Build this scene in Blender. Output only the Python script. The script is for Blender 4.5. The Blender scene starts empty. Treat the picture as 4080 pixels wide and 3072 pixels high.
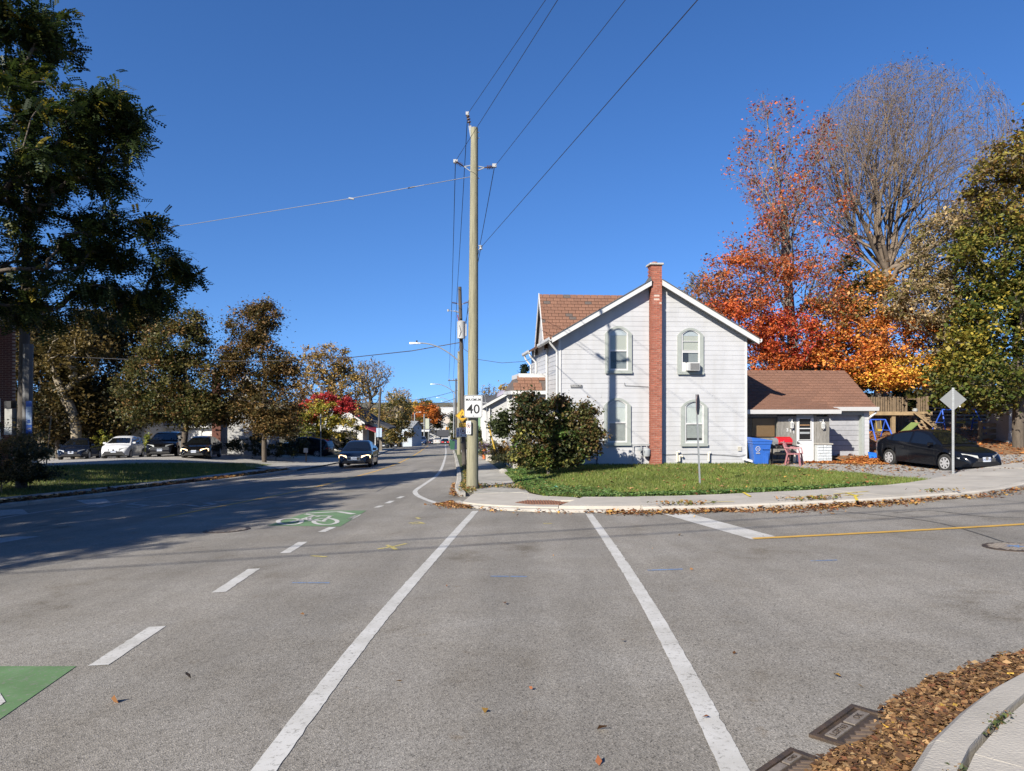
import bpy, bmesh, math, random
import numpy as np
from mathutils import Vector, Matrix
random.seed(7); RNG = np.random.default_rng(11)
SC = bpy.context.scene
COL = SC.collection
R = math.radians
# ---------------------------------------------------------------- camera, sky, sun, exposure
F, CX, CY, H0 = 2780.0, 2040.0, 1590.0, 1.65      # focal length / centre in photo pixels, eye height
cd = bpy.data.cameras.new('camera'); cam = bpy.data.objects.new('camera', cd); COL.objects.link(cam)
cam.location = (0, 0, H0); cam.rotation_euler = (R(90), 0, 0)
cd.sensor_width = 36; cd.lens = 36 * F / 4080; cd.shift_y = (CY - 1536) / 4080
cd.clip_start = .05; cd.clip_end = 9000
SC.camera = cam
SUN_EL, SUN_DX, SUN_DY = R(31), .58, .8146          # light travels towards (+x, +y, down)
W = bpy.data.worlds.new('World'); SC.world = W; W.use_nodes = True
nt = W.node_tree; nt.nodes.clear()
sky = nt.nodes.new('ShaderNodeTexSky'); sky.sky_type = 'NISHITA'; sky.sun_disc = False
sky.sun_elevation = SUN_EL; sky.sun_rotation = math.atan2(-SUN_DX, -SUN_DY)
sky.air_density = 1.0; sky.dust_density = .25; sky.ozone_density = 3.2; sky.altitude = 250
bg = nt.nodes.new('ShaderNodeBackground'); bg.inputs[1].default_value = .074
hs = nt.nodes.new('ShaderNodeHueSaturation'); hs.inputs['Saturation'].default_value = 1.16
stc = nt.nodes.new('ShaderNodeTexCoord'); sx = nt.nodes.new('ShaderNodeSeparateXYZ'); cxz = nt.nodes.new('ShaderNodeCombineXYZ'); sma = nt.nodes.new('ShaderNodeMath'); sma.operation = 'MULTIPLY_ADD'; sma.inputs[1].default_value = .95; sma.inputs[2].default_value = .13
sab = nt.nodes.new('ShaderNodeMath'); sab.operation = 'ABSOLUTE'   # clear dry air: the whole dome is sampled a little above the horizon band
nt.links.new(stc.outputs['Generated'], sx.inputs[0]); nt.links.new(sx.outputs[2], sab.inputs[0]); nt.links.new(sab.outputs[0], sma.inputs[0])
nt.links.new(sx.outputs[0], cxz.inputs[0]); nt.links.new(sx.outputs[1], cxz.inputs[1]); nt.links.new(sma.outputs[0], cxz.inputs[2]); nt.links.new(cxz.outputs[0], sky.inputs[0])
wo = nt.nodes.new('ShaderNodeOutputWorld')
nt.links.new(sky.outputs[0], hs.inputs['Color']); tn = nt.nodes.new('ShaderNodeMixRGB'); tn.blend_type = 'MULTIPLY'; tn.inputs[0].default_value = 1; tn.inputs[2].default_value = (.72, .86, 1.1, 1)   # deep autumn blue
nt.links.new(hs.outputs[0], tn.inputs[1]); nt.links.new(tn.outputs[0], bg.inputs[0]); nt.links.new(bg.outputs[0], wo.inputs[0])
sl = bpy.data.lights.new('sun', 'SUN'); sl.energy = 5.0; sl.angle = R(.53); sl.color = (1, .93, .82)
so = bpy.data.objects.new('sun', sl); COL.objects.link(so)
so.rotation_euler = Vector((SUN_DX * math.cos(SUN_EL), SUN_DY * math.cos(SUN_EL), -math.sin(SUN_EL))).to_track_quat('-Z', 'Y').to_euler()
SC.view_settings.view_transform = 'Standard'; SC.view_settings.look = 'None'; SC.view_settings.gamma = 1
SC.view_settings.exposure = 1.1
SC.cycles.max_bounces = 6; SC.cycles.transparent_max_bounces = 12
SC.cycles.use_denoising = True

# ---------------------------------------------------------------- helpers
def lin(c):
    return tuple(((v / 255) / 12.92 if v / 255 <= .04045 else ((v / 255 + .055) / 1.055) ** 2.4) for v in c)
MATS = {}; KA = .8
def mat(name, col, rough=.7, var=.12, scale=6., bump=0., bscale=40., metal=0., orand=0., col2=None, sheen=0., spec=.5, stretch=None, emit=None, coat=0., streak=0.):
    """principled surface: noise-varied colour, optional second colour patches, bump, per-piece variation"""
    if name in MATS: return MATS[name]
    col = tuple(c * KA for c in col); col2 = tuple(c * KA for c in col2) if col2 else None
    m = bpy.data.materials.new(name); m.use_nodes = True; n = m.node_tree.nodes; L = m.node_tree.links
    b = n['Principled BSDF']; b.inputs['Roughness'].default_value = rough; b.inputs['Metallic'].default_value = metal
    b.inputs['Specular IOR Level'].default_value = spec
    if coat: b.inputs['Coat Weight'].default_value = coat; b.inputs['Coat Roughness'].default_value = .03
    tc = n.new('ShaderNodeTexCoord'); mp = n.new('ShaderNodeMapping'); L.new(tc.outputs['Object'], mp.inputs[0])
    if stretch: mp.inputs['Scale'].default_value = stretch
    no = n.new('ShaderNodeTexNoise'); no.inputs['Scale'].default_value = scale; no.inputs['Detail'].default_value = 5; no.inputs['Roughness'].default_value = .65
    L.new(mp.outputs[0], no.inputs[0])
    rp = n.new('ShaderNodeValToRGB'); L.new(no.outputs['Fac'], rp.inputs[0])
    lo = tuple(c * (1 - var) for c in col); hi = tuple(min(1, c * (1 + var)) for c in col)
    if col2: hi = col2; lo = col
    rp.color_ramp.elements[0].position = .33; rp.color_ramp.elements[1].position = .67
    rp.color_ramp.elements[0].color = (*lo, 1); rp.color_ramp.elements[1].color = (*hi, 1)
    out = rp.outputs[0]
    if orand:
        oi = n.new('ShaderNodeObjectInfo'); hv = n.new('ShaderNodeHueSaturation')
        mr = n.new('ShaderNodeMapRange'); mr.inputs[3].default_value = 1 - orand; mr.inputs[4].default_value = 1 + orand
        L.new(oi.outputs['Random'], mr.inputs[0]); L.new(mr.outputs[0], hv.inputs['Value']); L.new(out, hv.inputs['Color']); out = hv.outputs[0]
    if streak:
        mp2 = n.new('ShaderNodeMapping'); mp2.inputs['Scale'].default_value = (1.2, 1.2, .25); L.new(tc.outputs['Object'], mp2.inputs[0])
        n2 = n.new('ShaderNodeTexNoise'); n2.inputs['Scale'].default_value = 2.2; n2.inputs['Detail'].default_value = 6; L.new(mp2.outputs[0], n2.inputs[0])
        r2 = n.new('ShaderNodeValToRGB'); r2.color_ramp.elements[0].position = .5; r2.color_ramp.elements[1].position = .8
        r2.color_ramp.elements[0].color = (1, 1, 1, 1); r2.color_ramp.elements[1].color = (1 - streak, 1 - streak * 1.15, 1 - streak * 1.5, 1)
        mx = n.new('ShaderNodeMixRGB'); mx.blend_type = 'MULTIPLY'; mx.inputs[0].default_value = 1
        L.new(n2.outputs[0], r2.inputs[0]); L.new(out, mx.inputs[1]); L.new(r2.outputs[0], mx.inputs[2]); out = mx.outputs[0]
    L.new(out, b.inputs['Base Color'])
    if bump:
        nb = n.new('ShaderNodeTexNoise'); nb.inputs['Scale'].default_value = bscale; nb.inputs['Detail'].default_value = 4; L.new(mp.outputs[0], nb.inputs[0])
        bp = n.new('ShaderNodeBump'); bp.inputs['Strength'].default_value = min(1, bump); bp.inputs['Distance'].default_value = .02
        L.new(nb.outputs['Fac'], bp.inputs['Height']); L.new(bp.outputs[0], b.inputs['Normal'])
    if emit:
        b.inputs['Emission Color'].default_value = (*emit[:3], 1); b.inputs['Emission Strength'].default_value = emit[3]
    MATS[name] = m; return m
def leafmat(name, trans=.35, rough=.55):
    if name in MATS: return MATS[name]
    m = bpy.data.materials.new(name); m.use_nodes = True; n = m.node_tree.nodes; L = m.node_tree.links
    b = n['Principled BSDF']; b.inputs['Roughness'].default_value = rough; b.inputs['Specular IOR Level'].default_value = .3
    at = n.new('ShaderNodeAttribute'); at.attribute_name = 'Col'
    tr = n.new('ShaderNodeBsdfTranslucent'); mx = n.new('ShaderNodeMixShader'); mx.inputs[0].default_value = trans
    L.new(at.outputs['Color'], b.inputs['Base Color']); L.new(at.outputs['Color'], tr.inputs['Color'])
    L.new(b.outputs[0], mx.inputs[1]); L.new(tr.outputs[0], mx.inputs[2]); L.new(mx.outputs[0], n['Material Output'].inputs[0])
    MATS[name] = m; return m
def glassmat(name, tint=(.9, .95, .95), rough=.02, amount=.06):
    if name in MATS: return MATS[name]
    m = bpy.data.materials.new(name); m.use_nodes = True; n = m.node_tree.nodes; L = m.node_tree.links; n.remove(n['Principled BSDF'])
    t = n.new('ShaderNodeBsdfTransparent'); t.inputs[0].default_value = (*tint, 1)
    g = n.new('ShaderNodeBsdfGlossy'); g.inputs['Roughness'].default_value = rough
    lw = n.new('ShaderNodeLayerWeight'); lw.inputs[0].default_value = .5
    pw = n.new('ShaderNodeMath'); pw.operation = 'POWER'; pw.inputs[1].default_value = 4
    ad = n.new('ShaderNodeMath'); ad.operation = 'ADD'; ad.inputs[1].default_value = amount; ad.use_clamp = True
    L.new(lw.outputs['Facing'], pw.inputs[0])
    mx = n.new('ShaderNodeMixShader'); L.new(pw.outputs[0], ad.inputs[0]); L.new(ad.outputs[0], mx.inputs[0])
    L.new(t.outputs[0], mx.inputs[1]); L.new(g.outputs[0], mx.inputs[2]); L.new(mx.outputs[0], n['Material Output'].inputs[0])
    MATS[name] = m; return m
def tag(o, label=None, cat=None, group=None, kind=None):
    if label: o['label'] = label
    if cat: o['category'] = cat
    if group: o['group'] = group
    if kind: o['kind'] = kind
    return o
def link(name, me, parent=None, loc=(0, 0, 0), rot=(0, 0, 0), scale=(1, 1, 1)):
    o = bpy.data.objects.new(name, me); COL.objects.link(o)
    o.location = loc; o.rotation_euler = rot; o.scale = scale
    if parent is not None: o.parent = parent
    return o
def thing(name, label, cat, loc=(0, 0, 0), rz=0., group=None):
    o = link(name, None, None, loc, (0, 0, rz)); o.empty_display_size = .1
    return tag(o, label, cat, group)
def meshnp(name, V, FC, m, cols=None, smooth=False):
    """mesh from numpy arrays; FC is (n,3) or (n,4)"""
    V = np.asarray(V, np.float32); FC = np.asarray(FC, np.int32)
    me = bpy.data.meshes.new(name); k = FC.shape[1]
    me.vertices.add(len(V)); me.vertices.foreach_set('co', V.ravel())
    me.loops.add(FC.size); me.loops.foreach_set('vertex_index', FC.ravel())
    me.polygons.add(len(FC)); me.polygons.foreach_set('loop_start', np.arange(0, FC.size, k, dtype=np.int32))
    me.polygons.foreach_set('loop_total', np.full(len(FC), k, np.int32))
    if smooth: me.polygons.foreach_set('use_smooth', np.ones(len(FC), bool))
    if cols is not None:
        a = me.color_attributes.new('Col', 'FLOAT_COLOR', 'POINT')
        a.data.foreach_set('color', np.c_[cols * KA, np.ones(len(cols))].astype(np.float32).ravel())
    me.update(); me.materials.append(m); return me
class MB:
    """collects simple shapes into one mesh"""
    def __init__(s): s.v = []; s.f = []; s.M = None
    def add(s, vs, fs):
        b = len(s.v)
        if s.M is not None: vs = [tuple(s.M @ Vector(p)) for p in vs]
        s.v += [tuple(p) for p in vs]; s.f += [tuple(b + i for i in f) for f in fs]; return s
    def box(s, x0, x1, y0, y1, z0, z1):
        return s.add([(x0, y0, z0), (x1, y0, z0), (x1, y1, z0), (x0, y1, z0), (x0, y0, z1), (x1, y0, z1), (x1, y1, z1), (x0, y1, z1)],
                     [(3, 2, 1, 0), (4, 5, 6, 7), (0, 1, 5, 4), (1, 2, 6, 5), (2, 3, 7, 6), (3, 0, 4, 7)])
    def beam(s, a, b, w, h=None, up=(0, 0, 1)):
        a = Vector(a); b = Vector(b); h = h or w; d = (b - a).normalized(); u = Vector(up)
        if abs(d.dot(u)) > .99: u = Vector((0, 1, 0))
        x = d.cross(u).normalized() * w / 2; z = x.cross(d).normalized() * h / 2
        vs = [p + sx * x + sz * z for p in (a, b) for sx, sz in ((-1, -1), (1, -1), (1, 1), (-1, 1))]
        return s.add(vs, [(0, 1, 2, 3), (7, 6, 5, 4), (1, 0, 4, 5), (2, 1, 5, 6), (3, 2, 6, 7), (0, 3, 7, 4)])
    def tube(s, pts, r, n=8, cap=True):
        pts = [Vector(p) for p in pts]; rs = r if isinstance(r, (list, tuple)) else [r] * len(pts); vs = []
        for i, p in enumerate(pts):
            d = (pts[min(i + 1, len(pts) - 1)] - pts[max(i - 1, 0)]).normalized()
            u = Vector((0, 0, 1)) if abs(d.z) < .9 else Vector((1, 0, 0))
            x = d.cross(u).normalized(); y = d.cross(x).normalized()
            vs += [p + rs[i] * (math.cos(t) * x + math.sin(t) * y) for t in (2 * math.pi * k / n for k in range(n))]
        fs = [(i * n + k, i * n + (k + 1) % n, (i + 1) * n + (k + 1) % n, (i + 1) * n + k) for i in range(len(pts) - 1) for k in range(n)]
        if cap: fs += [tuple(range(n - 1, -1, -1)), tuple((len(pts) - 1) * n + k for k in range(n))]
        return s.add(vs, fs)
    def lathe(s, prof, n=16, c=(0, 0, 0), ax='z'):
        vs = []
        for r, h in prof:
            for k in range(n):
                t = 2 * math.pi * k / n; p = (r * math.cos(t), r * math.sin(t), h)
                if ax == 'y': p = (p[0], p[2], p[1])
                if ax == 'x': p = (p[2], p[0], p[1])
                vs.append((p[0] + c[0], p[1] + c[1], p[2] + c[2]))
        m = len(prof)
        fs = [(i * n + k, i * n + (k + 1) % n, (i + 1) * n + (k + 1) % n, (i + 1) * n + k) for i in range(m - 1) for k in range(n)]
        fs += [tuple(range(n - 1, -1, -1)), tuple((m - 1) * n + k for k in range(n))]
        return s.add(vs, fs)
    def prism(s, poly, axis, a, b):
        """2D polygon extruded along axis from a to b; poly is in the two other axes in order"""
        def P(p, t):
            return {'x': (t, p[0], p[1]), 'y': (p[0], t, p[1]), 'z': (p[0], p[1], t)}[axis]
        n = len(poly)
        return s.add([P(p, a) for p in poly] + [P(p, b) for p in poly],
                     [tuple(range(n - 1, -1, -1)), tuple(range(n, 2 * n))] + [(i, (i + 1) % n, n + (i + 1) % n, n + i) for i in range(n)])
    def mesh(s, name, m, smooth=False, bevel=0.):
        me = bpy.data.meshes.new(name); me.from_pydata(s.v, [], s.f)
        bm = bmesh.new(); bm.from_mesh(me)
        bmesh.ops.recalc_face_normals(bm, faces=bm.faces)
        if bevel: bmesh.ops.bevel(bm, geom=[e for e in bm.edges if len(e.link_faces) == 2 and e.calc_face_angle(0) > .5], offset=bevel, segments=1, affect='EDGES')
        bm.to_mesh(me); bm.free()
        if smooth:
            me.polygons.foreach_set('use_smooth', [True] * len(me.polygons)); me.set_sharp_from_angle(angle=R(38))
        me.materials.append(m); return me
    def build(s, name, m, parent=None, smooth=False, bevel=0., loc=(0, 0, 0), rot=(0, 0, 0)):
        return link(name, s.mesh(name, m, smooth, bevel), parent, loc, rot)
def text(name, s, size, m, parent, loc, rot=(R(90), 0, 0), sx=1., extrude=.002, bold=0.):
    c = bpy.data.curves.new(name, 'FONT'); c.body = s; c.size = size; c.align_x = 'CENTER'; c.align_y = 'CENTER'; c.extrude = extrude
    c.offset = bold; c.resolution_u = 3
    o = bpy.data.objects.new(name, c); COL.objects.link(o)
    dg = bpy.context.evaluated_depsgraph_get(); me = bpy.data.meshes.new_from_object(o.evaluated_get(dg))
    bpy.data.objects.remove(o); me.materials.clear(); me.materials.append(m)
    return link(name, me, parent, loc, rot, (sx, 1, 1))
def copy_tree(o, parent=None):
    c = o.copy(); COL.objects.link(c); c.parent = parent
    for ch in o.children: copy_tree(ch, c)
    return c
def sm(t): t = np.clip(t, 0, 1); return t * t * (3 - 2 * t)

# ---------------------------------------------------------------- terrain heights
PY = [-60, 145, 180, 250, 400, 600, 1500, 6000]; PZ = [3.0, -7.25, -10.3, -13.4, -18.2, -24, -30, -30]
def G(x, y): return np.interp(y, PY, PZ) + .03 * np.clip(x, -40, 40)       # the plane of the roads
def gp(px, py, off=0., fn=None):
    """ground point seen at a photo pixel"""
    fn = fn or G; a = (px - CX) / F; b = (py - CY) / F; lo, hi = 1., 1400.
    for d in np.linspace(1, 300, 1200):
        if H0 - b * d < fn(a * d, d) + off: hi = d; break
        lo = d
    for _ in range(30):
        m = (lo + hi) / 2
        if H0 - b * m < fn(a * m, m) + off: hi = m
        else: lo = m
    return Vector((a * hi, hi, float(fn(a * hi, hi)) + off))
def at(px, py, Y): return Vector(((px - CX) / F * Y, Y, H0 - (py - CY) / F * Y))
KLp = [gp(*p) for p in ((0, 2026), (412, 1979), (825, 1929), (1031, 1901), (1235, 1869), (1509, 1813), (1582, 1783))]
KLx = [(-34., -14.), (-24., 0.), (-18.6, 8.), (-16.0, 14.)] + [(p.x, p.y) for p in KLp] + [(-22.5, 150), (-31, 250), (-44.5, 400), (-60, 600)]
KRx = [(-1.55, 18.6), (-1.75, 21), (-1.95, 24.9), (-2.96, 36.9), (-4.44, 53.9), (-8.1, 94), (-13, 150), (-22, 250), (-35.5, 400), (-52, 600)]
def KL(y): return np.interp(y, [p[1] for p in KLx], [p[0] for p in KLx])
def KR(y): return np.interp(y, [p[1] for p in KRx], [p[0] for p in KRx])
PKp = [gp(*p) for p in ((1800, 2005), (1831, 2020), (1985, 2035), (2253, 2043), (2521, 2043), (2830, 2039), (3140, 2025), (3346, 2015), (3552, 2004), (4080, 1963))]
PKx = [(p.x, p.y) for p in PKp] + [(18., 22.5), (40., 33.)]
def FK(x): return np.interp(x, [p[0] for p in PKx], [p[1] for p in PKx])   # far kerb of the side street
def T(x, y):
    """ground outside the roads"""
    x = np.asarray(x, float); y = np.asarray(y, float); g = G(x, y); kl = KL(y); kr = KR(y)
    tl = kl - x
    left = np.where(tl > 1.3, g + .02 + .78 * sm((tl - 2) / 9) * np.clip(1.6 - y / 160, .3, 1), g - .15)
    fk = FK(x); ts = y - fk; tr = x - kr
    lot = -.95 + .08 * np.clip(y - 29.5, 0, 40) * sm((x - 9) / 4)
    lot = lot + (g + .4 - lot) * sm((y - 38 - 1.5 * np.clip(x, 0, 30)) / 25)
    s1 = g + .06 + (lot - g - .06) * sm((ts - 2.3) / np.maximum(25.2 - fk - 2.3, 1.5))
    right = g + .06 + (s1 - g - .06) * sm((tr - 1.7) / 3.)
    right = np.where((ts > 1.3) & (tr > 1.3), right, g - .15)
    out = np.where(x < (kl + kr) / 2, left, right)
    out = np.where((y < 16) & (x >= (kl + kr) / 2), np.where(ts > 1.3, right, g - .15), out)
    hill = 12 * sm((y - 650) / 1500) + 4 * np.sin(x / 230. + 1) * sm((y - 700) / 800)
    return out + hill
def Tz(x, y): return float(T(x, y))
# ---------------------------------------------------------------- surface materials
def asphalt(name, c0, c1, patch=.18):
    c0 = [c * KA for c in c0]; c1 = [c * KA for c in c1]
    m = bpy.data.materials.new(name); m.use_nodes = True; n = m.node_tree.nodes; L = m.node_tree.links; b = n['Principled BSDF']
    b.inputs['Roughness'].default_value = .85; b.inputs['Specular IOR Level'].default_value = .25
    tc = n.new('ShaderNodeTexCoord')
    def noise(s, d=4, r=.6):
        x = n.new('ShaderNodeTexNoise'); x.inputs['Scale'].default_value = s; x.inputs['Detail'].default_value = d; x.inputs['Roughness'].default_value = r
        L.new(tc.outputs['Object'], x.inputs[0]); return x
    v = n.new('ShaderNodeTexVoronoi'); v.inputs['Scale'].default_value = 115; L.new(tc.outputs['Object'], v.inputs[0])
    rp = n.new('ShaderNodeValToRGB'); L.new(v.outputs['Color'], rp.inputs[0])
    e = rp.color_ramp.elements; e[0].position = .06; e[0].color = (*[c * .42 for c in c0], 1); e[1].position = .95; e[1].color = (*[c * 1.35 for c in c1], 1)
    k = rp.color_ramp.elements.new(.3); k.color = (*c0, 1); k = rp.color_ramp.elements.new(.75); k.color = (*c1, 1)
    fine = noise(38, 6, .75); mid = noise(1.1, 5, .7); big = noise(.16, 3, .55)
    def mul(src, fac, lo, hi, p0=.3, p1=.7, tint=(1, 1, 1)):
        q = n.new('ShaderNodeValToRGB'); L.new(fac.outputs['Fac'], q.inputs[0]); q.color_ramp.elements[0].position = p0; q.color_ramp.elements[1].position = p1
        q.color_ramp.elements[0].color = (*[lo * t for t in tint], 1); q.color_ramp.elements[1].color = (hi, hi, hi, 1)
        x = n.new('ShaderNodeMixRGB'); x.blend_type = 'MULTIPLY'; x.inputs[0].default_value = 1; L.new(src, x.inputs[1]); L.new(q.outputs[0], x.inputs[2]); return x.outputs[0]
    o = mul(rp.outputs[0], fine, .8, 1.16); o = mul(o, mid, 1 - patch, 1.06, .3, .7, (1, .97, .92)); o = mul(o, big, 1 - patch, 1.05, .35, .65)
    sm_ = n.new('ShaderNodeMapping'); sm_.inputs['Scale'].default_value = (1.1, .09, 1); L.new(tc.outputs['Object'], sm_.inputs[0]); st = noise(1., 4, .6); L.new(sm_.outputs[0], st.inputs[0]); o = mul(o, st, .84, 1.06, .36, .62)   # wheel paths
    sp = noise(.55, 7, .72); o = mul(o, sp, .74, 1.0, .28, .40, (1, .96, .9)); sp2 = noise(2.7, 6, .7); o = mul(o, sp2, .8, 1.0, .26, .36, (1, .93, .84))   # stains
    L.new(o, b.inputs['Base Color'])
    bp = n.new('ShaderNodeBump'); bp.inputs['Strength'].default_value = .5; bp.inputs['Distance'].default_value = .006
    L.new(v.outputs['Distance'], bp.inputs['Height']); L.new(bp.outputs[0], b.inputs['Normal'])
    MATS[name] = m; return m
ASPH = asphalt('asphalt', (.25, .234, .207), (.335, .315, .282))
def paint(name, col, wear=.3, base=(.24, .23, .205)):
    col = [c * KA for c in col]; base = [c * KA for c in base]
    m = bpy.data.materials.new(name); m.use_nodes = True; n = m.node_tree.nodes; L = m.node_tree.links; b = n['Principled BSDF']; b.inputs['Roughness'].default_value = .7
    tc = n.new('ShaderNodeTexCoord'); x = n.new('ShaderNodeTexNoise'); x.inputs['Scale'].default_value = 28; x.inputs['Detail'].default_value = 8; x.inputs['Roughness'].default_value = .8
    L.new(tc.outputs['Object'], x.inputs[0]); q = n.new('ShaderNodeValToRGB'); L.new(x.outputs['Fac'], q.inputs[0])
    e = q.color_ramp.elements; e[0].position = wear; e[0].color = (*base, 1); e[1].position = wear + .1; e[1].color = (*col, 1)
    y = n.new('ShaderNodeTexNoise'); y.inputs['Scale'].default_value = 3; y.inputs['Detail'].default_value = 4; L.new(tc.outputs['Object'], y.inputs[0])
    q2 = n.new('ShaderNodeValToRGB'); q2.color_ramp.elements[0].color = (.78, .77, .74, 1); q2.color_ramp.elements[0].position = .3; q2.color_ramp.elements[1].position = .65; L.new(y.outputs['Fac'], q2.inputs[0])
    mx = n.new('ShaderNodeMixRGB'); mx.blend_type = 'MULTIPLY'; mx.inputs[0].default_value = 1; L.new(q.outputs[0], mx.inputs[1]); L.new(q2.outputs[0], mx.inputs[2])
    L.new(mx.outputs[0], b.inputs['Base Color']); MATS[name] = m; return m
P_WHITE = paint('road_paint_white', (.56, .55, .52), .36); P_YEL = paint('road_paint_yellow', (.62, .36, .05), .36)
P_OLD = paint('road_paint_faded', (.5, .5, .5), .42); P_GREEN = paint('road_paint_green', (.125, .23, .095), .37); P_BLUE = paint('spray_blue', (.12, .25, .5), .42)
P_SPRAY = paint('spray_yellow', (.75, .58, .06), .28, (.42, .40, .36)); P_SPRAYR = paint('spray_yellow_road', (.55, .45, .10), .42)
CONC = mat('concrete', (.40, .37, .32), .85, .14, 1.4, .35, 60, orand=.07); CONC_OLD = mat('old_concrete', (.33, .315, .28), .9, .22, 2.5, .5, 30, orand=.1)
GRASSG = mat('turf_soil', (.045, .06, .018), .95, .3, 3, .4, 30, col2=(.09, .10, .03)); DIRT = mat('ground_soil', (.06, .065, .025), .95, .3, .25, .3, 8, col2=(.14, .11, .06))
GRAVEL = mat('gravel', (.27, .255, .235), .95, .3, 9, .9, 45, col2=(.40, .38, .34)); LEAFY = mat('leaf_ground', (.16, .075, .03), .9, .3, 5, .6, 25, col2=(.30, .17, .07))
IRON = mat('cast_iron', (.05, .042, .036), .6, .3, 12, .3, 50, metal=.4, col2=(.11, .075, .05)); RUST = mat('rusty_plate', (.17, .075, .04), .8, .3, 20, .4, 60)
LEAF = leafmat('leaf', .3); GRASSM = leafmat('grass_blade', .35); DRY = leafmat('dry_leaf', .12, .75)

# ---------------------------------------------------------------- terrain and roads
def gridmesh(name, xs, ys, fn, m):
    X, Y = np.meshgrid(xs, ys); V = np.c_[X.ravel(), Y.ravel(), fn(X, Y).ravel()]; nx = len(xs)
    i = np.arange(len(ys) - 1)[:, None] * nx + np.arange(nx - 1)[None, :]; i = i.ravel()
    return meshnp(name, V, np.c_[i, i + 1, i + nx + 1, i + nx], m, smooth=True)
xs = np.r_[-3500, -1500, -700, -300, -160, np.arange(-110, -50, 5), np.arange(-50, 50.1, 1), np.arange(55, 111, 5), 160, 300, 700, 1500, 3500]
ys = np.r_[-2500, -600, -150, -60, np.arange(-30, 100, 1), np.arange(100, 300, 4), np.arange(300, 700, 20), np.arange(700, 2400, 80), 3000, 4500]
tag(link('ground', gridmesh('ground', xs, ys, T, DIRT)), kind='structure')
def rows(y0, y1): return np.r_[np.arange(y0, min(y1, 150), 1.5), np.arange(150, 300, 4), np.arange(300, y1, 20)] if y1 > 150 else np.arange(y0, y1, 1.5)
yy = rows(-14, 600); ct = np.linspace(0, 1, 13)
V = []
for y in yy:
    xl = KL(y) - 1.0; xr = KR(y) + 1.0 if y > 18.6 else -1.0
    V += [(xl + (xr - xl) * t, y, float(G(xl + (xr - xl) * t, y))) for t in ct]
nx = len(ct); i = (np.arange(len(yy) - 1)[:, None] * nx + np.arange(nx - 1)[None, :]).ravel()
ROAD = tag(link('main_road', meshnp('main_road', V, np.c_[i, i + 1, i + nx + 1, i + nx], ASPH)), kind='structure')
xx = np.arange(-1.0, 45, 1.0); V = []
for x in xx:
    yt = FK(x) + 1.0; V += [(x, -14 + (yt + 14) * t, float(G(x, -14 + (yt + 14) * t))) for t in np.linspace(0, 1, 16)]
i = (np.arange(len(xx) - 1)[:, None] * 16 + np.arange(15)[None, :]).ravel()
SIDE = tag(link('side_road', meshnp('side_road', V, np.c_[i, i + 16, i + 17, i + 1], ASPH)), kind='structure')

def resample(pts, step):
    pts = [np.array(p[:2], float) for p in pts]; out = [pts[0]]
    for a, b in zip(pts, pts[1:]):
        k = max(1, int(np.linalg.norm(b - a) / step)); out += [a + (b - a) * t / k for t in range(1, k + 1)]
    return np.array(out)
def smooth2(pts, it=2):
    pts = np.array([p[:2] for p in pts], float)
    for _ in range(it):
        q = [pts[0]]
        for a, b in zip(pts, pts[1:]): q += [a * .75 + b * .25, a * .25 + b * .75]
        pts = np.array(q + [pts[-1]])
    return pts
def normals(p):
    d = np.gradient(p, axis=0); d /= np.linalg.norm(d, axis=1)[:, None] + 1e-9; return np.c_[d[:, 1], -d[:, 0]]   # right-hand normal
def sweep(name, line, prof, m, parent, zfn=G, mesh_only=False):
    """closed cross-section (offset to the right, height above the road) along a plan polyline"""
    N = normals(line); mb = MB(); k = len(prof); vs = []
    for p, nn in zip(line, N):
        for o, h in prof:
            q = p + nn * o; vs.append((q[0], q[1], float(zfn(q[0], q[1])) + h))
    fs = [(i * k + j, i * k + (j + 1) % k, (i + 1) * k + (j + 1) % k, (i + 1) * k + j) for i in range(len(line) - 1) for j in range(k)]
    fs += [tuple(range(k)), tuple((len(line) - 1) * k + j for j in range(k - 1, -1, -1))]
    return mb.add(vs, fs).build(name, m, parent)
def cut(line, L, gap=.01):
    """split a plan polyline into runs of length L"""
    line = resample(line, .25); s = np.r_[0, np.cumsum(np.linalg.norm(np.diff(line, axis=0), axis=1))]; out = []; a = 0.
    while a < s[-1] - .3:
        b = min(a + L * random.uniform(.95, 1.05), s[-1]); t = np.linspace(a, b - gap, max(2, int((b - a) / .5) + 1))
        out.append(np.c_[np.interp(t, s, line[:, 0]), np.interp(t, s, line[:, 1])]); a = b
    return out
def ribbon(name, pts, w, m, parent, z=.004, smooth=True):
    p = resample(smooth2(pts) if smooth else pts, .07 if np.min(np.array([q[1] for q in pts])) < 16 else .4); N = normals(p)
    vs = []; rag = lambda: RNG.normal() * (.0022 if RNG.random() < .95 else .008)
    for q, nn in zip(p, N):
        for sgn in (-1, 1):
            a = q + nn * sgn * (w / 2 + rag()); vs.append((a[0], a[1], float(G(*a)) + z))
    return MB().add(vs, [(2 * i, 2 * i + 1, 2 * i + 3, 2 * i + 2) for i in range(len(p) - 1)]).build(name, m, parent)
def patch(name, px, m, parent, z=.004, fn=None):
    pts = [gp(*p) for p in px]; return MB().add([(p.x, p.y, p.z + z) for p in pts], [tuple(range(len(pts)))]).build(name, m, parent)
def g2(*px): return [tuple(gp(*p)[:2]) for p in px]
def inpoly(P, poly):
    x, y = P[:, 0], P[:, 1]; r = np.zeros(len(P), bool); n = len(poly)
    for i in range(n):
        x1, y1 = poly[i][:2]; x2, y2 = poly[(i + 1) % n][:2]
        c = ((y1 > y) != (y2 > y)) & (x < (x2 - x1) * (y - y1) / (y2 - y1 + 1e-12) + x1); r ^= c
    return r
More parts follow.
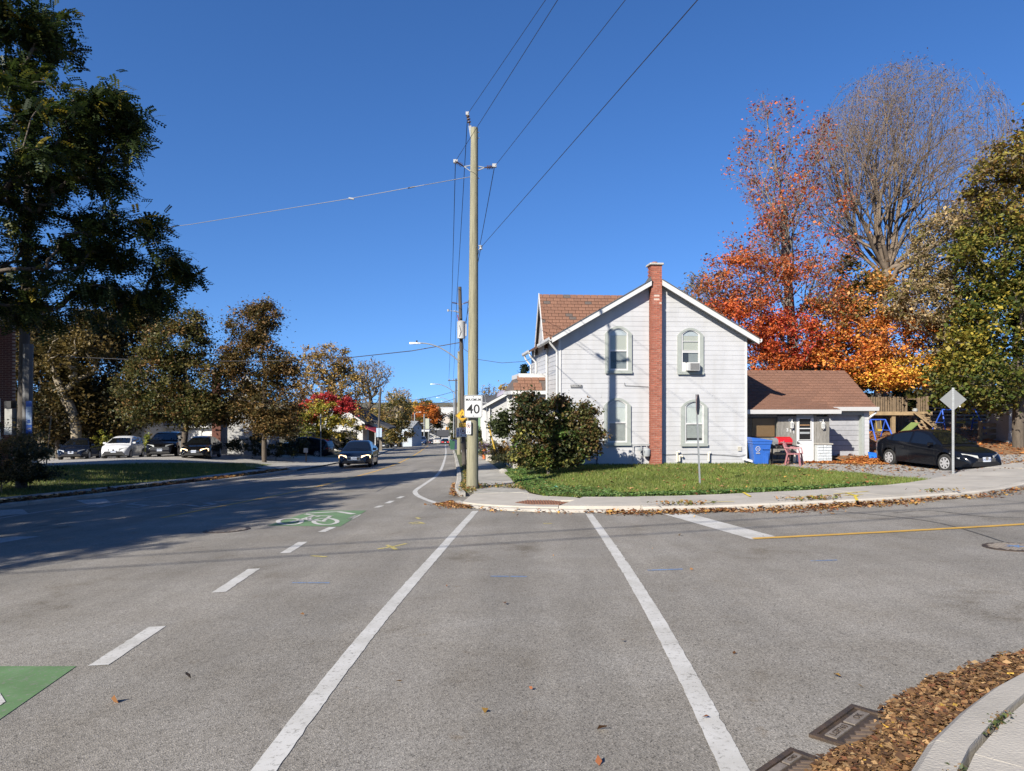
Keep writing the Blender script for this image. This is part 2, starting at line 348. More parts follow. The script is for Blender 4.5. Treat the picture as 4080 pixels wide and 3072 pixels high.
def sample_poly(poly, n):
    a = np.array([p[:2] for p in poly]); lo, hi = a.min(0), a.max(0); out = np.zeros((0, 2))
    while len(out) < n:
        q = RNG.uniform(lo, hi, (n * 2, 2)); out = np.r_[out, q[inpoly(q, poly)]]
    return out[:n]
def sheet(name, poly, m, fn, off=.04, step=1.):
    bm = bmesh.new(); bm.faces.new([bm.verts.new((p[0], p[1], 0)) for p in poly])
    a = np.array([p[:2] for p in poly]); lo, hi = a.min(0), a.max(0)
    for ax in (0, 1):
        for c in np.arange(lo[ax] + step, hi[ax], step):
            co = [0, 0, 0]; co[ax] = c; no = [0, 0, 0]; no[ax] = 1
            bmesh.ops.bisect_plane(bm, geom=bm.verts[:] + bm.edges[:] + bm.faces[:], plane_co=co, plane_no=no)
    for v in bm.verts: v.co.z = float(fn(v.co.x, v.co.y)) + off
    bmesh.ops.recalc_face_normals(bm, faces=bm.faces)
    me = bpy.data.meshes.new(name); bm.to_mesh(me); bm.free(); me.materials.append(m)
    if me.polygons and me.polygons[0].normal.z < 0: me.flip_normals()
    return tag(link(name, me), kind='structure')

# kerbs, pavements ---------------------------------------------------
KERB = [(0, -.05), (0, .085), (.035, .115), (.17, .125), (.17, -.05)]
def kerb_run(name, line, prof, m, L=2.6, far=70):
    root = tag(link(name, None), kind='structure')
    for seg in cut(line, L): sweep('kerb_stone', seg, prof, m, root)
    return root
PKl = smooth2(PKx, 2)
PKdir = PKl[(PKl[:, 0] > -1.6)]
LOW = [(0, -.05), (0, .02), (.05, .05), (.2, .06), (.2, -.05)]
def leftprof(pr): return [(-o, h) for o, h in pr]
a = PKl[PKl[:, 0] < 2.6]; b = PKl[PKl[:, 0] >= 2.5]
k1 = kerb_run('kerb_side_street', b, leftprof(KERB), CONC)
for seg in cut(a, 1.6): sweep('kerb_stone', seg, leftprof(LOW), CONC, k1)
kr_line = [(-1.42, 18.75)] + [p for p in KRx[1:]]
kr_near = resample([p for p in kr_line if p[1] < 100], 1.0)
kerb_run('kerb_main_street_east', smooth2([(-1.42, 18.75), (-1.75, 21), (-1.95, 24.9), (-2.96, 36.9), (-4.44, 53.9), (-6.2, 73)]), KERB, CONC_OLD, 1.8)
KLn = smooth2([(KL(y), y) for y in (0, 8, 14, 19.5, 22.8, 28, 32.4, 37.5)]); KLf = [(KL(y), y) for y in (58, 67, 90, 112)]
kl = kerb_run('kerb_main_street_west', KLn[::-1], [(-o if False else o, h) for o, h in KERB], CONC_OLD, 2.2)
for seg in cut([tuple(p) for p in KLf][::-1], 3): sweep('kerb_stone', seg, KERB, CONC_OLD, kl)
def pavement(name, line, o0, o1, h, m, L, sgn=1):
    root = tag(link(name, None), kind='structure'); pr = [(sgn * o0, -.1), (sgn * o0, h), (sgn * o1, h), (sgn * o1, -.1)]
    for seg in cut(line, L, .018):
        dh = random.uniform(-.008, .008); sweep('slab', seg, [(o, z + (dh if z > 0 else 0)) for o, z in pr], m, root)
    return root
pv = pavement('pavement_side_street', PKl[(PKl[:, 0] > .75) & (PKl[:, 0] < 30)], .175, 2.15, .128, CONC, 1.75, -1)
krl = [(KR(y), y) for y in (20.9, 24.9, 36.9, 53.9, 75)]
pm = pavement('pavement_main_street_east', krl, .72, 1.85, .12, CONC_OLD, 1.6, 1)
pavement('pavement_main_street_west', [(KL(y), y) for y in (6, 10, 14, 19.5, 22.8, 28, 32.4, 38)], 1.15, 2.65, .12, CONC_OLD, 1.6, -1)
pavement('pavement_main_street_west_far', [(KL(y), y) for y in (58, 67, 90, 112)], .2, 1.9, .12, CONC_OLD, 3.2, -1)
def flat(name, poly, m, parent, off, fn=G):
    return MB().add([(x, y, float(fn(x, y)) + off) for x, y in poly] + [(x, y, float(fn(x, y)) - .1) for x, y in poly],
        [tuple(range(len(poly)))] + [(i, (i + 1) % len(poly), len(poly) + (i + 1) % len(poly), len(poly) + i) for i in range(len(poly))]).build(name, m, parent)
# corner pad: ramp slab, pad round the pole
ka = [p for p in PKl if p[0] < 1.16]
ka_in = [(p[0] + (.2 if p[1] > 17 else .05), p[1] + (.2 if p[1] < 17 else .08)) for p in ka if p[0] > -1.3]
pad = ka_in + [(1.14, FK(1.14) + 2.15), (.6, 17.4), (.25, 18.4), (-1.05, 18.6)]
flat('ramp_slab', pad, CONC, pv, .09)
flat('corner_slab', [(-.98, 18.62), (.27, 18.42), (.45, 18.0), (.36, 19.4), (.12, 20.95), (-1.0, 20.95), (-1.08, 19.5)], CONC_OLD, pm, .105)
flat('corner_slab', [(.4, 16.2), (1.7, 15.9), (1.5, 16.6), (.75, 17.3), (.4, 18.2)], CONC, pm, .098)
bl = tag(link('boulevard', None), kind='structure')
for a_, b_ in ((20.0, 30), (30, 45), (45, 75)):
    sweep('verge', np.array([(KR(y), y) for y in np.linspace(a_, b_, 8)]), [(.17, -.1), (.17, .1), (.73, .1), (.73, -.1)], GRASSG, bl)
sweep('verge', np.array([(KL(y), y) for y in np.linspace(2, 38, 30)]), [(-.17, -.1), (-.17, .1), (-1.16, .1), (-1.16, -.1)], GRASSG, bl)
# tactile plate on the ramp
tp = g2((2052, 2019), (2110, 2026), (2230, 2028), (2268, 2020), (2200, 2010), (2100, 2009))
tp = [(p[0], p[1]) for p in tp]
TP = tag(link('tactile_plate', None, None), 'rust red tactile plate set in the corner ramp', 'tactile plate')
MB().add([(x, y, float(G(x, y)) + .096) for x, y in tp] + [(x, y, float(G(x, y)) + .05) for x, y in tp], [tuple(range(6))] + [(i, (i + 1) % 6, 6 + (i + 1) % 6, 6 + i) for i in range(6)]).build('plate', RUST, TP)
mb = MB()
for q in sample_poly(tp, 2000):
    g = np.round(q / .06) * .06
    if inpoly(np.array([g]), tp)[0]: mb_ = (round(g[0], 3), round(g[1], 3)); mb.__dict__.setdefault('s', set()).add(mb_)
for gx, gy in sorted(mb.s): mb.lathe([(.016, 0), (.012, .008)], 6, (gx, gy, float(G(gx, gy)) + .096))
tag(mb.build('dome', RUST, TP), kind='stuff')
# near corner, bottom right of the picture
nk = smooth2(g2((4500, 2560), (4080, 2724), (3887, 2847), (3721, 3007), (3600, 3150), (3480, 3400)), 2)
k2 = kerb_run('kerb_near_corner', nk, [(0, -.05), (0, .07), (.03, .1), (.17, .115), (.17, -.05)][::1] if False else [(-o, h) for o, h in KERB], CONC, 1.5)
pavement('pavement_near_corner', nk, .2, 2.4, .11, CONC, 1.5, -1)

# ---------------------------------------------------------------- road markings
Cw = lambda *v: g2(*[(x * 1.8445, y * 1.8445) for x, y in v])
ribbon('crosswalk_line', Cw((1027, 1104), (985, 1150), (935, 1207), (870, 1280), (790, 1375), (700, 1490), (568, 1666), (440, 1850)), .135, P_WHITE, ROAD)
ribbon('crosswalk_line', Cw((1272, 1110), (1330, 1193), (1397, 1300), (1480, 1450), (1575, 1640), (1660, 1810)), .135, P_WHITE, SIDE)
patch('stop_line', [(2637, 2047), (2748, 2047), (3089, 2138), (2997, 2150)], P_WHITE, SIDE)
ribbon('centre_line', g2((3000, 2147), (3400, 2128), (3800, 2106), (4080, 2090), (4700, 2050)), .13, P_YEL, SIDE, .008)
for a, b in (((212, 1438), (340, 1354)), ((472, 1280), (549, 1229)), ((616, 1195), (654, 1171))): ribbon('lane_dash', Cw(a, b), .15, P_WHITE, ROAD, smooth=False)
q4 = lambda x, y: (x * .859, 1850 + y * .859); q2 = lambda x, y: (1100 + x * .5402, 1150 + y * .5402)
for a, b in (((1492, 314), (1543, 292)), ((1618, 257), (1662, 234)), ((1745, 201), (1770, 192)), ((1795, 181), (1820, 170)), ((1846, 158), (1868, 149))): ribbon('lane_dash', g2(q4(*a), q4(*b)), .14, P_WHITE, ROAD, smooth=False)
ribbon('edge_line', g2(*[q2(*p) for p in ((1249, 1152), (1255, 1215), (1236, 1290), (1202, 1370), (1100, 1440), (1020, 1490), (1030, 1520), (1100, 1555), (1200, 1588))]), .14, P_WHITE, ROAD)
ribbon('centre_line', g2((644, 2063), (945, 2005), (1227, 1949), (1392, 1906), (1532, 1868), (1618, 1833), (1672, 1801), (1708, 1774)), .14, P_YEL, ROAD)
ribbon('edge_line', g2((-300, 2120), (0, 2065), (172, 2037), (515, 1992), (859, 1944), (1117, 1902), (1356, 1855), (1510, 1820), (1629, 1774)), .12, P_OLD, ROAD)
for y0, y1 in ((255, 275), (290, 315), (330, 360)): ribbon('centre_line', [(KL(y) * .5 + KR(y) * .5, y) for y in (y0, y1)], .2, P_WHITE, ROAD, .02)
gpt = patch('green_patch', [q4(1240, 285), q4(1578, 289), q4(1700, 215), q4(1450, 215)], P_GREEN, ROAD)
patch('green_patch', [(-400, 2656), (304, 2656), (0, 2868), (-400, 3200)], P_GREEN, ROAD)
patch('arrow_marking', [(-40, 2765), (0, 2765), (22, 2800), (0, 2815), (-40, 2820)], P_WHITE, ROAD, .008)
# bicycle symbol drawn flat on the road
def ring(name, cx, cy, rx, ry, m, w=.09, a0=0, a1=360):
    pts = [gp(cx + rx * math.cos(R(t)), cy + ry * math.sin(R(t))) for t in np.linspace(a0, a1, 25)]
    ribbon(name, [tuple(p[:2]) for p in pts], w, m, ROAD, .009, False)
for c in (1345, 1510): ring('bicycle_marking', *q4(c, 267), 47, 12.5, P_WHITE)
for pl in (((1345, 267), (1420, 258), (1452, 240), (1350, 272)), ((1452, 240), (1545, 241)), ((1420, 258), (1510, 267)), ((1440, 264), (1432, 246)), ((1500, 264), (1535, 240)), ((1415, 232), (1450, 238), (1480, 244))):
    ribbon('bicycle_marking', g2(*[q4(*p) for p in pl]), .08, P_WHITE, ROAD, .009, False)
ribbon('sharrow_marking', g2(*[q4(*p) for p in ((1420, 229), (1570, 221), (1640, 232))]), .14, P_WHITE, ROAD, .009, False)
# worn lettering in the shade on the left and the bars beside it
for pl in (((410, 200), (520, 183)), ((455, 200), (560, 180)), ((575, 198), (640, 200), (680, 192), (600, 185), (640, 176), (740, 175)), ((765, 199), (860, 178)), ((740, 175), (790, 177)), ((800, 190), (870, 176)), ((870, 190), (930, 197), (1000, 185), (950, 180), (1000, 175), (1055, 177))):
    ribbon('road_lettering', g2(*[q4(*p) for p in pl]), .17, P_OLD, ROAD, .006, False)
patch('bay_marking', [q4(348, 167), q4(490, 160), q4(512, 176), q4(410, 187)], P_OLD, ROAD); patch('bay_marking', [q4(-60, 215), q4(105, 208), q4(130, 228), q4(-60, 246)], P_OLD, ROAD)
patch('arrow_marking', [q4(-60, 352), q4(60, 336), q4(190, 334), q4(90, 350), q4(-60, 376)], P_OLD, ROAD)
ribbon('bicycle_marking', g2((1265, 1880), (1285, 1877), (1300, 1881), (1320, 1876), (1343, 1875)), .12, P_OLD, ROAD, .006, False)
# surveyors' spray marks
for px, m, par in ((((1165, 2323), (1312, 2323)), P_BLUE, ROAD), (((1955, 2297), (2100, 2298)), P_BLUE, ROAD), (((2580, 2273), (2720, 2268)), P_BLUE, SIDE), (((3230, 2236), (3335, 2232)), P_BLUE, SIDE)): ribbon('survey_mark', g2(*px), .04, m, par, smooth=False)
for px in (((1505, 2188), (1560, 2180), (1620, 2166)), ((1540, 2172), (1580, 2190)), ((1630, 2085), (1665, 2080), (1690, 2086), (1640, 2088)), ((1660, 2062), (1672, 2068)), ((2165, 2086), (2200, 2086)), ((1240, 2215), (1300, 2219))): ribbon('survey_mark', g2(*px), .065, P_SPRAYR, ROAD, smooth=False)
for px in (((2785, 2003), (2870, 2001), (2925, 2000)), ((2920, 1962), (2960, 1962), (2990, 1980)), ((3135, 1985), (3310, 1975)), ((3230, 1975), (3250, 1990)), ((3320, 1970), (3460, 1959)), ((3370, 1965), (3420, 1978)), ((3405, 1976), (3415, 1996)), ((3360, 1976), (3440, 1972))):
    pts = [gp(*p, off=.13) for p in px]; p2 = [tuple(p[:2]) for p in pts]; ribbon('survey_mark', p2, .055, P_SPRAY, pv, .142, False)
TAR = mat('crack_tar', (.05, .05, .05), .6, .2)
for px in (((3300, 2035), (3480, 2050), (3700, 2075), (3830, 2105), (4000, 2160)), ((3560, 2045), (3700, 2030), (3900, 2060), (4080, 2062)), ((1500, 1960), (1600, 1905), (1660, 1870))): ribbon('crack', g2(*px), .025, TAR, SIDE if px[0][0] > 2000 else ROAD, .005)

# ---------------------------------------------------------------- lawns, yards
HS = (1.84, 27.0); TH = math.atan(.0905)
def hw(u, v): return (HS[0] + u * math.cos(TH) - v * math.sin(TH), HS[1] + u * math.sin(TH) + v * math.cos(TH))
gt = lambda *px: [tuple(gp(*p, fn=T)[:2]) for p in px]
pb = [p for p in PKl if 1.25 < p[0] < 13.2]; pbN = normals(np.array(pb))
front = [(p[0] - n_[0] * 2.17, p[1] - n_[1] * 2.17) for p, n_ in zip(pb, pbN)]
lawn_poly = [(.1, 21.5), (.42, 18.9), (.78, 17.2)] + front + gt((3450, 1893), (3300, 1882), (3150, 1866), (3040, 1856)) + [hw(7.4, -.02), hw(0, -.02), hw(-.25, 9), (-1.05, 36), (-.5, 30), (-.1, 25)]
sheet('lawn', lawn_poly, GRASSG, T, .035)
drive_poly = [front[-1], (13.6, 19.9), (19, 22.3), (26, 26.5), (26, 31), (17, 30.5), hw(11.9, -.3), hw(9.2, -.1), hw(7.6, -.2)] + gt((3040, 1856), (3150, 1866), (3300, 1882), (3450, 1893))
sheet('driveway', drive_poly, GRAVEL, T, .05)
yard_poly = [hw(12.1, .8), (17, 30.3), (26, 30.8), (34, 34), (40, 55), (14, 55), hw(11.5, 4)]
sheet('back_yard', yard_poly, LEAFY, T, .03, 2.)
ll = [(KL(y) - 2.7, y) for y in (16, 19.5, 22.8, 28, 32.4, 36)]
llawn = ll + gt((1085, 1856), (1000, 1850), (600, 1850), (150, 1864)) + [(-24, 24)]
sheet('west_lawn', llawn, GRASSG, T, .045)
lot = gt((150, 1864), (600, 1850), (1000, 1850), (1085, 1856)) + [(-14.2, 43), (-16, 50), (-24, 60), (-46, 60), (-46, 40)]
sheet('parking_lot', lot, GRAVEL, T, .05, 2.)
sheet('west_drive', [(KL(37.5) - .05, 37.3), (KL(44) - .02, 44), (KL(52) - .05, 52), (KL(58) - .1, 58), (-17, 60), (-22, 54), (-15.5, 41)], CONC_OLD, lambda x, y: np.maximum(T(x, y), G(x, y)), .07)

def leaves(name, C, size, pal, m=LEAF, wts=None, up=.3, flat_=0., jitter=.18, aspect=.75, shade=None, dirs=None, hue=None):
    """one mesh of kite-shaped leaves at points C"""
    n = len(C); pal = np.array([lin(c) for c in pal]); idx = RNG.choice(len(pal), n, p=wts) if hue is None else hue
    col = pal[idx] * RNG.uniform(1 - jitter, 1 + jitter, (n, 1)); 
    nrm = RNG.normal(size=(n, 3)); nrm[:, 2] = np.abs(nrm[:, 2]) + up * 2
    if flat_: nrm[:, :2] *= (1 - flat_)
    nrm /= np.linalg.norm(nrm, axis=1)[:, None]
    a = RNG.normal(size=(n, 3)) if dirs is None else dirs + RNG.normal(size=(n, 3)) * .35
    a -= (a * nrm).sum(1)[:, None] * nrm; a /= np.linalg.norm(a, axis=1)[:, None] + 1e-9; b = np.cross(nrm, a)
    s = size * np.clip(RNG.lognormal(0, .38, (n, 1)), .4, 2.1); w = s * aspect * RNG.uniform(.6, 1.1, (n, 1)); fold = nrm * s * RNG.uniform(-.05, .22, (n, 1))
    V = np.stack([C - a * s * .5, C + b * w * .5 + fold - a * s * .08, C + a * s * .55, C - b * w * .5 + fold - a * s * .08], 1).reshape(-1, 3)
    return meshnp(name, V, np.arange(4 * n).reshape(-1, 4), m, np.repeat(col, 4, 0))
def grass(name, label, poly, n, h, pal, fn, off=.03, wts=None, mask=None):
    P = sample_poly(poly, n)
    if mask is not None: P = P[mask(P)]
    n = len(P); C = np.c_[P, fn(P[:, 0], P[:, 1]) + off]; pal = np.array([lin(c) for c in pal]); patchy = .8 + .3 * np.sin(P[:, 0] * 1.7 + np.sin(P[:, 1] * 2.1)) * np.sin(P[:, 1] * 1.3 + 1)
    col = pal[RNG.choice(len(pal), n, p=wts)] * RNG.uniform(.75, 1.2, (n, 1)) * patchy[:, None] ** .5
    t = RNG.uniform(0, 6.283, n); hh = h * RNG.uniform(.5, 1.4, n) * (.75 + .4 * patchy); w = .008 + .004 * RNG.random(n)
    dx = np.c_[np.cos(t) * w, np.sin(t) * w, np.zeros(n)]; ln = np.c_[RNG.normal(size=(n, 2)) * .35 * hh[:, None], hh]
    V = np.stack([C - dx, C + dx, C + ln], 1).reshape(-1, 3)
    return tag(link(name, meshnp(name, V, np.arange(3 * n).reshape(-1, 3), GRASSM, np.repeat(col, 3, 0))), label, 'grass', kind='stuff')
GP = [(122, 138, 62), (106, 126, 54), (142, 150, 80), (164, 158, 100), (88, 110, 48)]
def notdrive(P): return P[:, 1] < 27.6
grass('lawn_grass', 'sunlit green lawn grass in front of the white house', lawn_poly, 120000, .075, GP, T, .03, [.32, .28, .2, .08, .12], notdrive)
grass('west_lawn_grass', 'shaded green grass between pavement and parked cars on the left', llawn, 60000, .085, GP, T, .04)
wl = [(KL(y) - .2, y) for y in np.linspace(14, 37, 12)] + [(KL(y) - 1.1, y) for y in np.linspace(37, 14, 12)]
DP = [(140, 98, 60), (164, 118, 74), (116, 80, 50), (182, 142, 96), (130, 78, 46), (178, 140, 72), (96, 66, 42)]
def litter(name, label, P, z, size, pal=DP, wts=None, up=1.2, m=DRY):
    C = np.c_[P, z]; return tag(link(name, leaves(name, C, size, pal, m, wts, up, .2, .3)), label, 'leaves', kind='stuff')
P = sample_poly(wl, 5000); litter('verge_leaves', 'brown fallen leaves on the verge of the left pavement', P, G(P[:, 0], P[:, 1]) + .11 + RNG.random(len(P)) * .07, .11)
# leaves along the far kerb of the side street, thick in places
s = RNG.uniform(0, 1, 7000); t_ = np.linspace(0, 1, len(PKl)); lx = np.interp(s, t_, PKl[:, 0]); ly = np.interp(s, t_, PKl[:, 1]); Nn = normals(PKl); nxx = np.interp(s, t_, Nn[:, 0]); nyy = np.interp(s, t_, Nn[:, 1])
wid = .12 + .22 * np.abs(np.sin(lx * 1.3 + 1)) + .25 * np.exp(-((lx - 5.6) / 1.0) ** 2)
d = np.abs(RNG.normal(size=len(s))) * wid * .7
keep = (lx > -1.7) & (lx < 22) & ((lx > 1.9) | (lx < -.9) | (RNG.random(len(s)) < .12)); P = np.c_[lx + nxx * d, ly + nyy * d][keep]; d = d[keep]
litter('gutter_leaves', 'brown fallen leaves drifted along the far kerb of the side street', P, G(P[:, 0], P[:, 1]) + .012 + RNG.random(len(P)) * np.clip(.07 - d * .2, .004, .07), .055)
P = sample_poly([(-1.5, 18.75), (-1.75, 19.2), (-2.05, 24), (-1.9, 24), (-1.72, 21), (-1.3, 18.55)], 420); litter('corner_leaves', 'brown leaves gathered at the street corner by the tall pole', P, G(P[:, 0], P[:, 1]) + .01 + RNG.random(len(P)) * .04, .055)
pile = g2((4300, 2560), (4080, 2612), (3960, 2650), (3800, 2700), (3700, 2735), (3640, 2775), (3580, 2800), (3530, 2850), (3500, 2920), (3440, 2975), (3370, 3005), (3290, 3050), (3200, 3130), (3150, 3250), (3560, 3250), (3600, 3150), (3663, 3072), (3721, 3007), (3887, 2847), (4080, 2724), (4300, 2625))
P = sample_poly(pile, 30000); P = P + RNG.normal(size=P.shape) * .02; dq = g2((3222, 2937), (3393, 2830), (3560, 2890), (3400, 2995)); P = P[~inpoly(P, dq) | (RNG.random(len(P)) < .12)]; hz = RNG.random(len(P)) ** 1.5 * .05 * (.6 + .6 * np.abs(np.sin(P[:, 0] * 9) * np.sin(P[:, 1] * 7)))
LP = [(122, 92, 60), (140, 106, 70), (100, 74, 50), (164, 132, 92), (122, 80, 54), (186, 150, 66), (82, 60, 42), (144, 120, 86)]
litter('leaf_pile', 'thick drift of brown leaves over the drain in the near gutter', P, G(P[:, 0], P[:, 1]) + .008 + hz, .028, LP, [.22, .2, .2, .12, .1, .015, .105, .04])
MB().add([(x, y, float(G(x, y)) + .008) for x, y in [tuple(p) for p in (np.array(pile) - np.mean(pile, 0)) * .93 + np.mean(pile, 0)]], [tuple(range(len(pile)))]).build('damp_leaf_mat', mat('damp_leaves', (.08, .05, .028), .9, .35, 30, .8, 60), SIDE)
P = sample_poly(drive_poly, 5000); P = P[(P[:, 1] > 24.5) | (RNG.random(len(P)) < .12)]; litter('driveway_leaves', 'scattered orange leaves on the gravel drive', P, T(P[:, 0], P[:, 1]) + .06, .085)
P = sample_poly([hw(9.9, -.25), hw(12.4, -1.1), (18, 29), (18, 32), hw(12.3, 1.2), hw(12.0, .3), hw(9.9, .3)], 7000); litter('garage_leaves', 'drift of orange leaves along the foot of the grey garage door', P, T(P[:, 0], P[:, 1]) + .06 + RNG.random(len(P)) * .04, .09, [(196, 128, 66), (178, 104, 52), (206, 150, 86), (150, 84, 40)])
P = sample_poly(yard_poly, 16000); litter('yard_leaves', 'carpet of fallen leaves over the back yard by the play tower', P, T(P[:, 0], P[:, 1]) + .04 + RNG.random(len(P)) * .05, .12, [(178, 104, 52), (206, 140, 76), (150, 84, 40), (120, 70, 40)])
P = sample_poly(lawn_poly, 900); P = P[P[:, 1] < 27]; litter('lawn_leaves', 'few orange leaves lying on the lawn', P, T(P[:, 0], P[:, 1]) + .1, .08)
# low ground cover along the lawn's front edge
fr = np.array(front); P = fr[RNG.integers(0, len(fr), 9000)] + RNG.normal(size=(9000, 2)) * [.5, .16] + [0, .3]; P = P[inpoly(P, lawn_poly) & (P[:, 0] < 9)]
P = np.r_[P, sample_poly([(.1, 21.5), (.42, 18.9), (.85, 17.1), (2.6, 16.6), (2.6, 18.0), (1.2, 20.5), (.9, 24.5), (.6, 29.5), (-.45, 29.5), (-.1, 25)], 8000)]
tag(link('ground_cover', leaves('ground_cover', np.c_[P, T(P[:, 0], P[:, 1]) + .05 + RNG.random(len(P)) * .07], .06, [(92, 124, 60), (74, 104, 50), (118, 140, 84)], LEAF, up=.9)), 'leafy creeping ground cover along the edge of the lawn', 'ground cover', kind='stuff')
P = sample_poly([(-1.5, 19.2), (-.95, 19.0), (-1.05, 19.6), (-.6, 20.4), (.15, 19.6), (.3, 18.6), (.38, 19.2), (.1, 20.6), (-1.0, 21.2), (-1.35, 26), (-2.0, 36), (-2.6, 36), (-1.7, 25), (-1.6, 22)], 5000)
tag(link('pavement_weeds', leaves('pavement_weeds', np.c_[P, G(P[:, 0], P[:, 1]) + .12 + RNG.random(len(P)) ** 2 * .09], .05, [(120, 124, 62), (100, 112, 52), (168, 140, 88), (140, 96, 56)], LEAF, up=.7)), 'straggly weeds round the foot of the tall pole', 'weeds', kind='stuff')
nq = resample(nk, .04); P = np.repeat(nq, 40, 0); Nk = np.repeat(normals(nq), 40, 0); kp = np.repeat(np.sin(nq[:, 1] * 9 + np.sin(nq[:, 0] * 23)) > .1, 40); P = P[kp]; Nk = Nk[kp]; P = P - Nk * .185 + RNG.normal(size=P.shape) * .018; P = P[RNG.random(len(P)) < .5]
tag(link('joint_weeds', leaves('joint_weeds', np.c_[P, G(P[:, 0], P[:, 1]) + .112 + RNG.random(len(P)) * .014], .015, [(92, 104, 60), (70, 84, 46), (140, 110, 70)], LEAF, up=.6)), 'small weeds growing in the joint behind the near kerb', 'weeds', kind='stuff')
P = np.r_[[(-1, 0)], PKl][1:]; P = P[RNG.integers(0, len(P), 2500)]; P = P[(np.sin(P[:, 0] * 2.3) > .55) & (P[:, 0] > 3)]; P = P + RNG.normal(size=P.shape) * [.25, .06] + [-.05, .16]
tag(link('kerb_weeds', leaves('kerb_weeds', np.c_[P, G(P[:, 0], P[:, 1]) + .14 + RNG.random(len(P)) * .07], .06, [(150, 130, 80), (110, 116, 60), (176, 130, 84)], LEAF, up=.5)), 'dry weeds in the joint between kerb and pavement of the side street', 'weeds', kind='stuff')
# single leaves on the open asphalt
singles = [(458, 2800), (1205, 2455), (2010, 2410), (1590, 2725), (2115, 2752), (1930, 2845), (2400, 2912), (2755, 2274), (2925, 2610), (2205, 2218), (2813, 2868), (3335, 2702), (2245, 2290), (2030, 2225), (3040, 2140), (2710, 2135), (2385, 3045), (3430, 2745), (2480, 2560), (750, 2700), (1780, 2340), (2600, 2190)]
for k, p in enumerate(singles):
    q = gp(*p); sz = .042 if k < 8 else .028
    me = leaves('fallen_leaf', np.array([[0, 0, .02]]), sz * 1.6, [DP[k % 6]], DRY, up=.4)
    tag(link('fallen_leaf', me, None, q), 'dry brown leaf lying alone on the open asphalt', 'leaf', 'single leaves on the road')
# storm drains, manholes
def drain(name, label, corner, side, letters):
    a = gp(*corner); b = gp(*side); d = math.atan2(b.y - a.y, b.x - a.x); S = (b - a).length; f = S / .52
    t = thing(name, label, 'storm drain', (a.x, a.y, a.z + .006), d); t.rotation_euler = (math.atan(-.05), math.atan(-.03), d)
    mb = MB(); w = .03
    for q in ((0, S, -w, 0), (0, S, -S, -S + w), (0, w, -S + w, -w), (S - w, S, -S + w, -w)): mb.box(q[0], q[1], q[2], q[3], -.05, .012)
    mb.build('frame', IRON, t); MB().box(w, S - w, -S + w, -w, -.06, .001).build('grate_plate', IRON, t)
    for k in range(6):
        o = (.06 + k * .06) * f
        for ya, yb in ((-.17, -.30), (-.47, -.33)):
            if o < S - .15 * f: MB().beam((o, ya * f, .006), (o + .11 * f, yb * f, .006), .026 * f, .014).build('grate_bar', mat('grate_rib', (.12, .085, .06), .7, .2, 20), t)
    tag_m = mat('worn_iron_plate', (.17, .145, .12), .6, .3, 30)
    for k, s in enumerate(letters):
        MB().box((.06 + k * .22) * f, (.25 + k * .22) * f, -.125 * f, -.06 * f, -.01, .008).build('name_plate', tag_m, t)
        text('lettering', s, .05 * f, IRON, t, ((.155 + k * .22) * f, -.095 * f, .009), (0, 0, 0))
drain('storm_drain', 'square cast iron storm drain half buried in leaves', (3222, 2937), (3393, 2830), ('LGP763', '  OK'))
drain('storm_drain', 'rusty storm drain cut by the lower edge of the picture', (3010, 3085), (3150, 3000), ('', 'CNG'))
def manhole(label, px, py, r, star=False):
    a = gp(px, py); t = thing('manhole_cover', label, 'manhole cover', (a.x, a.y, a.z + .004))
    t.rotation_euler = (math.atan(-.05), math.atan(-.03), 0)
    MB().lathe([(r, -.03), (r, .004), (r * .9, .006)], 28).build('ring', IRON, t); MB().lathe([(r * .88, -.03), (r * .88, .003)], 28).build('lid', mat('lid_iron', (.13, .10, .08), .6, .3, 30, .6, 90), t)
    mb = MB()
    for k in range(-5, 6):
        for j in range(-5, 6):
            if math.hypot(k, j) < 5.2: mb.box(k * r * .155 - .018, k * r * .155 + .018, j * r * .155 - .018, j * r * .155 + .018, .0, .012)
    tag(mb.build('tread', mat('tread_iron', (.24, .21, .18), .5, .2), t), kind='stuff')
    if star: MB().add([(.02 * math.cos(k * math.pi / 5) * (7 if k % 2 else 2.5), .02 * math.sin(k * math.pi / 5) * (7 if k % 2 else 2.5), .014) for k in range(10)], [tuple(range(10))]).build('spray_star', P_BLUE, t)
manhole('patterned iron manhole cover at the edge of the shade beside the green bicycle marking', 904, 2112, .42); manhole('iron manhole cover with blue spray mark at the right edge of the road', 4045, 2181, .36, True)
# ---------------------------------------------------------------- the white house
HZ = -.9
def hu(px, py, v=0.):
    """photo pixel -> (u, z) on the house plane v"""
    c, s = math.cos(TH), math.sin(TH); dx, dz = (px - CX) / F, -(py - CY) / F
    # point = t*(dx,1,dz); v = -(x-x0)*s + (y-y0)*c
    t = (v - HS[0] * s + HS[1] * c) / (c - dx * s)
    x, y = t * dx - HS[0], t - HS[1]
    return (x * c + y * s, H0 + t * dz - HZ)
SIDING = mat('white_siding', (.452, .457, .468), .5, .06, 1.2, 0, streak=.1, orand=.02); TRIM = mat('white_trim', (.56, .56, .55), .45, .04, 3)
SAGE = mat('sage_window_trim', (.31, .335, .31), .6, .08, 5); BRICKM = mat('red_brick', (.31, .10, .06), .85, .18, 9, .3, 60, orand=.16); MORTAR = mat('mortar', (.52, .40, .33), .9, .15, 20)
SPALL = mat('spalled_brick', (.38, .19, .14), .9, .3, 14, .5, 40, orand=.12); SHING = mat('brown_shingle', (.19, .095, .06), .9, .22, 14, .3, 80, orand=.10); SHING2 = mat('worn_shingle', (.10, .08, .07), .9, .25, 10, .3, 80); ROOFU = mat('roof_joint', (.035, .022, .016), .9, .2)
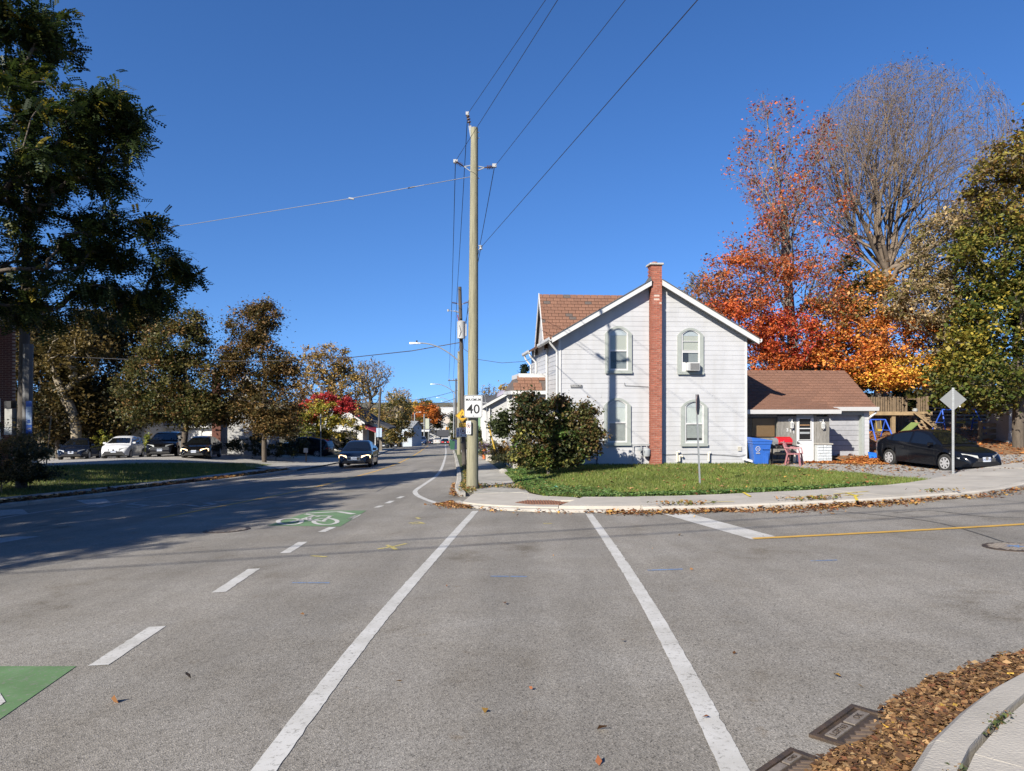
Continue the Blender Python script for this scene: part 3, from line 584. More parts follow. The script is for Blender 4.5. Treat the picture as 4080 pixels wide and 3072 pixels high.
DARKIN = mat('dark_interior', (.02, .02, .022), .8, .2); GLASS = glassmat('window_glass'); CURT = mat('curtain', (.50, .50, .48), .9, .12, 7, stretch=(9, 1, 1)); BLIND = mat('blind', (.42, .40, .34), .8, .1, 30, stretch=(1, 1, 12))
FLASH = mat('dark_flashing', (.09, .09, .085), .7, .2); FOUND = mat('foundation', (.45, .43, .39), .9, .2, 5, .4, 30); GREYM = mat('meter_grey', (.30, .32, .33), .5, .1); PIPEW = mat('cream_pipe', (.62, .58, .48), .5, .08); BLACK = mat('black_plastic', (.015, .015, .016), .5, .1)
hs_ = thing('white_house', 'white two storey house with brick chimney on its gable wall', 'house', (HS[0], HS[1], HZ), TH)
HWd, HD, EZ, SL, OV = 7.48, 9.2, 4.82, .577, .35          # width, depth, eave height, roof slope, overhang
RU = HWd / 2; WT = EZ + OV * SL; RZ = WT + RU * SL
core = MB(); core.prism([(0, -.35), (HWd, -.35), (HWd, WT), (RU, RZ), (0, WT)], 'y', .03, HD); core.build('wall', SIDING, hs_)
ch0, ch1 = 3.54, 3.925                                        # chimney span along the wall
CH = .187; nC = int((RZ + .1) / CH)
def clipu(z): return (0, HWd) if z <= WT else ((z - WT) / SL, HWd - (z - WT) / SL)
wins = []
for nm, (x0, y0, x1, y1) in {'ul': (2410, 1300, 2516, 1486), 'ur': (2698, 1307, 2801, 1490), 'll': (2406, 1585, 2512, 1773), 'lr': (2712, 1591, 2817, 1776)}.items():
    a = hu(x0, y1); b = hu(x1, y0); wins.append((a[0], b[0], a[1], b[1], nm))
def board(u0b, u1b, u0t, u1t, z0, z1, y):
    m = MB(); th = .015
    m.add([(u0b, y - th, z0), (u1b, y - th, z0), (u1t, y - .006, z1 + .012), (u0t, y - .006, z1 + .012), (u0b, y + .03, z0), (u1b, y + .03, z0), (u1t, y + .03, z1 + .012), (u0t, y + .03, z1 + .012)],
          [(0, 1, 2, 3), (5, 4, 7, 6), (4, 5, 1, 0), (3, 2, 6, 7), (4, 0, 3, 7), (1, 5, 6, 2)]); return m
for k in range(nC):
    z0 = -.02 + k * CH; z1 = min(z0 + CH, RZ - .02); a, b = clipu(z0 + .01); c, d = clipu(z1)
    if b - a < .3: continue
    spans = [(a, min(ch0 + .1, b)), (max(ch1 - .1, a), b)]
    for u0, u1 in spans:
        cuts = [(w[0] + .08, w[1] - .08) for w in wins if z0 > w[2] + .1 and z1 < w[3] - .2 and w[0] > u0 and w[1] < u1]
        pc = []; x = u0
        for c0_, c1_ in cuts: pc.append((x, c0_)); x = c1_
        pc.append((x, u1))
        for p0, p1 in pc:
            if p1 - p0 < .05: continue
            cs = [p0] + ([p0 + (p1 - p0) * random.uniform(.3, .7)] if p1 - p0 > 1.8 and random.random() < .6 else []) + [p1]
            for e0_, e1_ in zip(cs, cs[1:]): board(e0_ + (.002 if e0_ > p0 else 0), e1_, min(max(e0_ + (.002 if e0_ > p0 else 0), c), e1_), max(min(e1_, d), e0_), z0 + random.uniform(-.004, .004), z1, random.uniform(-.002, .002)).build('siding_board', SIDING, hs_)
for k in range(int(WT / CH)):                                 # street side wall
    m = MB(); z0 = -.02 + k * CH; z1 = z0 + CH
    m.add([(-.018, 0.0, z0), (-.018, HD, z0), (-.006, HD, z1), (-.006, 0.0, z1), (.03, 0, z0), (.03, HD, z0), (.03, HD, z1), (.03, 0, z1)], [(0, 1, 2, 3), (5, 4, 7, 6), (4, 5, 1, 0), (3, 2, 6, 7), (4, 0, 3, 7), (1, 5, 6, 2)])
    m.build('siding_board', SIDING, hs_)
MB().box(-.045, .05, -.045, .05, -.02, WT).build('corner_trim', TRIM, hs_); MB().box(HWd - .05, HWd + .02, -.04, .05, -.02, WT).build('corner_trim', TRIM, hs_)
MB().box(-.02, HWd + .02, -.02, HD, -.6, -.02).build('foundation', FOUND, hs_)
# main roof
def roofslab(u0, z0, u1, z1, v0, v1, t=.1):
    n = Vector((-(z1 - z0), u1 - u0)).normalized() * t
    return MB().prism([(u0, z0), (u1, z1), (u1 + n.x, z1 + n.y), (u0 + n.x, z0 + n.y)], 'y', v0, v1)
roofslab(-OV, EZ, RU, RZ, .01, HD + .3).build('roof', SHING, hs_); roofslab(RU, RZ, HWd + OV, EZ, .01, HD + .3).build('roof', SHING, hs_)
zc0, zc1 = WT + (ch0 - .01) * SL, WT + (HWd - ch1 - .02) * SL
roofslab(-OV, EZ, ch0 - .01, zc0, -.38, .01).build('roof_verge', SHING, hs_); roofslab(ch1 + .02, zc1, HWd + OV, EZ, -.38, .01).build('roof_verge', SHING, hs_)
for s in (0, 1):
    u0, u1, zt = (-OV, ch0 - .015, zc0) if s == 0 else (HWd + OV, ch1 + .025, zc1); m = MB()
    m.prism([(u0, EZ + .1), (u1, zt + .1), (u1, zt - .12), (u0, EZ - .12)], 'y', -.42, -.38); m.build('rake_board', TRIM, hs_)
    MB().prism([(u0, EZ + .12), (u1, zt + .12), (u1, zt + .09), (u0, EZ + .09)], 'y', -.45, -.30).build('drip_edge', FLASH, hs_)
    MB().prism([(u0, EZ - .02), (u1, zt - .02), (u1, zt - .04), (u0, EZ - .04)], 'y', -.37, -.005).build('soffit', TRIM, hs_)
def gutter(parent, a, b, r=.07):
    a = Vector(a); b = Vector(b); m = MB(); d = (b - a).normalized(); n = Vector((d.y, -d.x, 0)); pr = [(-r, r), (-r * .9, -r * .4), (-r * .4, -r), (r * .6, -r), (r, r), (r * .8, r), (r * .5, -r * .7), (-r * .3, -r * .7), (-r * .75, r)]
    vs = [p + n * o + Vector((0, 0, h)) for p in (a, b) for o, h in pr]; k = len(pr)
    m.add(vs, [(j, (j + 1) % k, k + (j + 1) % k, k + j) for j in range(k)] + [tuple(range(k)), tuple(range(2 * k - 1, k - 1, -1))]); return m.build('gutter', TRIM, parent)
gutter(hs_, (-OV - .06, -.42, EZ + .02), (-OV - .06, 3.2, EZ + .02)); gutter(hs_, (-OV - .06, 6.6, EZ + .02), (-OV - .06, HD + .3, EZ + .02)); gutter(hs_, (HWd + OV + .05, HD, EZ + .02), (HWd + OV + .05, -.42, EZ + .02))
def downspout(parent, p, m=TRIM, r=.045): return MB().tube(p, r, 8).build('downspout', m, parent, smooth=True)
downspout(hs_, [(-OV - .05, -.25, EZ - .02), (-OV - .05, -.22, EZ - .12), (-.12, -.06, EZ - .42), (-.1, -.03, EZ - .6), (-.1, -.03, .1)])
downspout(hs_, [(-OV - .05, 6.8, EZ - .02), (-OV, 6.8, EZ - .2), (-.08, 6.75, EZ - .5), (-.08, 6.75, 3.0)]); downspout(hs_, [(-OV - .05, HD - .3, EZ - .02), (-OV, HD - .3, EZ - .2), (-.08, HD - .3, EZ - .55), (-.08, HD - .3, 2.2)])
downspout(hs_, [(-.08, 3.0, EZ - .1), (-.07, 3.0, 1.2)])
# cross gable facing the main street
v0, vr, v1, ov = 3.3, 4.9, 6.5, .16; gz0, gz1 = EZ, RZ + .06
MB().prism([(v0, gz0), (v1, gz0), (vr, gz1)], 'x', -.02, RU).build('gable_wall', SIDING, hs_)
sg = (gz1 - gz0) / (vr - v0)
def croof(va, za, vb, zb, t=.09):
    n = Vector((-(zb - za), vb - va)).normalized() * t
    if n.y < 0: n = -n
    return MB().prism([(va, za), (vb, zb), (vb + n.x, zb + n.y), (va + n.x, za + n.y)], 'x', -ov, RU).build('roof', ROOFU, hs_)
croof(v0 - .1, gz0 - .1 * sg, vr, gz1); croof(v1 + .1, gz0 - .1 * sg, vr, gz1)
for va, vb in ((v0 - .1, vr), (v1 + .1, vr)): MB().prism([(va, gz0 + .02), (vb, gz1 + .15), (vb, gz1 - .1), (va, gz0 - .25)], 'x', -ov - .03, -ov + .002).build('rake_board', TRIM, hs_)
nrm = Vector((-(gz1 - gz0), vr - v0)).normalized(); nrm = nrm if nrm.y > 0 else -nrm
rowsN = 17; ln = math.hypot(gz1 - gz0, vr - v0); sl_d = Vector((vr - v0, gz1 - gz0)).normalized()
def shingle_mesh(w, h): return MB().add([(0, 0, 0), (w, 0, 0), (w, h, -.006), (0, h, -.006), (0, 0, .03), (w, 0, .03), (w, h, .004), (0, h, .004)], [(3, 2, 1, 0), (4, 5, 6, 7), (0, 1, 5, 4), (1, 2, 6, 5), (2, 3, 7, 6), (3, 0, 4, 7)]).mesh('shingle', SHING)
shm = shingle_mesh(.295, ln / rowsN * 1.35); shm2 = shingle_mesh(.295, ln / rowsN * 1.35); shm2.materials[0] = SHING2
ang = math.atan2(sl_d.y, sl_d.x)
for r_ in range(rowsN):
    t = r_ / rowsN; v = v0 - .1 + (vr - v0 + .1) * t + nrm.x * .09; z = gz0 - .1 * sg + (gz1 - gz0 + .1 * sg) * t + nrm.y * .09
    uu = -ov + (0 if r_ % 2 else -.15); umax = (z - WT) / SL + .45
    while uu < min(umax, RU):
        w = min(.295, uu + .295 + ov) if uu < -ov else .295
        o = link('shingle', shm2 if random.random() < .035 else shm, hs_, (max(uu, -ov), v, z), (ang, 0, 0), (w / .295, 1, 1)); uu += .315
# chimney: every brick of the front face a piece
cm = MB(); cz1 = 7.80
cm.box(ch0 + .012, ch1 + .02, -.318, .12, -.05, cz1); cmo = cm.build('chimney', MORTAR, hs_)
bw, bh, gap_ = .2, .058, .013; bm_f = MB().box(0, bw, 0, .09, 0, bh).mesh('brick', BRICKM); bm_h = MB().box(0, bw / 2 - gap_ / 2, 0, .09, 0, bh).mesh('brick', BRICKM)
bm_fs = bm_f.copy(); bm_fs.materials[0] = SPALL; bm_hs = bm_h.copy(); bm_hs.materials[0] = SPALL
side = MB(); z = 0.; k = 0; nb = 0
while z + bh < cz1 - .05:
    up_ = z > 6.2; l0 = ch0; x = l0; seq = ['f', 'f'] if k % 2 else ['h', 'f', 'h']
    for q in seq:
        w = bw if q == 'f' else bw / 2 - gap_ / 2
        if x + w > ch1 + .03: w = ch1 + .03 - x
        sp = (6.05 < z < 6.6 and (x < ch0 + .2 or x > ch1 - .2) and random.random() < .4) or (6.9 < z < 7.3 and random.random() < .1)
        yy_ = -.33 + (random.uniform(.008, .03) if sp else random.uniform(-.003, .004))
        link('brick', (bm_fs if sp else bm_f) if q == 'f' else (bm_hs if sp else bm_h), cmo, (x, yy_, z)); nb += 1; x += w + gap_
    for s_, ux in ((0, l0), (1, ch1)):
        off_ = .1 if k % 2 else 0.
        for j in range(3):
            y0 = -.33 + .1 + j * .21 - off_ * (j > 0); y1 = y0 + .2
            if y1 < .2: side.box(ux - .004, ux + .06, y0, y1, z, z + bh) if s_ == 0 else side.box(ux - .05, ux + .03, y0, y1, z, z + bh)
    z += bh + gap_; k += 1
tag(side.build('side_bricks', BRICKM, cmo), kind='stuff')
capm = mat('chimney_cap', (.42, .40, .36), .9, .25, 12, .5, 30)
MB().box(ch0 - .07, ch1 + .09, -.40, .22, cz1 - .06, cz1 + .02).build('cap', capm, cmo, bevel=.015); MB().lathe([(.11, cz1 + .0), (.11, cz1 + .1), (.09, cz1 + .1)], 12, (RU, -.08, 0)).build('flue', BRICKM, cmo)
MB().prism([(ch0 - .2, RZ - .2), (ch0 + .02, RZ + .15), (ch0 + .02, RZ - .1)], 'y', -.3, .2).build('flashing', FLASH, hs_); MB().prism([(ch1 + .22, RZ - .16), (ch1 - .02, RZ + .08), (ch1 - .02, RZ - .12)], 'y', -.3, .2).build('flashing', FLASH, hs_)
# arched sash windows
def arch(u0, u1, z0, z1, rise, n=12):
    """window outline, segmental arch on top"""
    return [(u0, z0), (u1, z0)] + [(u1 + (u0 - u1) * t, z1 - rise + rise * (1 - (2 * t - 1) ** 2)) for t in np.linspace(0, 1, n)]
def ringmesh(outer, inner, y0, y1):
    m = MB(); n = len(outer); vs = [(a, y0, b) for a, b in outer] + [(a, y0, b) for a, b in inner] + [(a, y1, b) for a, b in outer] + [(a, y1, b) for a, b in inner]; fs = []
    for i in range(n):
        j = (i + 1) % n; fs += [(i, j, n + j, n + i), (2 * n + i, 3 * n + i, 3 * n + j, 2 * n + j), (i, 2 * n + i, 2 * n + j, j), (n + i, n + j, 3 * n + j, 3 * n + i)]
    return m.add(vs, fs)
for u0, u1, z0, z1, nm in wins:
    rs = .30; w = .15; bsill = .1
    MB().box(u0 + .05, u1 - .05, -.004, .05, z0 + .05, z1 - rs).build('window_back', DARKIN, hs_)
    win = ringmesh(arch(u0, u1, z0, z1, rs), arch(u0 + w, u1 - w, z0 + bsill, z1 - .09, rs - .14), -.075, .03).build('window', SAGE, hs_)
    MB().box(u0 - .01, u1 + .01, -.11, -.07, z0 - .02, z0 + .08).build('sill', SAGE, win)
    i0, i1, j0, j1 = u0 + w, u1 - w, z0 + bsill, z1 - .09; fw = .055
    ringmesh(arch(i0 - .005, i1 + .005, j0 - .005, j1 + .005, rs - .14), arch(i0 + fw, i1 - fw, j0 + fw * 1.2, j1 - .02, rs - .14), -.055, .0).build('sash_frame', TRIM, win)
    mid = j0 + (j1 - j0) * (.47 if nm[0] == 'u' else .47)
    MB().box(i0 + fw - .01, i1 - fw + .01, -.05, -.005, mid - .03, mid + .03).build('meeting_rail', TRIM, win)
    MB().add([(a, -.028, b) for a, b in arch(i0 + fw - .01, i1 - fw + .01, mid, j1 - .012, rs - .14)], [tuple(range(14))]).build('pane', GLASS, win)
    MB().add([(a, -.02, b) for a, b in [(i0 + fw, j0 + fw), (i1 - fw, j0 + fw), (i1 - fw, mid), (i0 + fw, mid)]], [(0, 1, 2, 3)]).build('pane', GLASS, win)
    back = {'ul': (BLIND, BLIND), 'ur': (BLIND, BLIND), 'll': (CURT, CURT), 'lr': (CURT, CURT)}[nm]
    MB().add([(a, -.0055 if nm[1] == 'l' else -.006, b) for a, b in arch(i0 + fw, i1 - fw, mid, j1 - .02, rs - .14)], [tuple(range(14))]).build('blind' if nm[0] == 'u' else 'curtain', back[0], win)
    if nm != 'lr': MB().box(i0 + fw + (.0 if nm[0] == 'l' else .25), i1 - fw, -.012, -.006, j0 + fw + .02, mid).build('blind' if nm[0] == 'u' else 'curtain', mat('grey_blind', (.22, .22, .21), .8, .15, 20, stretch=(1, 1, 10)) if nm[0] == 'u' else mat('grey_curtain', (.28, .28, .27), .9, .1), win)
    else: MB().box(i0 + fw + .02, i1 - fw, -.012, -.006, j0 + fw + .15, mid).build('curtain', mat('grey_curtain', (.28, .28, .27), .9, .1), win)
    if nm == 'ul': MB().box(i0 + fw, i1 - fw, -.03, -.02, j0 + .36, j0 + .38).build('muntin', BLACK, win)
    if nm == 'ur':
        for zz in (mid + .42, mid + .06): MB().box(i0 + fw, i1 - fw, -.045, -.02, zz - .012, zz + .012).build('muntin', TRIM, win)
        ac = thing('air_conditioner', 'white window air conditioner under the upper right sash', 'air conditioner', (*hw((i0 + i1) / 2 + .04, -.0), HZ + j0 + .02), TH)
        MB().box(-.25, .25, -.32, -.03, .0, .32).build('case', TRIM, ac, bevel=.012); MB().box(-.14, .22, -.328, -.318, .03, .29).build('grille', mat('ac_grille', (.16, .16, .16), .6, .2, 60), ac)
        MB().box(-.42, -.25, -.05, -.03, .0, .34).build('side_panel', TRIM, ac)
        for q in range(8): MB().box(-.235, -.15, -.324, -.318, .04 + q * .032, .052 + q * .032).build('slot', GREYM, ac)
# street name plate
a = hu(2295, 1538); npl = thing('street_name_plate', 'small black plate lettered PEARSON ST. on the white siding', 'sign', (*hw(a[0], -.045), HZ + a[1]), TH)
MB().box(-.225, .225, -.012, .004, -.055, .055).build('plate', BLACK, npl); text('lettering', 'PEARSON ST.', .085, TRIM, npl, (0, -.014, -.004), sx=.8, bold=.002)
ringmesh([(-.225, -.055), (.225, -.055), (.225, .055), (-.225, .055)], [(-.218, -.048), (.218, -.048), (.218, .048), (-.218, .048)], -.0155, -.011).build('border', TRIM, npl)
# gas meter, pipes and vents at the foot of the wall
def hp(px, py, v=-.12): a = hu(px, py, v); return (a[0], v, a[1])
gm = thing('gas_meter', 'grey gas meter with pipes beside the chimney foot', 'gas meter', (HS[0], HS[1], HZ), TH)
gz = hp(2577, 1800, -.2); MB().lathe([(.02, -.2), (.13, -.17), (.15, -.05), (.15, .08), (.1, .14), (.02, .15)], 12, gz).build('meter_body', GREYM, gm, smooth=True)
MB().lathe([(.05, -.04), (.085, -.03), (.085, .0)], 10, (gz[0] - .28, gz[1], gz[2] + .1), 'y').build('regulator', GREYM, gm, smooth=True)
MB().tube([hp(2555, 1848), hp(2555, 1772)], .018, 6).tube([hp(2522, 1838), hp(2521, 1772), hp(2560, 1770), hp(2592, 1772), hp(2592, 1800)], .02, 6).tube([hp(2577, 1772), hp(2577, 1790)], .02, 6).build('pipe', GREYM, gm)
pv_ = hs_
for pts in ([hp(2698, 1840), hp(2698, 1800), hp(2707, 1798)], [hp(2707, 1838), hp(2707, 1815), hp(2716, 1814), hp(2720, 1820)], [hp(2824, 1838), hp(2824, 1803), hp(2830, 1801)]): MB().tube(pts, .045, 8).build('vent_pipe', PIPEW, hs_, smooth=True)
a = hu(2945, 1787); 
for q in range(4): MB().prism([(a[0] - .07, a[1] - .08 + q * .045), (a[0] + .07, a[1] - .08 + q * .045), (a[0] + .07, a[1] - .05 + q * .045), (a[0] - .07, a[1] - .05 + q * .045)], 'y', -.07, -.03).build('dryer_vent', PIPEW, hs_)
MB().tube([hp(2640, 1812, -.05), hp(2760, 1808, -.05), hp(2870, 1812, -.05), hp(2945, 1818, -.05), hp(2972, 1812, -.05)], .008, 5).build('cable', BLACK, hs_)
MB().tube([hp(2488, 1525, -.05), hp(2489, 1536, -.05), hp(2530, 1538, -.05), hp(2584, 1541, -.05)], .008, 5).build('cable', BLACK, hs_)
MB().tube([hp(2378, 1852, -.1), hp(2381, 1790, -.1)], .02, 6).build('stand_pipe', BLACK, hs_)
# front porch with mansard skirt on the street side
PZ0, PZ1 = 2.92, 3.52; pu, pv0, pv1 = -1.55, 3.6, 7.6
MB().box(pu + .35, .0, pv0 + .3, pv1 - .3, PZ1 - .04, PZ1 + .16).build('porch_parapet', TRIM, hs_)
MB().add([(pu, pv0, PZ0), (0, pv0, PZ0), (0, pv1, PZ0), (pu, pv1, PZ0), (pu + .38, pv0 + .33, PZ1), (0, pv0 + .33, PZ1), (0, pv1 - .33, PZ1), (pu + .38, pv1 - .33, PZ1)], [(0, 1, 5, 4), (3, 0, 4, 7), (2, 3, 7, 6), (4, 5, 6, 7), (0, 3, 2, 1)]).build('porch_roof', SHING2, hs_)
for r_ in range(4):
    t = r_ / 4; z = PZ0 + (PZ1 - PZ0) * t; v = pv0 + .33 * t; a_ = math.atan2(PZ1 - PZ0, .33)
    uu = pu + .38 * t + (0 if r_ % 2 else .12)
    while uu < -.3: link('shingle', shm, hs_, (uu, v - .012, z), (a_, 0, 0), (1, 1, 1)); uu += .315
MB().box(pu - .03, .0, pv0 - .04, pv1 + .04, PZ0 - .16, PZ0 - .005).build('porch_fascia', TRIM, hs_)
for vv in (pv0 + .15, pv1 - .15): MB().box(pu + .12, pu + .26, vv - .07, vv + .07, -.3, PZ0 - .16).build('porch_post', TRIM, hs_)
MB().box(pu, 0, pv0, pv1, -1.1, .05).build('porch_base', FOUND, hs_)
for k in range(5): MB().box(pu + .15, pu + 1.1, pv0 - .28 * (k + 1), pv0 - .28 * k, -1.3, .05 - .17 * (k + 1)).build('step', CONC_OLD, hs_)
MB().box(pu - .05, pu + .14, pv0 - 1.45, pv0, -1.4, -.12).build('stair_wall', FOUND, hs_)
for k in range(9): MB().box(pu + .03, pu + .05, pv0 - 1.38 + k * .16, pv0 - 1.36 + k * .16, -.12, .8).build('baluster', BLACK, hs_)
MB().box(pu + .01, pu + .07, pv0 - 1.42, pv0 + .05, .78, .83).build('handrail', BLACK, hs_)

# ---------------------------------------------------------------- garage annex
AG = thing('garage_annex', 'low annex with brown shingle roof, white door and grey garage door', 'garage', (HS[0], HS[1], HZ), TH)
WOODG = mat('weathered_plank', (.21, .20, .18), .85, .3, 5, .4, 40, orand=.12, stretch=(14, 1, 1)); GDOOR = mat('grey_door_board', (.33, .335, .35), .6, .1, 6, .1, 40, orand=.05); BLOCK = mat('pale_block', (.52, .56, .58), .9, .12, 9, .5, 30, orand=.06); DOORW = mat('white_door', (.6, .605, .61), .35, .03)
av = .75; av2 = 2.45                                            # front wall planes: porch bay, garage door set well back
au = lambda px, v=av: hu(px, 1700, v)[0]; az = lambda py, v=av, px=3200: hu(px, py, v)[1]
uR = au(3461, 2.25); ez1 = az(1640, .45); e0 = .42; e1 = 2.0; ez2 = hu(3400, 1629, e1)[1]; rv = 4.4; rz_ = hu(3364, 1485, rv)[1]; uP = au(3303); uE = au(3491, e1)
MB().prism([(HWd + .02, -.3), (uR - .02, -.3), (uR - .02, ez2), (HWd + .02, ez2)], 'y', av2 + .1, 6.8).build('wall', SIDING, AG); MB().box(HWd + .02, uP - .02, av + .31, av2 + .09, -.3, ez1 - .14).build('bay_wall', WOODG, AG)
MB().prism([(av2, ez2 - .02), (6.8, ez2 - .02), (rv, rz_ - .08)], 'x', uR - .08, uR - .03).build('gable_wall', SIDING, AG)
def aslab(va, za, vb, zb, u0, u1, t=.07, hip=0.):
    n = Vector((-(zb - za), vb - va)).normalized() * t; n = n if n.y > 0 else -n
    o = MB(); o.add([(u0, va, za), (u1, va, za), (u1 - hip, vb, zb), (u0, vb, zb), (u0, va + n.x, za + n.y), (u1, va + n.x, za + n.y), (u1 - hip, vb + n.x, zb + n.y), (u0, vb + n.x, zb + n.y)], [(3, 2, 1, 0), (4, 5, 6, 7), (0, 1, 5, 4), (1, 2, 6, 5), (2, 3, 7, 6), (3, 0, 4, 7)])
    return o.build('roof', ROOFU, AG)
aslab(e1, ez2, rv, rz_, HWd, uE); aslab(6.9, ez2, rv, rz_, HWd, uE)
ms = (rz_ - ez2) / (rv - e1); vm = 3.0; zm = ez2 + ms * (vm - e1) + .05; uQ = au(3347, .4); hip = 1.7; aslab(e0, ez1, vm, zm, HWd, uQ, .07, hip)
cnt = 0; rest = MB()
def tile_roof(va, za, vb, zb, u0_, u1_, rn, hip=0., skip=None):
    global cnt
    ln = math.hypot(vb - va, zb - za); sa = math.atan2(zb - za, vb - va); am = shingle_mesh(.40, ln / rn * 1.35); nn = Vector((-(zb - za), vb - va)).normalized() * .07
    for r_ in range(rn):
        t = r_ / rn; v = va + (vb - va) * t + nn.x; z = za + (zb - za) * t + nn.y; uu = u0_ + (0 if r_ % 2 else -.2); um = u1_ - hip * t
        while uu < um:
            u0 = max(uu, u0_ + .01); w = min(uu + .4, um) - u0
            if w > .03 and not (skip and skip(u0 + w, v)):
                if cnt < 300: link('shingle', am, AG, (u0, v, z), (sa, 0, 0), (w / .4, 1, 1)); cnt += 1
                else:
                    c, s = math.cos(sa), math.sin(sa); h = ln / rn * 1.35; rest.add([(u0, v - .03 * s, z + .03 * c), (u0 + w, v - .03 * s, z + .03 * c), (u0 + w, v + h * c, z + h * s + .004), (u0, v + h * c, z + h * s + .004), (u0, v, z), (u0 + w, v, z)], [(0, 1, 2, 3), (0, 4, 5, 1)])
            uu += .42
tile_roof(e0, ez1, vm, zm, HWd, uQ, 13, hip); tile_roof(e1, ez2, rv, rz_, HWd, uE, 14, 0, lambda u, v: v < vm - .35 and u < uQ - hip * (v - e0) / (vm - e0) - .3)
if rest.v: tag(rest.build('shingle_rows', SHING, AG), kind='stuff')
gutter(AG, (HWd + .05, e0 - .07, ez1 + .0), (uQ, e0 - .07, ez1 + .0), .085); gutter(AG, (au(3300, e1 - .1), e1 - .08, ez2 + .0), (uE + .05, e1 - .08, ez2 + .0), .085)
MB().box(HWd, uQ, e0 + .02, e0 + .1, ez1 - .1, ez1).build('fascia', TRIM, AG); MB().box(HWd, uQ - .05, e0 + .1, av2, ez1 - .13, ez1 - .1).build('soffit', WOODG, AG); MB().box(uP, uE, e1 + .02, e1 + .1, ez2 - .1, ez2).build('fascia', TRIM, AG)
downspout(AG, [(uE - .02, e1 - .06, ez2), (uE, e1, ez2 - .15), (uE - .2, e1 + .1, ez2 - .35), (uR + .02, e1 + .25, ez2 - .45)], TRIM, .05)
# dark porch window with bamboo blind
x0, x1, x2 = HWd + .03, au(3006), au(3096)
MB().box(x0, x2, av + .22, av + .3, -.2, ez1 - .1).build('bay_back', mat('porch_dark', (.07, .055, .045), .8, .2), AG)
MB().box(x1, x2 - .02, av + .17, av + .2, az(1740), az(1665)).build('bamboo_blind', mat('bamboo', (.17, .09, .035), .8, .25, 30, .3, 60, stretch=(1, 1, 10)), AG)
MB().add([(x0, av + .02, az(1745)), (x2, av + .02, az(1745)), (x2, av + .02, az(1662)), (x0, av + .02, az(1662))], [(0, 1, 2, 3)]).build('window_pane', GLASS, AG)
MB().box(x0, x2, av - .02, av + .2, -.2, az(1745)).build('bay_wall', WOODG, AG)
for k in range(14): MB().box(x0 + k * (x2 - x0) / 14, x0 + (k + .93) * (x2 - x0) / 14, av - .01, av + .02, az(1662), ez1 - .1).build('plank', WOODG, AG)
MB().box(x0, x2, av - .02, av + .05, az(1662) - .05, az(1662)).build('window_head', mat('dark_wood', (.045, .04, .036), .8, .2), AG)
def planks(pa, pb, pt, pbm, n):
    u0, u1 = au(pa), au(pb); w = (u1 - u0) / n
    for k in range(n): MB().box(u0 + k * w + .004, u0 + (k + 1) * w - .004, av - .03 + random.uniform(-.006, .006), av + .1, az(pbm), az(pt)).build('plank', WOODG, AG)
planks(3097, 3172, 1658, 1850, 6); planks(3243, 3252, 1655, 1842, 1); planks(3252, 3303, 1660, 1772, 4)
# white door with two panes and two panels
d0, d1, dz0, dz1 = au(3173), au(3241), az(1841), az(1652)
door = MB().box(d0, d1, av - .02, av + .05, dz0, dz1 - .14).build('door', DOORW, AG); MB().box(d0, d1, av - .015, av + .05, dz1 - .14, dz1).build('door_head', GREYM, AG)
w0, w1, wz0, wz1 = au(3182), au(3227), az(1751), az(1668); fr_ = ringmesh([(w0 - .04, wz0 - .03), (w1 + .04, wz0 - .03), (w1 + .04, wz1 + .03), (w0 - .04, wz1 + .03)], [(w0, wz0), (w1, wz0), (w1, wz1), (w0, wz1)], av - .06, av - .02).build('pane_frame', TRIM, door)
wm = wz0 + (wz1 - wz0) * .53; MB().box(w0, w1, av - .055, av - .021, wm - .02, wm + .02).build('rail', TRIM, door)
for a_, b_ in ((wz0, wm - .02), (wm + .02, wz1)): MB().box(w0, w1, av - .035, av - .0215, a_, b_).build('pane', mat('dark_pane', (.012, .013, .014), .06, .1), door)
MB().box(w0 + .03, w1 - .03, av - .04, av - .036, wm + .12, wm + .16).build('shelf_edge', mat('warm_wood', (.3, .17, .08), .7, .1), door); MB().box(w0 + .03, w1 - .03, av - .04, av - .036, wm - .22, wm - .14).build('shelf_edge', GREYM, door)
for k in range(2):
    q0 = d0 + .09 + k * (d1 - d0 - .04) / 2; q1 = q0 + (d1 - d0) / 2 - .15; ringmesh([(q0, dz0 + .22), (q1, dz0 + .22), (q1, dz0 + .78), (q0, dz0 + .78)], [(q0 + .04, dz0 + .26), (q1 - .04, dz0 + .26), (q1 - .04, dz0 + .74), (q0 + .04, dz0 + .74)], av - .035, av - .02).build('door_panel', DOORW, door)
MB().box(d0 + .02, d0 + .12, av - .07, av - .05, az(1765), az(1763)).box(d0 + .02, d0 + .05, av - .06, av - .02, az(1768), az(1758)).build('handle', BLACK, door)
# lanterns and house number
def lantern(px, py):
    m = MB(); c = (au(px), av - .12, az(py)); L_ = MB()
    o = L_.lathe([(.055, -.13), (.075, -.12), (.075, -.10)], 6, c).lathe([(.085, .08), (.06, .12), (.02, .16)], 6, c).lathe([(.02, -.17), (.03, -.13)], 6, c).tube([(c[0] - .06, av, c[2] + .2), (c[0] - .06, av - .1, c[2] + .26), (c[0], av - .14, c[2] + .22), (c[0], av - .12, c[2] + .16)], .018, 6).lathe([(.07, -.03), (.07, 0)], 10, (c[0] - .06, av - .01, c[2] + .2), 'y')
    for k in range(6):
        a = k * math.pi / 3; L_.tube([(c[0] + .07 * math.cos(a), c[1] + .07 * math.sin(a), c[2] - .1), (c[0] + .08 * math.cos(a), c[1] + .08 * math.sin(a), c[2] + .08)], .009, 4)
    q = L_.build('lantern', TRIM, AG); MB().lathe([(.055, -.1), (.065, .08)], 6, c).build('lantern_glass', mat('lantern_glass', (.35, .37, .38), .15, .05), q)
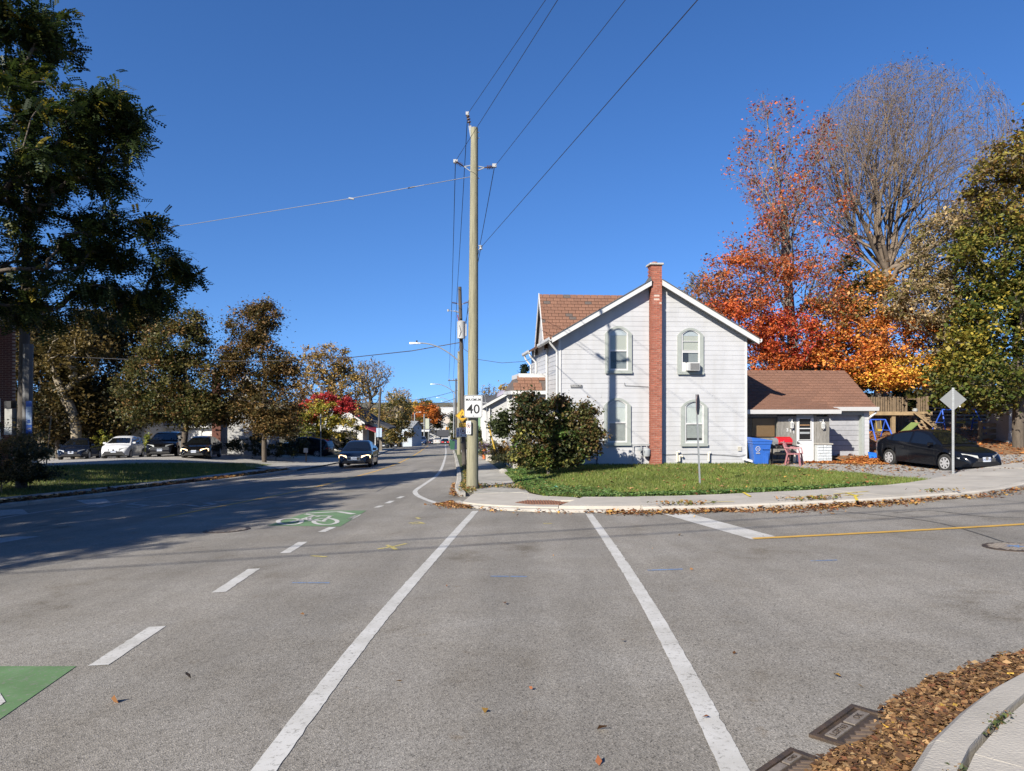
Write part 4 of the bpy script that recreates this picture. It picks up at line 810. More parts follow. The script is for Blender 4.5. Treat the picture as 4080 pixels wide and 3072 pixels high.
lantern(3150, 1693); lantern(3274, 1695)
for ch_, x, y in (('3', 3135, 1713), ('1', 3148, 1717), ('1', 3160, 1721)): text('number', ch_, .19, TRIM, AG, (au(x), av - .045, az(y)), extrude=.008, bold=.006)
# block pillar
b0, b1, bz0, bz1 = au(3254, .55), au(3311, .55), -.25, az(1771); MB().box(b0 + .01, b1 - .01, .5, 1.2, bz0, bz1).build('pillar', mat('block_mortar', (.45, .47, .47), .9, .1), AG)
MB().box(b0 - .02, b1 + .04, .43, 1.25, bz1, bz1 + .06).build('pillar_cap', CONC_OLD, AG, bevel=.01); rr = 8
for r_ in range(rr):
    h = (bz1 - bz0) / rr; x = b0; seq = [.18, .42, .4] if r_ % 4 < 2 else [.42, .2, .38]
    if r_ % 2: seq = seq[::-1] if r_ % 4 == 1 else seq
    for f in seq: w = (b1 - b0) * f; MB().box(x + .006, x + w - .006, .47 - random.uniform(0, .02), .56, bz0 + r_ * h + .006, bz0 + (r_ + 1) * h - .006).build('block', BLOCK, AG, bevel=.012); x += w
# garage door of horizontal boards set back, trim, corner boards
MB().box(uP - .06, uP, av + .02, av2 + .05, -.25, ez1 - .1).build('bay_side', WOODG, AG)
g0, g1 = au(3296, av2), au(3432, av2); gzb, gzt = az(1826, av2, 3380), az(1654, av2, 3380); nbd = 9
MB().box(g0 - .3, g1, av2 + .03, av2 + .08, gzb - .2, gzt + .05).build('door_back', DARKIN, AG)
for k in range(nbd):
    h = (gzt - gzb + .1) / nbd; MB().box(g0 - .1, g1 + .02, av2 - .02, av2 + .04, gzb - .1 + k * h + .006, gzb - .1 + (k + 1) * h - .006).build('door_board', GDOOR, AG)
tr = mat('green_grey_trim', (.33, .36, .34), .6, .08); MB().box(g0 - .1, uR - .02, av2 - .2, av2 + .06, gzt, ez2 - .1).build('door_head', tr, AG)
q0, q1 = au(3431, 2.25), au(3441, 2.25); MB().box(q0, q1, 2.2, av2 + .05, -.25, gzt).build('door_trim', tr, AG)
for k in range(13):
    h = .165; z0 = -.15 + k * h
    if z0 < ez2 - .1: board(q1 + .004, uR + .01, q1 + .004, uR + .01, z0, min(z0 + h, ez2), 2.24).build('siding_board', SIDING, AG)
MB().box(q1, uR - .01, 2.26, av2 + .2, -.3, ez2).build('corner_wall', SIDING, AG); MB().box(uR - .03, uR + .0, av2 + .2, 6.8, -.3, ez2).build('side_wall', SIDING, AG)
# ---------------------------------------------------------------- poles, wires, signs
POLEG = mat('green_grey_pole', (.24, .225, .15), .85, .28, 3, .5, 30, stretch=(9, 9, .5)); POLED = mat('dark_pole', (.075, .065, .055), .9, .3, 3, .5, 30, stretch=(9, 9, .5)); GALV = mat('galvanised', (.27, .285, .29), .5, .12, 14, metal=.3); ALU = mat('sign_back', (.15, .158, .165), .6, .06, 3)
WIRE = mat('wire', (.025, .025, .028), .6, .1); PORC = mat('insulator_brown', (.09, .05, .035), .3, .1); PORCG = mat('insulator_grey', (.36, .37, .38), .4, .1); LAMPW = mat('lamp_housing', (.5, .52, .53), .4, .05)
SWHITE = mat('sign_white', (.55, .56, .56), .4, .03); SBLACK = mat('sign_black', (.012, .012, .012), .5, .1); SYEL = mat('sign_yellow', (.62, .36, .02), .45, .05); SRED = mat('sign_red', (.24, .02, .03), .5, .1); SBLUE = mat('sign_blue', (.02, .09, .38), .45, .05); SCYAN = mat('sign_pale_blue', (.35, .45, .58), .45, .1)
def pole(label, x, y, zb, zt, r0, r1, m, lean=0., name='utility_pole', n=14):
    t = thing(name, label, 'utility pole', (x, y, zb)); h = zt - zb
    MB().tube([(0, 0, -.4)] + [(lean * q, 0, h * q) for q in (0, .25, .5, .75, 1)], [r0] + [r0 + (r1 - r0) * q for q in (0, .25, .5, .75, 1)], n).build('shaft', m, t, smooth=True)
    return t
def insulator(t, a, b, m=PORC, nd=4, r=.05):
    a = Vector(a); b = Vector(b); o = MB(); o.tube([a, b], .018, 6); 
    for k in range(nd):
        c = a + (b - a) * (.3 + .5 * k / max(1, nd - 1)); d = (b - a).normalized() * .008; o.tube([c - d, c + d], r, 10)
    return o.build('insulator', m, t)
def wire(label, pts, r=.008, sag=0., name='power_line', n=14, group=None, m=WIRE):
    if len(pts) == 2 and sag:
        a, b = Vector(pts[0]), Vector(pts[1]); pts = [a + (b - a) * t - Vector((0, 0, 4 * sag * t * (1 - t))) for t in np.linspace(0, 1, n)]
    o = MB().tube(pts, r, 5).build(name, m); return tag(o, label, 'wire', group)
# main pole
b1 = gp(1882, 1945, .12); Y1 = b1.y; MZ = lambda py: at(0, py, Y1).z - b1.z
mp_ = pole('tall green grey wooden utility pole at the street corner carrying the speed sign', b1.x, b1.y, b1.z, at(1890, 510, Y1).z, .175, .105, POLEG, .06)
X1 = lambda px: at(px, 0, Y1).x - b1.x
top = (X1(1863), 0, MZ(455)); insulator(mp_, (X1(1872), 0, MZ(500)), top, PORC, 3, .055); MB().beam((X1(1880), 0, MZ(550)), (X1(1872), 0, MZ(502)), .05, .08).build('bracket', GALV, mp_); MB().box(top[0] - .05, top[0] + .04, -.04, .04, top[2] - .03, top[2] + .06).build('clamp', PORCG, mp_)
la, ra = (X1(1815), -.05, MZ(645)), (X1(1970), .05, MZ(662))
for e, s in ((la, -1), (ra, 1)):
    j = (X1(1849) if s < 0 else X1(1931), 0, (MZ(664) if s < 0 else MZ(668)))
    insulator(mp_, j, e, PORC, 4, .06); MB().beam((0, 0, MZ(658)), j, .035, .02).beam((0, 0, MZ(688)), j, .035, .02).build('crossarm_strut', GALV, mp_); MB().box(e[0] - .06, e[0] + .06, -.05, .05, e[2] - .03, e[2] + .06).build('clamp', PORCG, mp_)
for py, px in ((527, 1906), (550, 1906), (710, 1907)): MB().tube([(X1(1890), 0, MZ(py)), (X1(px + 4), 0, MZ(py))], .012, 6).build('bolt', GALV, mp_)
sp = (X1(1916), -.03, MZ(987)); MB().lathe([(.03, -.06), (.055, -.05), (.035, 0), (.055, .05), (.03, .06)], 10, sp).build('spool', PORCG, mp_, smooth=True); MB().beam((X1(1900), 0, MZ(980)), (sp[0], sp[1], MZ(978)), .03, .01).beam((X1(1900), 0, MZ(995)), (sp[0], sp[1], MZ(996)), .03, .01).build('bracket', GALV, mp_)
gw = (X1(1876), 0, MZ(704)); MB().beam((0, 0, MZ(704)), gw, .03).build('guy_clamp', GALV, mp_)
A = Vector((b1.x, b1.y, b1.z)); near = Vector((11.6, -21.0, 0)); nz = 9.6
W0 = {'top': A + Vector(top), 'left': A + Vector(la), 'right': A + Vector(ra), 'low': A + Vector(sp)}
pole('weathered utility pole standing behind the viewer on the right', near.x, near.y, float(G(11.6, -21)), nz + 1.2, .17, .11, POLEG)
offs = {'top': (1.8, nz + 1.35), 'left': (-.3, nz + .2), 'right': (.6, nz + .1), 'low': (-1.5, nz - 1.9)}
lab = {'top': 'topmost power line from the tall pole leaving the picture at the top', 'left': 'power line from the left insulator arm of the tall pole up out of view', 'right': 'power line from the right insulator arm of the tall pole up out of view', 'low': 'lowest wire from the tall pole rising to the upper right'}
for k, p in W0.items(): wire(lab[k], [p, Vector((near.x + offs[k][0], near.y, offs[k][1]))], .0065, .05)
# second, dark pole with transformer and street lamp
b2 = gp(1850, 1857, .12); Y2 = b2.y; p2 = pole('dark old utility pole with grey transformer behind the tall pole', b2.x, b2.y, b2.z, at(1832, 1143, Y2).z, .12, .085, POLED, at(1832, 0, Y2).x - b2.x)
L2 = lambda px, py: (at(px, py, Y2).x - b2.x, 0, at(px, py, Y2).z - b2.z)
c = L2(1838, 1317); TR = mat('transformer_grey', (.42, .43, .43), .45, .06); MB().lathe([(.02, -.44), (.2, -.42), (.21, .38), (.22, .4), (.16, .44), (.02, .47)], 16, (c[0] + .02, -.28, c[2])).build('transformer', TR, p2, smooth=True)
MB().box(c[0] + .16, c[0] + .28, -.34, -.16, c[2] - .3, c[2] + .3).build('cooling_fin', TR, p2); insulator(p2, (c[0] - .1, -.3, c[2] + .45), (c[0] - .17, -.3, c[2] + .75), mat('red_insulator', (.3, .05, .04), .4, .1), 3, .04)
MB().tube([(c[0] - .05, -.48, c[2] + .2), (c[0] + .02, -.5, c[2] - .1), (c[0] - .06, -.48, c[2] - .35)], .012, 5).build('cable_loop', WIRE, p2)
for s, px in ((-1, 1800), (1, 1866)): insulator(p2, L2(1834 + s * 10, 1210), L2(px, 1203 if s > 0 else 1205), PORC, 4, .05); MB().beam(L2(1834, 1216), L2(1834 + s * 12, 1210), .03).build('crossarm_strut', GALV, p2)
insulator(p2, L2(1830, 1245), L2(1808, 1238), PORCG, 3, .05); MB().lathe([(.05, -.05), (.06, .05)], 8, L2(1786, 1237)).build('fuse_cutout', PORCG, p2); MB().tube([L2(1830, 1246), L2(1808, 1240), L2(1786, 1237)], .015, 5).build('fuse_bracket', GALV, p2)
def lamp_arm(t, root, tip, head_l, m=GALV, r=.03):
    root, tip = Vector(root), Vector(tip); k = []
    for s in np.linspace(0, 1, 9): k.append(Vector((root.x + (tip.x - root.x) * s, root.y + (tip.y - root.y) * s, root.z + (tip.z - root.z) * (1 - (1 - s) ** 2.0))))
    MB().tube(k, [r * 1.3] + [r] * 8, 8).build('lamp_arm', m, t, smooth=True); d = (tip - root); d.z = 0; d.normalize()
    o = MB(); e = tip + d * head_l; n = Vector((-d.y, d.x, 0))
    prof = [(0, .05), (.25, .11), (.6, .14), (1, .08)]; vs = []
    for s, w in prof: c_ = tip + d * head_l * s; vs += [c_ - n * w - Vector((0, 0, .05)), c_ + n * w - Vector((0, 0, .05)), c_ + n * w * .7 + Vector((0, 0, .04)), c_ - n * w * .7 + Vector((0, 0, .04))]
    fs = [(4 * i + j, 4 * i + (j + 1) % 4, 4 * i + 4 + (j + 1) % 4, 4 * i + 4 + j) for i in range(3) for j in range(4)] + [(0, 1, 2, 3), (15, 14, 13, 12)]
    h = o.add(vs, fs).build('lamp_head', LAMPW, t); MB().lathe([(.04, 0), (.04, .09)], 8, tip + d * head_l * .35 + Vector((0, 0, .04))).build('photocell', SBLACK, h)
lamp_arm(p2, L2(1828, 1439), L2(1676, 1367), .55)
# third, fourth and further poles along the street
b3 = gp(1829, 1810, .12); p3 = pole('pale wooden pole beyond the dark one', b3.x, b3.y, b3.z, at(1824, 1400, b3.y).z, .17, .12, POLEG)
def rpole(px, pyb, py, Y, label, arm=None, cross=None, m=POLED, r=.14, zb=None):
    a = at(px, py, Y); z0 = float(G(a.x, Y)) + .1 if zb is None else zb; t = pole(label, a.x, Y, z0, a.z, r, r * .7, m, n=8)
    if arm: q = at(*arm[0], Y); q2_ = at(*arm[1], Y); lamp_arm(t, (q.x - a.x, 0, q.z - z0), (q2_.x - a.x, 0, q2_.z - z0), .7, GALV, .05)
    if cross:
        q = at(*cross[0], Y); w = at(*cross[1], Y); MB().beam((q.x - a.x, 0, q.z - z0), (w.x - a.x, 0, w.z - z0), .12).build('crossarm', m, t)
        for s in (.1, .45, .9): MB().lathe([(.05, 0), (.07, .1), (.04, .2)], 6, (q.x - a.x + (w.x - q.x) * s, 0, q.z - z0 + .06)).build('insulator', PORCG, t)
    return t
rpole(1817, 0, 1508, 96, 'distant pole with wooden crossarm and street lamp, first of the far row', ((1816, 1569), (1735, 1530)), ((1785, 1516), (1832, 1516)))
rpole(1808, 0, 1568, 150, 'far thin pole with a street lamp above the dip in the road', ((1808, 1612), (1752, 1584)), m=GALV); rpole(1812, 0, 1590, 205, 'farther thin street lamp pole beyond the dip', ((1811, 1620), (1766, 1598)), m=GALV); rpole(1806, 0, 1640, 300, 'farthest street lamp pole low over the distant road', ((1813, 1665), (1782, 1647)), m=GALV)
b5 = gp(1505, 1801, .12); p5 = pole('slim wooden pole by the left kerb with two pale sign boards', b5.x, b5.y, b5.z, at(1516, 1549, b5.y).z, .15, .1, POLED, at(1516, 0, b5.y).x - b5.x, n=10)
for s, x in ((-1, 1507), (1, 1519)): MB().box(*sorted((at(x - 6, 0, b5.y).x - b5.x, at(x + 4, 0, b5.y).x - b5.x)), -.25, -.22, at(0, 1741, b5.y).z - b5.z, at(0, 1705, b5.y).z - b5.z).build('sign_board', SCYAN, p5)
pn = at(85, 1780, 25.0); pln = pole('dark utility pole at the left edge with a bus stop sign', pn.x, 25.0, Tz(pn.x, 25), 9.5, .19, .13, POLED, .25); MB().tube([(.3, -.12, 1.9), (.33, -.12, 5.2)], .16, 8).build('riser_guard', mat('riser_grey', (.10, .10, .10), .7, .2), pln)
for x, hh in ((1690, 1650), (1652, 1640), (1641, 1648)):
    Yp = 148; a = at(x, hh, Yp); t = thing('signal_pole', {1690: 'grey traffic signal pole with lamp arm beside the blue car', 1652: 'slim pale lamp pole left of the traffic signal', 1641: 'brown wooden pole left of the traffic signal'}[x], 'signal pole', (a.x, Yp, float(G(a.x, Yp))))
    h = a.z - float(G(a.x, Yp)); MB().tube([(0, 0, 0), (0, 0, h)], .13, 8).build('shaft', GALV if x != 1641 else POLED, t)
    if x != 1641: lamp_arm(t, (0, 0, h - (3 if x == 1690 else .4)), (1.0 if x == 1690 else .9, 0, h - (1.2 if x == 1690 else .1)), .5)
    if x == 1690: MB().box(.3, 1.1, -.4, .1, 3.4, 5.6).build('signal_head', mat('signal_back', (.36, .38, .30), .6, .1), t); MB().tube([(0, 0, 4.6), (-3, 0, 4.3), (-3.4, 0, 4.0)], .1, 6).build('mast_arm', GALV, t)
a = at(1782, 1700, 235); ts = thing('traffic_signal', 'orange yellow traffic signal hanging far down the road', 'traffic signal', (a.x, 235, a.z - 1.0)); MB().box(-.45, .45, -.3, .3, -.9, .9).build('signal_head', mat('signal_orange', (.65, .30, .02), .5, .05), ts)
for k in range(3): MB().lathe([(.22, -.12), (.25, 0)], 10, (0, -.3, -.55 + k * .55), 'y').build('lens', SBLACK, ts)
MB().tube([(0, 0, .9), (0, 0, 1.5), (6, 0, 1.6)], .08, 6).build('mast_arm', GALV, ts)
# wires along the street
P2T = Vector((b2.x, b2.y, b2.z)); P4 = at(1817, 1512, 96); P3T = at(1824, 1400, b3.y)
wire('power line from the top of the tall pole to the dark pole', [W0['top'], P2T + Vector(L2(1822, 1150))], .011, .12); wire('left power line from the tall pole past the dark pole', [W0['left'], P2T + Vector(L2(1800, 1205))], .011, .12); wire('right power line from the tall pole to the dark pole', [W0['right'], P2T + Vector(L2(1866, 1203))], .011, .12)
wire('power line from the dark pole on to the far crossarm', [P2T + Vector(L2(1800, 1205)), at(1788, 1514, 96)], .014, .5); wire('second power line from the dark pole to the far crossarm', [P2T + Vector(L2(1866, 1203)), at(1828, 1514, 96)], .014, .5); wire('power line between the tops of the dark pole and the far pole', [P2T + Vector(L2(1822, 1150)), at(1806, 1512, 96)], .014, .5)
wire('low wire from the tall pole to the pale pole', [W0['low'], P3T], .01, .3); wire('far power line running on from the crossarm pole', [at(1788, 1514, 96), at(1808, 1570, 150)], .02, .5)
wire('bright guy strand from the tall pole to the left trees', [A + Vector(gw), at(1690, 737, 22.5), at(1400, 790, 23.5), at(760, 894, 26), at(200, 960, 28)], .011, m=mat('guy_strand', (.20, .20, .2), .4, .1)); 
gi = thing('guy_insulator', 'small insulator on the guy strand left of the tall pole', 'insulator', at(1400, 791, 23.5)); MB().tube([(-.09, 0, .01), (.09, 0, -.02)], .035, 8).build('body', PORCG, gi); gi2 = thing('guy_insulator', 'dark splice on the guy strand close to the tall pole', 'insulator', at(1640, 747, 22.7)); MB().tube([(-.12, 0, -.02), (.12, 0, .03)], .022, 8).build('body', WIRE, gi2)
c1 = [P2T + Vector(L2(1830, 1365)), at(1640, 1398, 35.5), at(1400, 1424, 38), at(1100, 1437, 43), at(700, 1440, 47), at(240, 1420, 50)]
wire('thick black service cable from the dark pole across the road to the left', [Vector(p) for p in c1], .022, name='service_cable')
wire('service drop from the dark pole to the eave of the white house', [P2T + Vector(L2(1842, 1385)), at(1905, 1432, 34), at(2000, 1446, 33.4), at(2090, 1440, 33), Vector((*hw(-.3, 5.5), HZ + EZ - .3))], .012, name='service_cable')
for k, (pa, pb) in enumerate((((1822, 1555), (1480, 1590)), ((1818, 1585), (1600, 1600)))): wire(('upper', 'lower')[k] + ' thin cable over the road in the distance', [at(*pa, 100), at(*pb, 112)], .03, .8, name='service_cable')
wire('pale cable from the slim left pole into the garden trees', [at(1514, 1622, b5.y), at(1350, 1640, 74), at(1200, 1665, 66)], .02, name='service_cable')
for k, (y0, dz) in enumerate(((-1.0, 0), (-2.3, .35))): wire(('front', 'rear')[k] + ' cable crossing the street behind the viewer', [Vector((-34, y0 - 5.0, 8.3 + dz)), Vector((30, y0 + 9.5, 8.6 + dz))], .022, .35, name='service_cable')
# ---- sign plates
def rrect(w, h, r=.04, n=5):
    out = []
    for cx, cy, a in ((w / 2 - r, h / 2 - r, 0), (-w / 2 + r, h / 2 - r, 90), (-w / 2 + r, -h / 2 + r, 180), (w / 2 - r, -h / 2 + r, 270)):
        out += [(cx + r * math.cos(R(a + 90 * k / n)), cy + r * math.sin(R(a + 90 * k / n))) for k in range(n + 1)]
    return out
def plate(t, poly, m, y0=-.004, y1=0., name='plate'): return MB().prism(poly, 'y', y0, y1).build(name, m, t)
def circle(r, n=24): return [(r * math.cos(2 * math.pi * k / n), r * math.sin(2 * math.pi * k / n)) for k in range(n)]
S = Y1 - .2; c = at(1886, 1619, S - .05); k_ = (S - .05) / F
t = thing('speed_limit_sign', 'white MAXIMUM 40 speed limit sign on the tall pole', 'sign', (c.x, S - .05, c.z)); w, h = 73 * k_, 90 * k_
plate(t, rrect(w, h, .04), SWHITE); ringmesh(rrect(w - .02, h - .02, .035), rrect(w - .045, h - .045, .03), -.007, -.0035).build('border', SBLACK, t)
text('lettering', 'MAXIMUM', .105, SBLACK, t, (0, -.006, h * .29), sx=.88, bold=.0012); text('lettering', '40', .37, SBLACK, t, (0, -.006, -.09), sx=1.02, bold=.004)
for z in (h * .43, -h * .42): MB().lathe([(.016, -.004), (.012, 0)], 8, (0, -.008, z), 'y').build('bolt', GALV, t)
def noparking(t, w, h, sx=1.):
    plate(t, rrect(w, h, .03), SWHITE); zc = h * .14; rr = min(w * .40, h * .33)
    ringmesh([(x, z + zc) for x, z in circle(rr)], [(x * .84, z * .84 + zc) for x, z in circle(rr)], -.009, -.0035).build('red_ring', SRED, t); MB().beam((-rr * .66, -.008, zc + rr * .66), (rr * .66, -.008, zc - rr * .66), rr * .16, .004, (0, 1, 0)).build('red_bar', SRED, t)
    plate(t, [(x * .5, z * .5 + zc) for x, z in circle(rr)], SBLACK, -.006, -.0035, 'symbol'); text('lettering', 'TOW', rr * .5, SWHITE, t, (0, -.0085, zc), (R(90), R(30), 0))
    for s in (-1, 1): plate(t, [(s * w * .36, -h * .33), (s * w * .18, -h * .25), (s * w * .18, -h * .41)], SBLACK, -.006, -.0035, 'arrow')
c = at(1867, 1704, S - .02); t = thing('no_parking_sign', 'small white no parking sign turned sideways under the speed sign', 'sign', (c.x, S + .02, c.z), R(-35)); noparking(t, 25 * k_, 54 * k_)
S2 = Y2 - .15; k2_ = S2 / F
c = at(1842, 1656, S2 - .04); t = thing('warning_sign', 'yellow diamond bicycle and car warning sign on the dark pole', 'sign', (c.x, S2 - .04, c.z)); d = 27 * k2_; plate(t, [(0, d), (d, 0), (0, -d), (-d, 0)], SYEL); ringmesh([(0, d * .95), (d * .95, 0), (0, -d * .95), (-d * .95, 0)], [(0, d * .89), (d * .89, 0), (0, -d * .89), (-d * .89, 0)], -.007, -.0035).build('border', SBLACK, t)
plate(t, [(-d * .2, -d * .35), (d * .35, -d * .35), (d * .35, -d * .12), (d * .25, -d * .12), (d * .18, d * .04), (-d * .05, d * .04), (-d * .12, -d * .12), (-d * .2, -d * .12)], SBLACK, -.007, -.0035, 'car_symbol'); ringmesh([(x * d * .09, z * d * .09 + d * .35) for x, z in circle(1)], [(x * d * .05, z * d * .05 + d * .35) for x, z in circle(1)], -.007, -.0035).build('bicycle_symbol', SBLACK, t); plate(t, [(-d * .03, d * .4), (d * .03, d * .4), (d * .02, d * .62), (-d * .02, d * .62)], SBLACK, -.007, -.0035, 'bicycle_symbol'); MB().beam((-d * .02, -.006, d * .55), (-d * .38, -.006, -d * .38), .02, .004, (0, 1, 0)).build('lane_line', SBLACK, t)
c = at(1847, 1694, S2 - .04); t = thing('single_file_tab', 'yellow SINGLE FILE tab under the diamond sign', 'sign', (c.x, S2 - .03, c.z)); plate(t, rrect(38 * k2_, 18 * k2_, .02), SYEL); text('lettering', 'SINGLE', .09, SBLACK, t, (0, -.005, .04), sx=1, bold=.002); text('lettering', 'FILE', .09, SBLACK, t, (0, -.005, -.055), sx=1, bold=.002)
ringmesh(rrect(37 * k2_, 17 * k2_, .02), rrect(35.4 * k2_, 15.6 * k2_, .015), -.006, -.0035).build('border', SBLACK, t)
c = at(1846, 1722, S2 - .04); t = thing('no_parking_sign', 'square white no parking sign low on the dark pole', 'sign', (c.x, S2 - .02, c.z)); noparking(t, 34 * k2_, 37 * k2_)
c = at(1824, 1724, S2); t = thing('notice_sign', 'narrow white notice with blue print left of the no parking sign', 'sign', (c.x, S2 + .02, c.z), R(25)); plate(t, rrect(14 * k2_, 40 * k2_, .02), SWHITE)
for k in range(6): plate(t, [(-.05, .2 - k * .08), (.05, .2 - k * .08), (.05, .16 - k * .08), (-.05, .16 - k * .08)], SBLUE if k < 5 else SBLACK, -.006, -.0035, 'print')
# stop sign seen edge on, diamond seen from behind
b = gp(2790, 1940, 0, T); tp_ = at(2776, 1571, b.y); t = thing('stop_sign', 'stop sign seen edge on from the side, on a leaning grey post on the lawn', 'sign', (b.x, b.y, b.z)); dx = tp_.x - b.x; hh = tp_.z - b.z
MB().beam((0, 0, -.2), (dx, .05, hh), .045, .03, (0, 1, 0)).build('post', GALV, t)
oc = [(.31 * math.cos(R(22.5 + 45 * k)), .31 * math.sin(R(22.5 + 45 * k))) for k in range(8)]; pz = at(2779, 1612, b.y).z - b.z
pl = MB().prism(oc, 'y', .001, .005).build('plate_back', ALU, t, loc=(dx * .93 + .03, 0, pz), rot=(0, 0, R(-90 - 16 - 8)))
fc = MB().prism([(x, z) for x, z in oc], 'y', -.004, .0).build('plate_face', SRED, t, loc=(dx * .93 + .03, 0, pz), rot=(0, 0, R(-90 - 16 - 8)))
b = gp(3797, 1897, 0, T); t = thing('warning_sign', 'diamond sign seen from behind on a perforated post by the driveway', 'sign', (b.x, b.y, b.z), R(-28)); zc = at(3797, 1592, b.y).z - b.z; d = 44 * b.y / F * 1.02
MB().box(-.03, .03, -.045, -.015, -.3, zc + d * 1.05).build('post', GALV, t)
for k in range(52): MB().lathe([(.006, -.001), (.006, 0)], 6, (0, -.0455, .05 + k * .055), 'y').build('post_hole', SBLACK, t) if .05 + k * .055 < zc + d else None
dm = []
for k in range(4):
    a0 = 90 * k
    for q in (-6, -2, 2, 6): dm.append(((d if abs(q) < 3 else d * .965) * math.cos(R(a0 + q * .55)), (d if abs(q) < 3 else d * .965) * math.sin(R(a0 + q * .55))))
MB().prism([(x, z + zc) for x, z in dm], 'y', -.014, -.01).build('plate', ALU, t); MB().box(.15, .19, -.0155, -.0142, zc - .22, zc - .18).build('sticker', SWHITE, t)
# bus stop sign, cabinet and other things by the left pole
Yb = 24.6; c = at(115, 1662, Yb); t = thing('bus_stop_sign', 'tall blue and white bus stop sign on the left pole', 'sign', (c.x, Yb, c.z), R(12)); kk = Yb / F
plate(t, rrect(21 * kk, 128 * kk, .02), SBLUE); plate(t, rrect(19 * kk, 72 * kk, .01), SCYAN, -.007, -.0035, 'panel').location.z = 6 * kk
MB().box(-5 * kk, 5 * kk, -.0095, -.0072, -18 * kk, -10 * kk).box(-6 * kk, 6 * kk, -.0095, -.0072, -24 * kk, -19 * kk).build('bus_symbol', SBLUE, t); text('lettering', '2248', .08, SWHITE, t, (0, -.0085, -46 * kk)); text('lettering', 'PEEL', .05, SBLUE, t, (0, -.009, 22 * kk))
c = at(46, 1665, 24.9); t = thing('pole_box', 'pale equipment box on the left pole with a round vent', 'utility box', (c.x, 24.9, c.z)); MB().box(-.14, .12, -.15, .1, -.32, .34).build('case', mat('box_pale', (.30, .30, .28), .6, .1), t); MB().box(-.12, .12, -.2, .1, .36, .6).build('fan_housing', SBLACK, t); MB().box(-.15, .12, -.16, .08, -.6, -.34).build('lower_box', GREYM, t)
b = gp(612, 1822, 0, T) if False else at(1278, 1795, 58); t = thing('sign_post', 'thin grey sign post in front of the fence and parked car', 'sign post', (b.x, 58, Tz(b.x, 58))); hh = at(0, 1650, 58).z - Tz(b.x, 58); MB().box(-.03, .03, -.03, .03, -.2, hh).build('post', GALV, t); MB().box(-.01, .0, -.2, .2, hh - .9, hh - .2).build('plate', ALU, t)
b = at(1219, 1800, 50); t = thing('yard_sign', 'small white handwritten sign on a wooden stake beside the drive', 'sign', (b.x, 50, Tz(b.x, 50))); z = at(0, 1793, 50).z - Tz(b.x, 50); MB().beam((0, 0, -.2), (.03, 0, z), .08).build('stake', mat('stake_wood', (.25, .17, .1), .8, .2), t); MB().box(-.15, .15, -.06, -.04, z - .18, z + .14).build('board', SWHITE, t)
for k in range(3): MB().box(-.1, .1, -.064, -.0605, z + .05 - k * .08, z + .08 - k * .08).build('print', GREYM, t)
b = at(180, 1850, 30); t = thing('garden_stake', 'thin wooden stake standing at the left lawn edge', 'stake', (b.x, 30, Tz(b.x, 30))); MB().beam((0, 0, -.2), (.25, 0, 2.4), .04).build('post', mat('stake_wood', (.25, .17, .1)), t)
# ---------------------------------------------------------------- trees and shrubs
BARK = mat('bark', (.10, .08, .06), .95, .3, 4, .7, 25, stretch=(4, 4, .6)); BARKL = mat('pale_bark', (.24, .20, .14), .95, .25, 4, .6, 25, stretch=(4, 4, .6)); BARKG = mat('grey_bark', (.17, .15, .125), .95, .25, 4, .6, 25)
def tubes_np(nodes, par, rad, n=4):
    """one mesh of tapered tubes joining each node to its parent"""
    P = np.array(nodes); i = np.array([k for k in range(len(par)) if par[k] >= 0]); j = np.array(par)[i]; a, b = P[j], P[i]; d = b - a; L = np.linalg.norm(d, axis=1)[:, None] + 1e-9; d = d / L
    u = np.where(np.abs(d[:, 2:3]) < .9, [[0, 0, 1.]], [[1., 0, 0]]); x = np.cross(d, u); x /= np.linalg.norm(x, axis=1)[:, None]; y = np.cross(d, x)
    ra = np.minimum(rad[j], rad[i] * 1.6)[:, None, None]; rb = rad[i][:, None, None]; t = np.arange(n) * 2 * np.pi / n
    c = np.cos(t)[None, :, None] * x[:, None, :] + np.sin(t)[None, :, None] * y[:, None, :]
    V = np.concatenate([a[:, None, :] + ra * c, b[:, None, :] + rb * c], 1).reshape(-1, 3); m = len(i); base = (np.arange(m) * 2 * n)[:, None]
    k = np.arange(n); F_ = np.stack([base + k, base + (k + 1) % n, base + n + (k + 1) % n, base + n + k], 2).reshape(-1, 4)
    return V, F_
def grow(trunk, targets, upk=.9, bend=.12, seg=3, droop=0., inc=.28):
    """grow limbs from a trunk polyline towards target points; returns nodes, parents, tip ids"""
    nodes = [np.array(p, float) for p in trunk]; par = [-1] + list(range(len(trunk) - 1)); plen = [0.]
    for a, b in zip(trunk, trunk[1:]): plen.append(plen[-1] + np.linalg.norm(np.array(b) - np.array(a)))
    c = np.array(trunk).mean(0); order = np.argsort([np.linalg.norm((t - c)) for t in targets]); tips = []; n0 = max(1, len(trunk) // 3)
    NP = np.zeros((len(trunk) + len(targets) * seg + 5, 3)); NP[:len(trunk)] = nodes; PL = np.zeros(len(NP)); PL[:len(trunk)] = plen; m = len(trunk)
    for oi in order:
        t = targets[oi]; Q = NP[n0:m]; dv = t - Q; dist = np.linalg.norm(dv, axis=1); hor = np.hypot(dv[:, 0], dv[:, 1])
        cost = dist + upk * np.maximum(0, Q[:, 2] - t[2] + inc * hor) + .12 * PL[n0:m]; k = int(np.argmin(cost)) + n0
        a = NP[k]; L = np.linalg.norm(t - a); p = k
        for s in range(1, seg + 1):
            f = s / seg; q = a + (t - a) * f + RNG.normal(size=3) * bend * L * (f < 1) * .6; q[2] += bend * L * math.sin(math.pi * f) * (.6 if droop == 0 else -droop)
            NP[m] = q; PL[m] = PL[p] + np.linalg.norm(q - NP[p]); par.append(p); p = m; m += 1
        tips.append(p)
    return NP[:m], par, tips
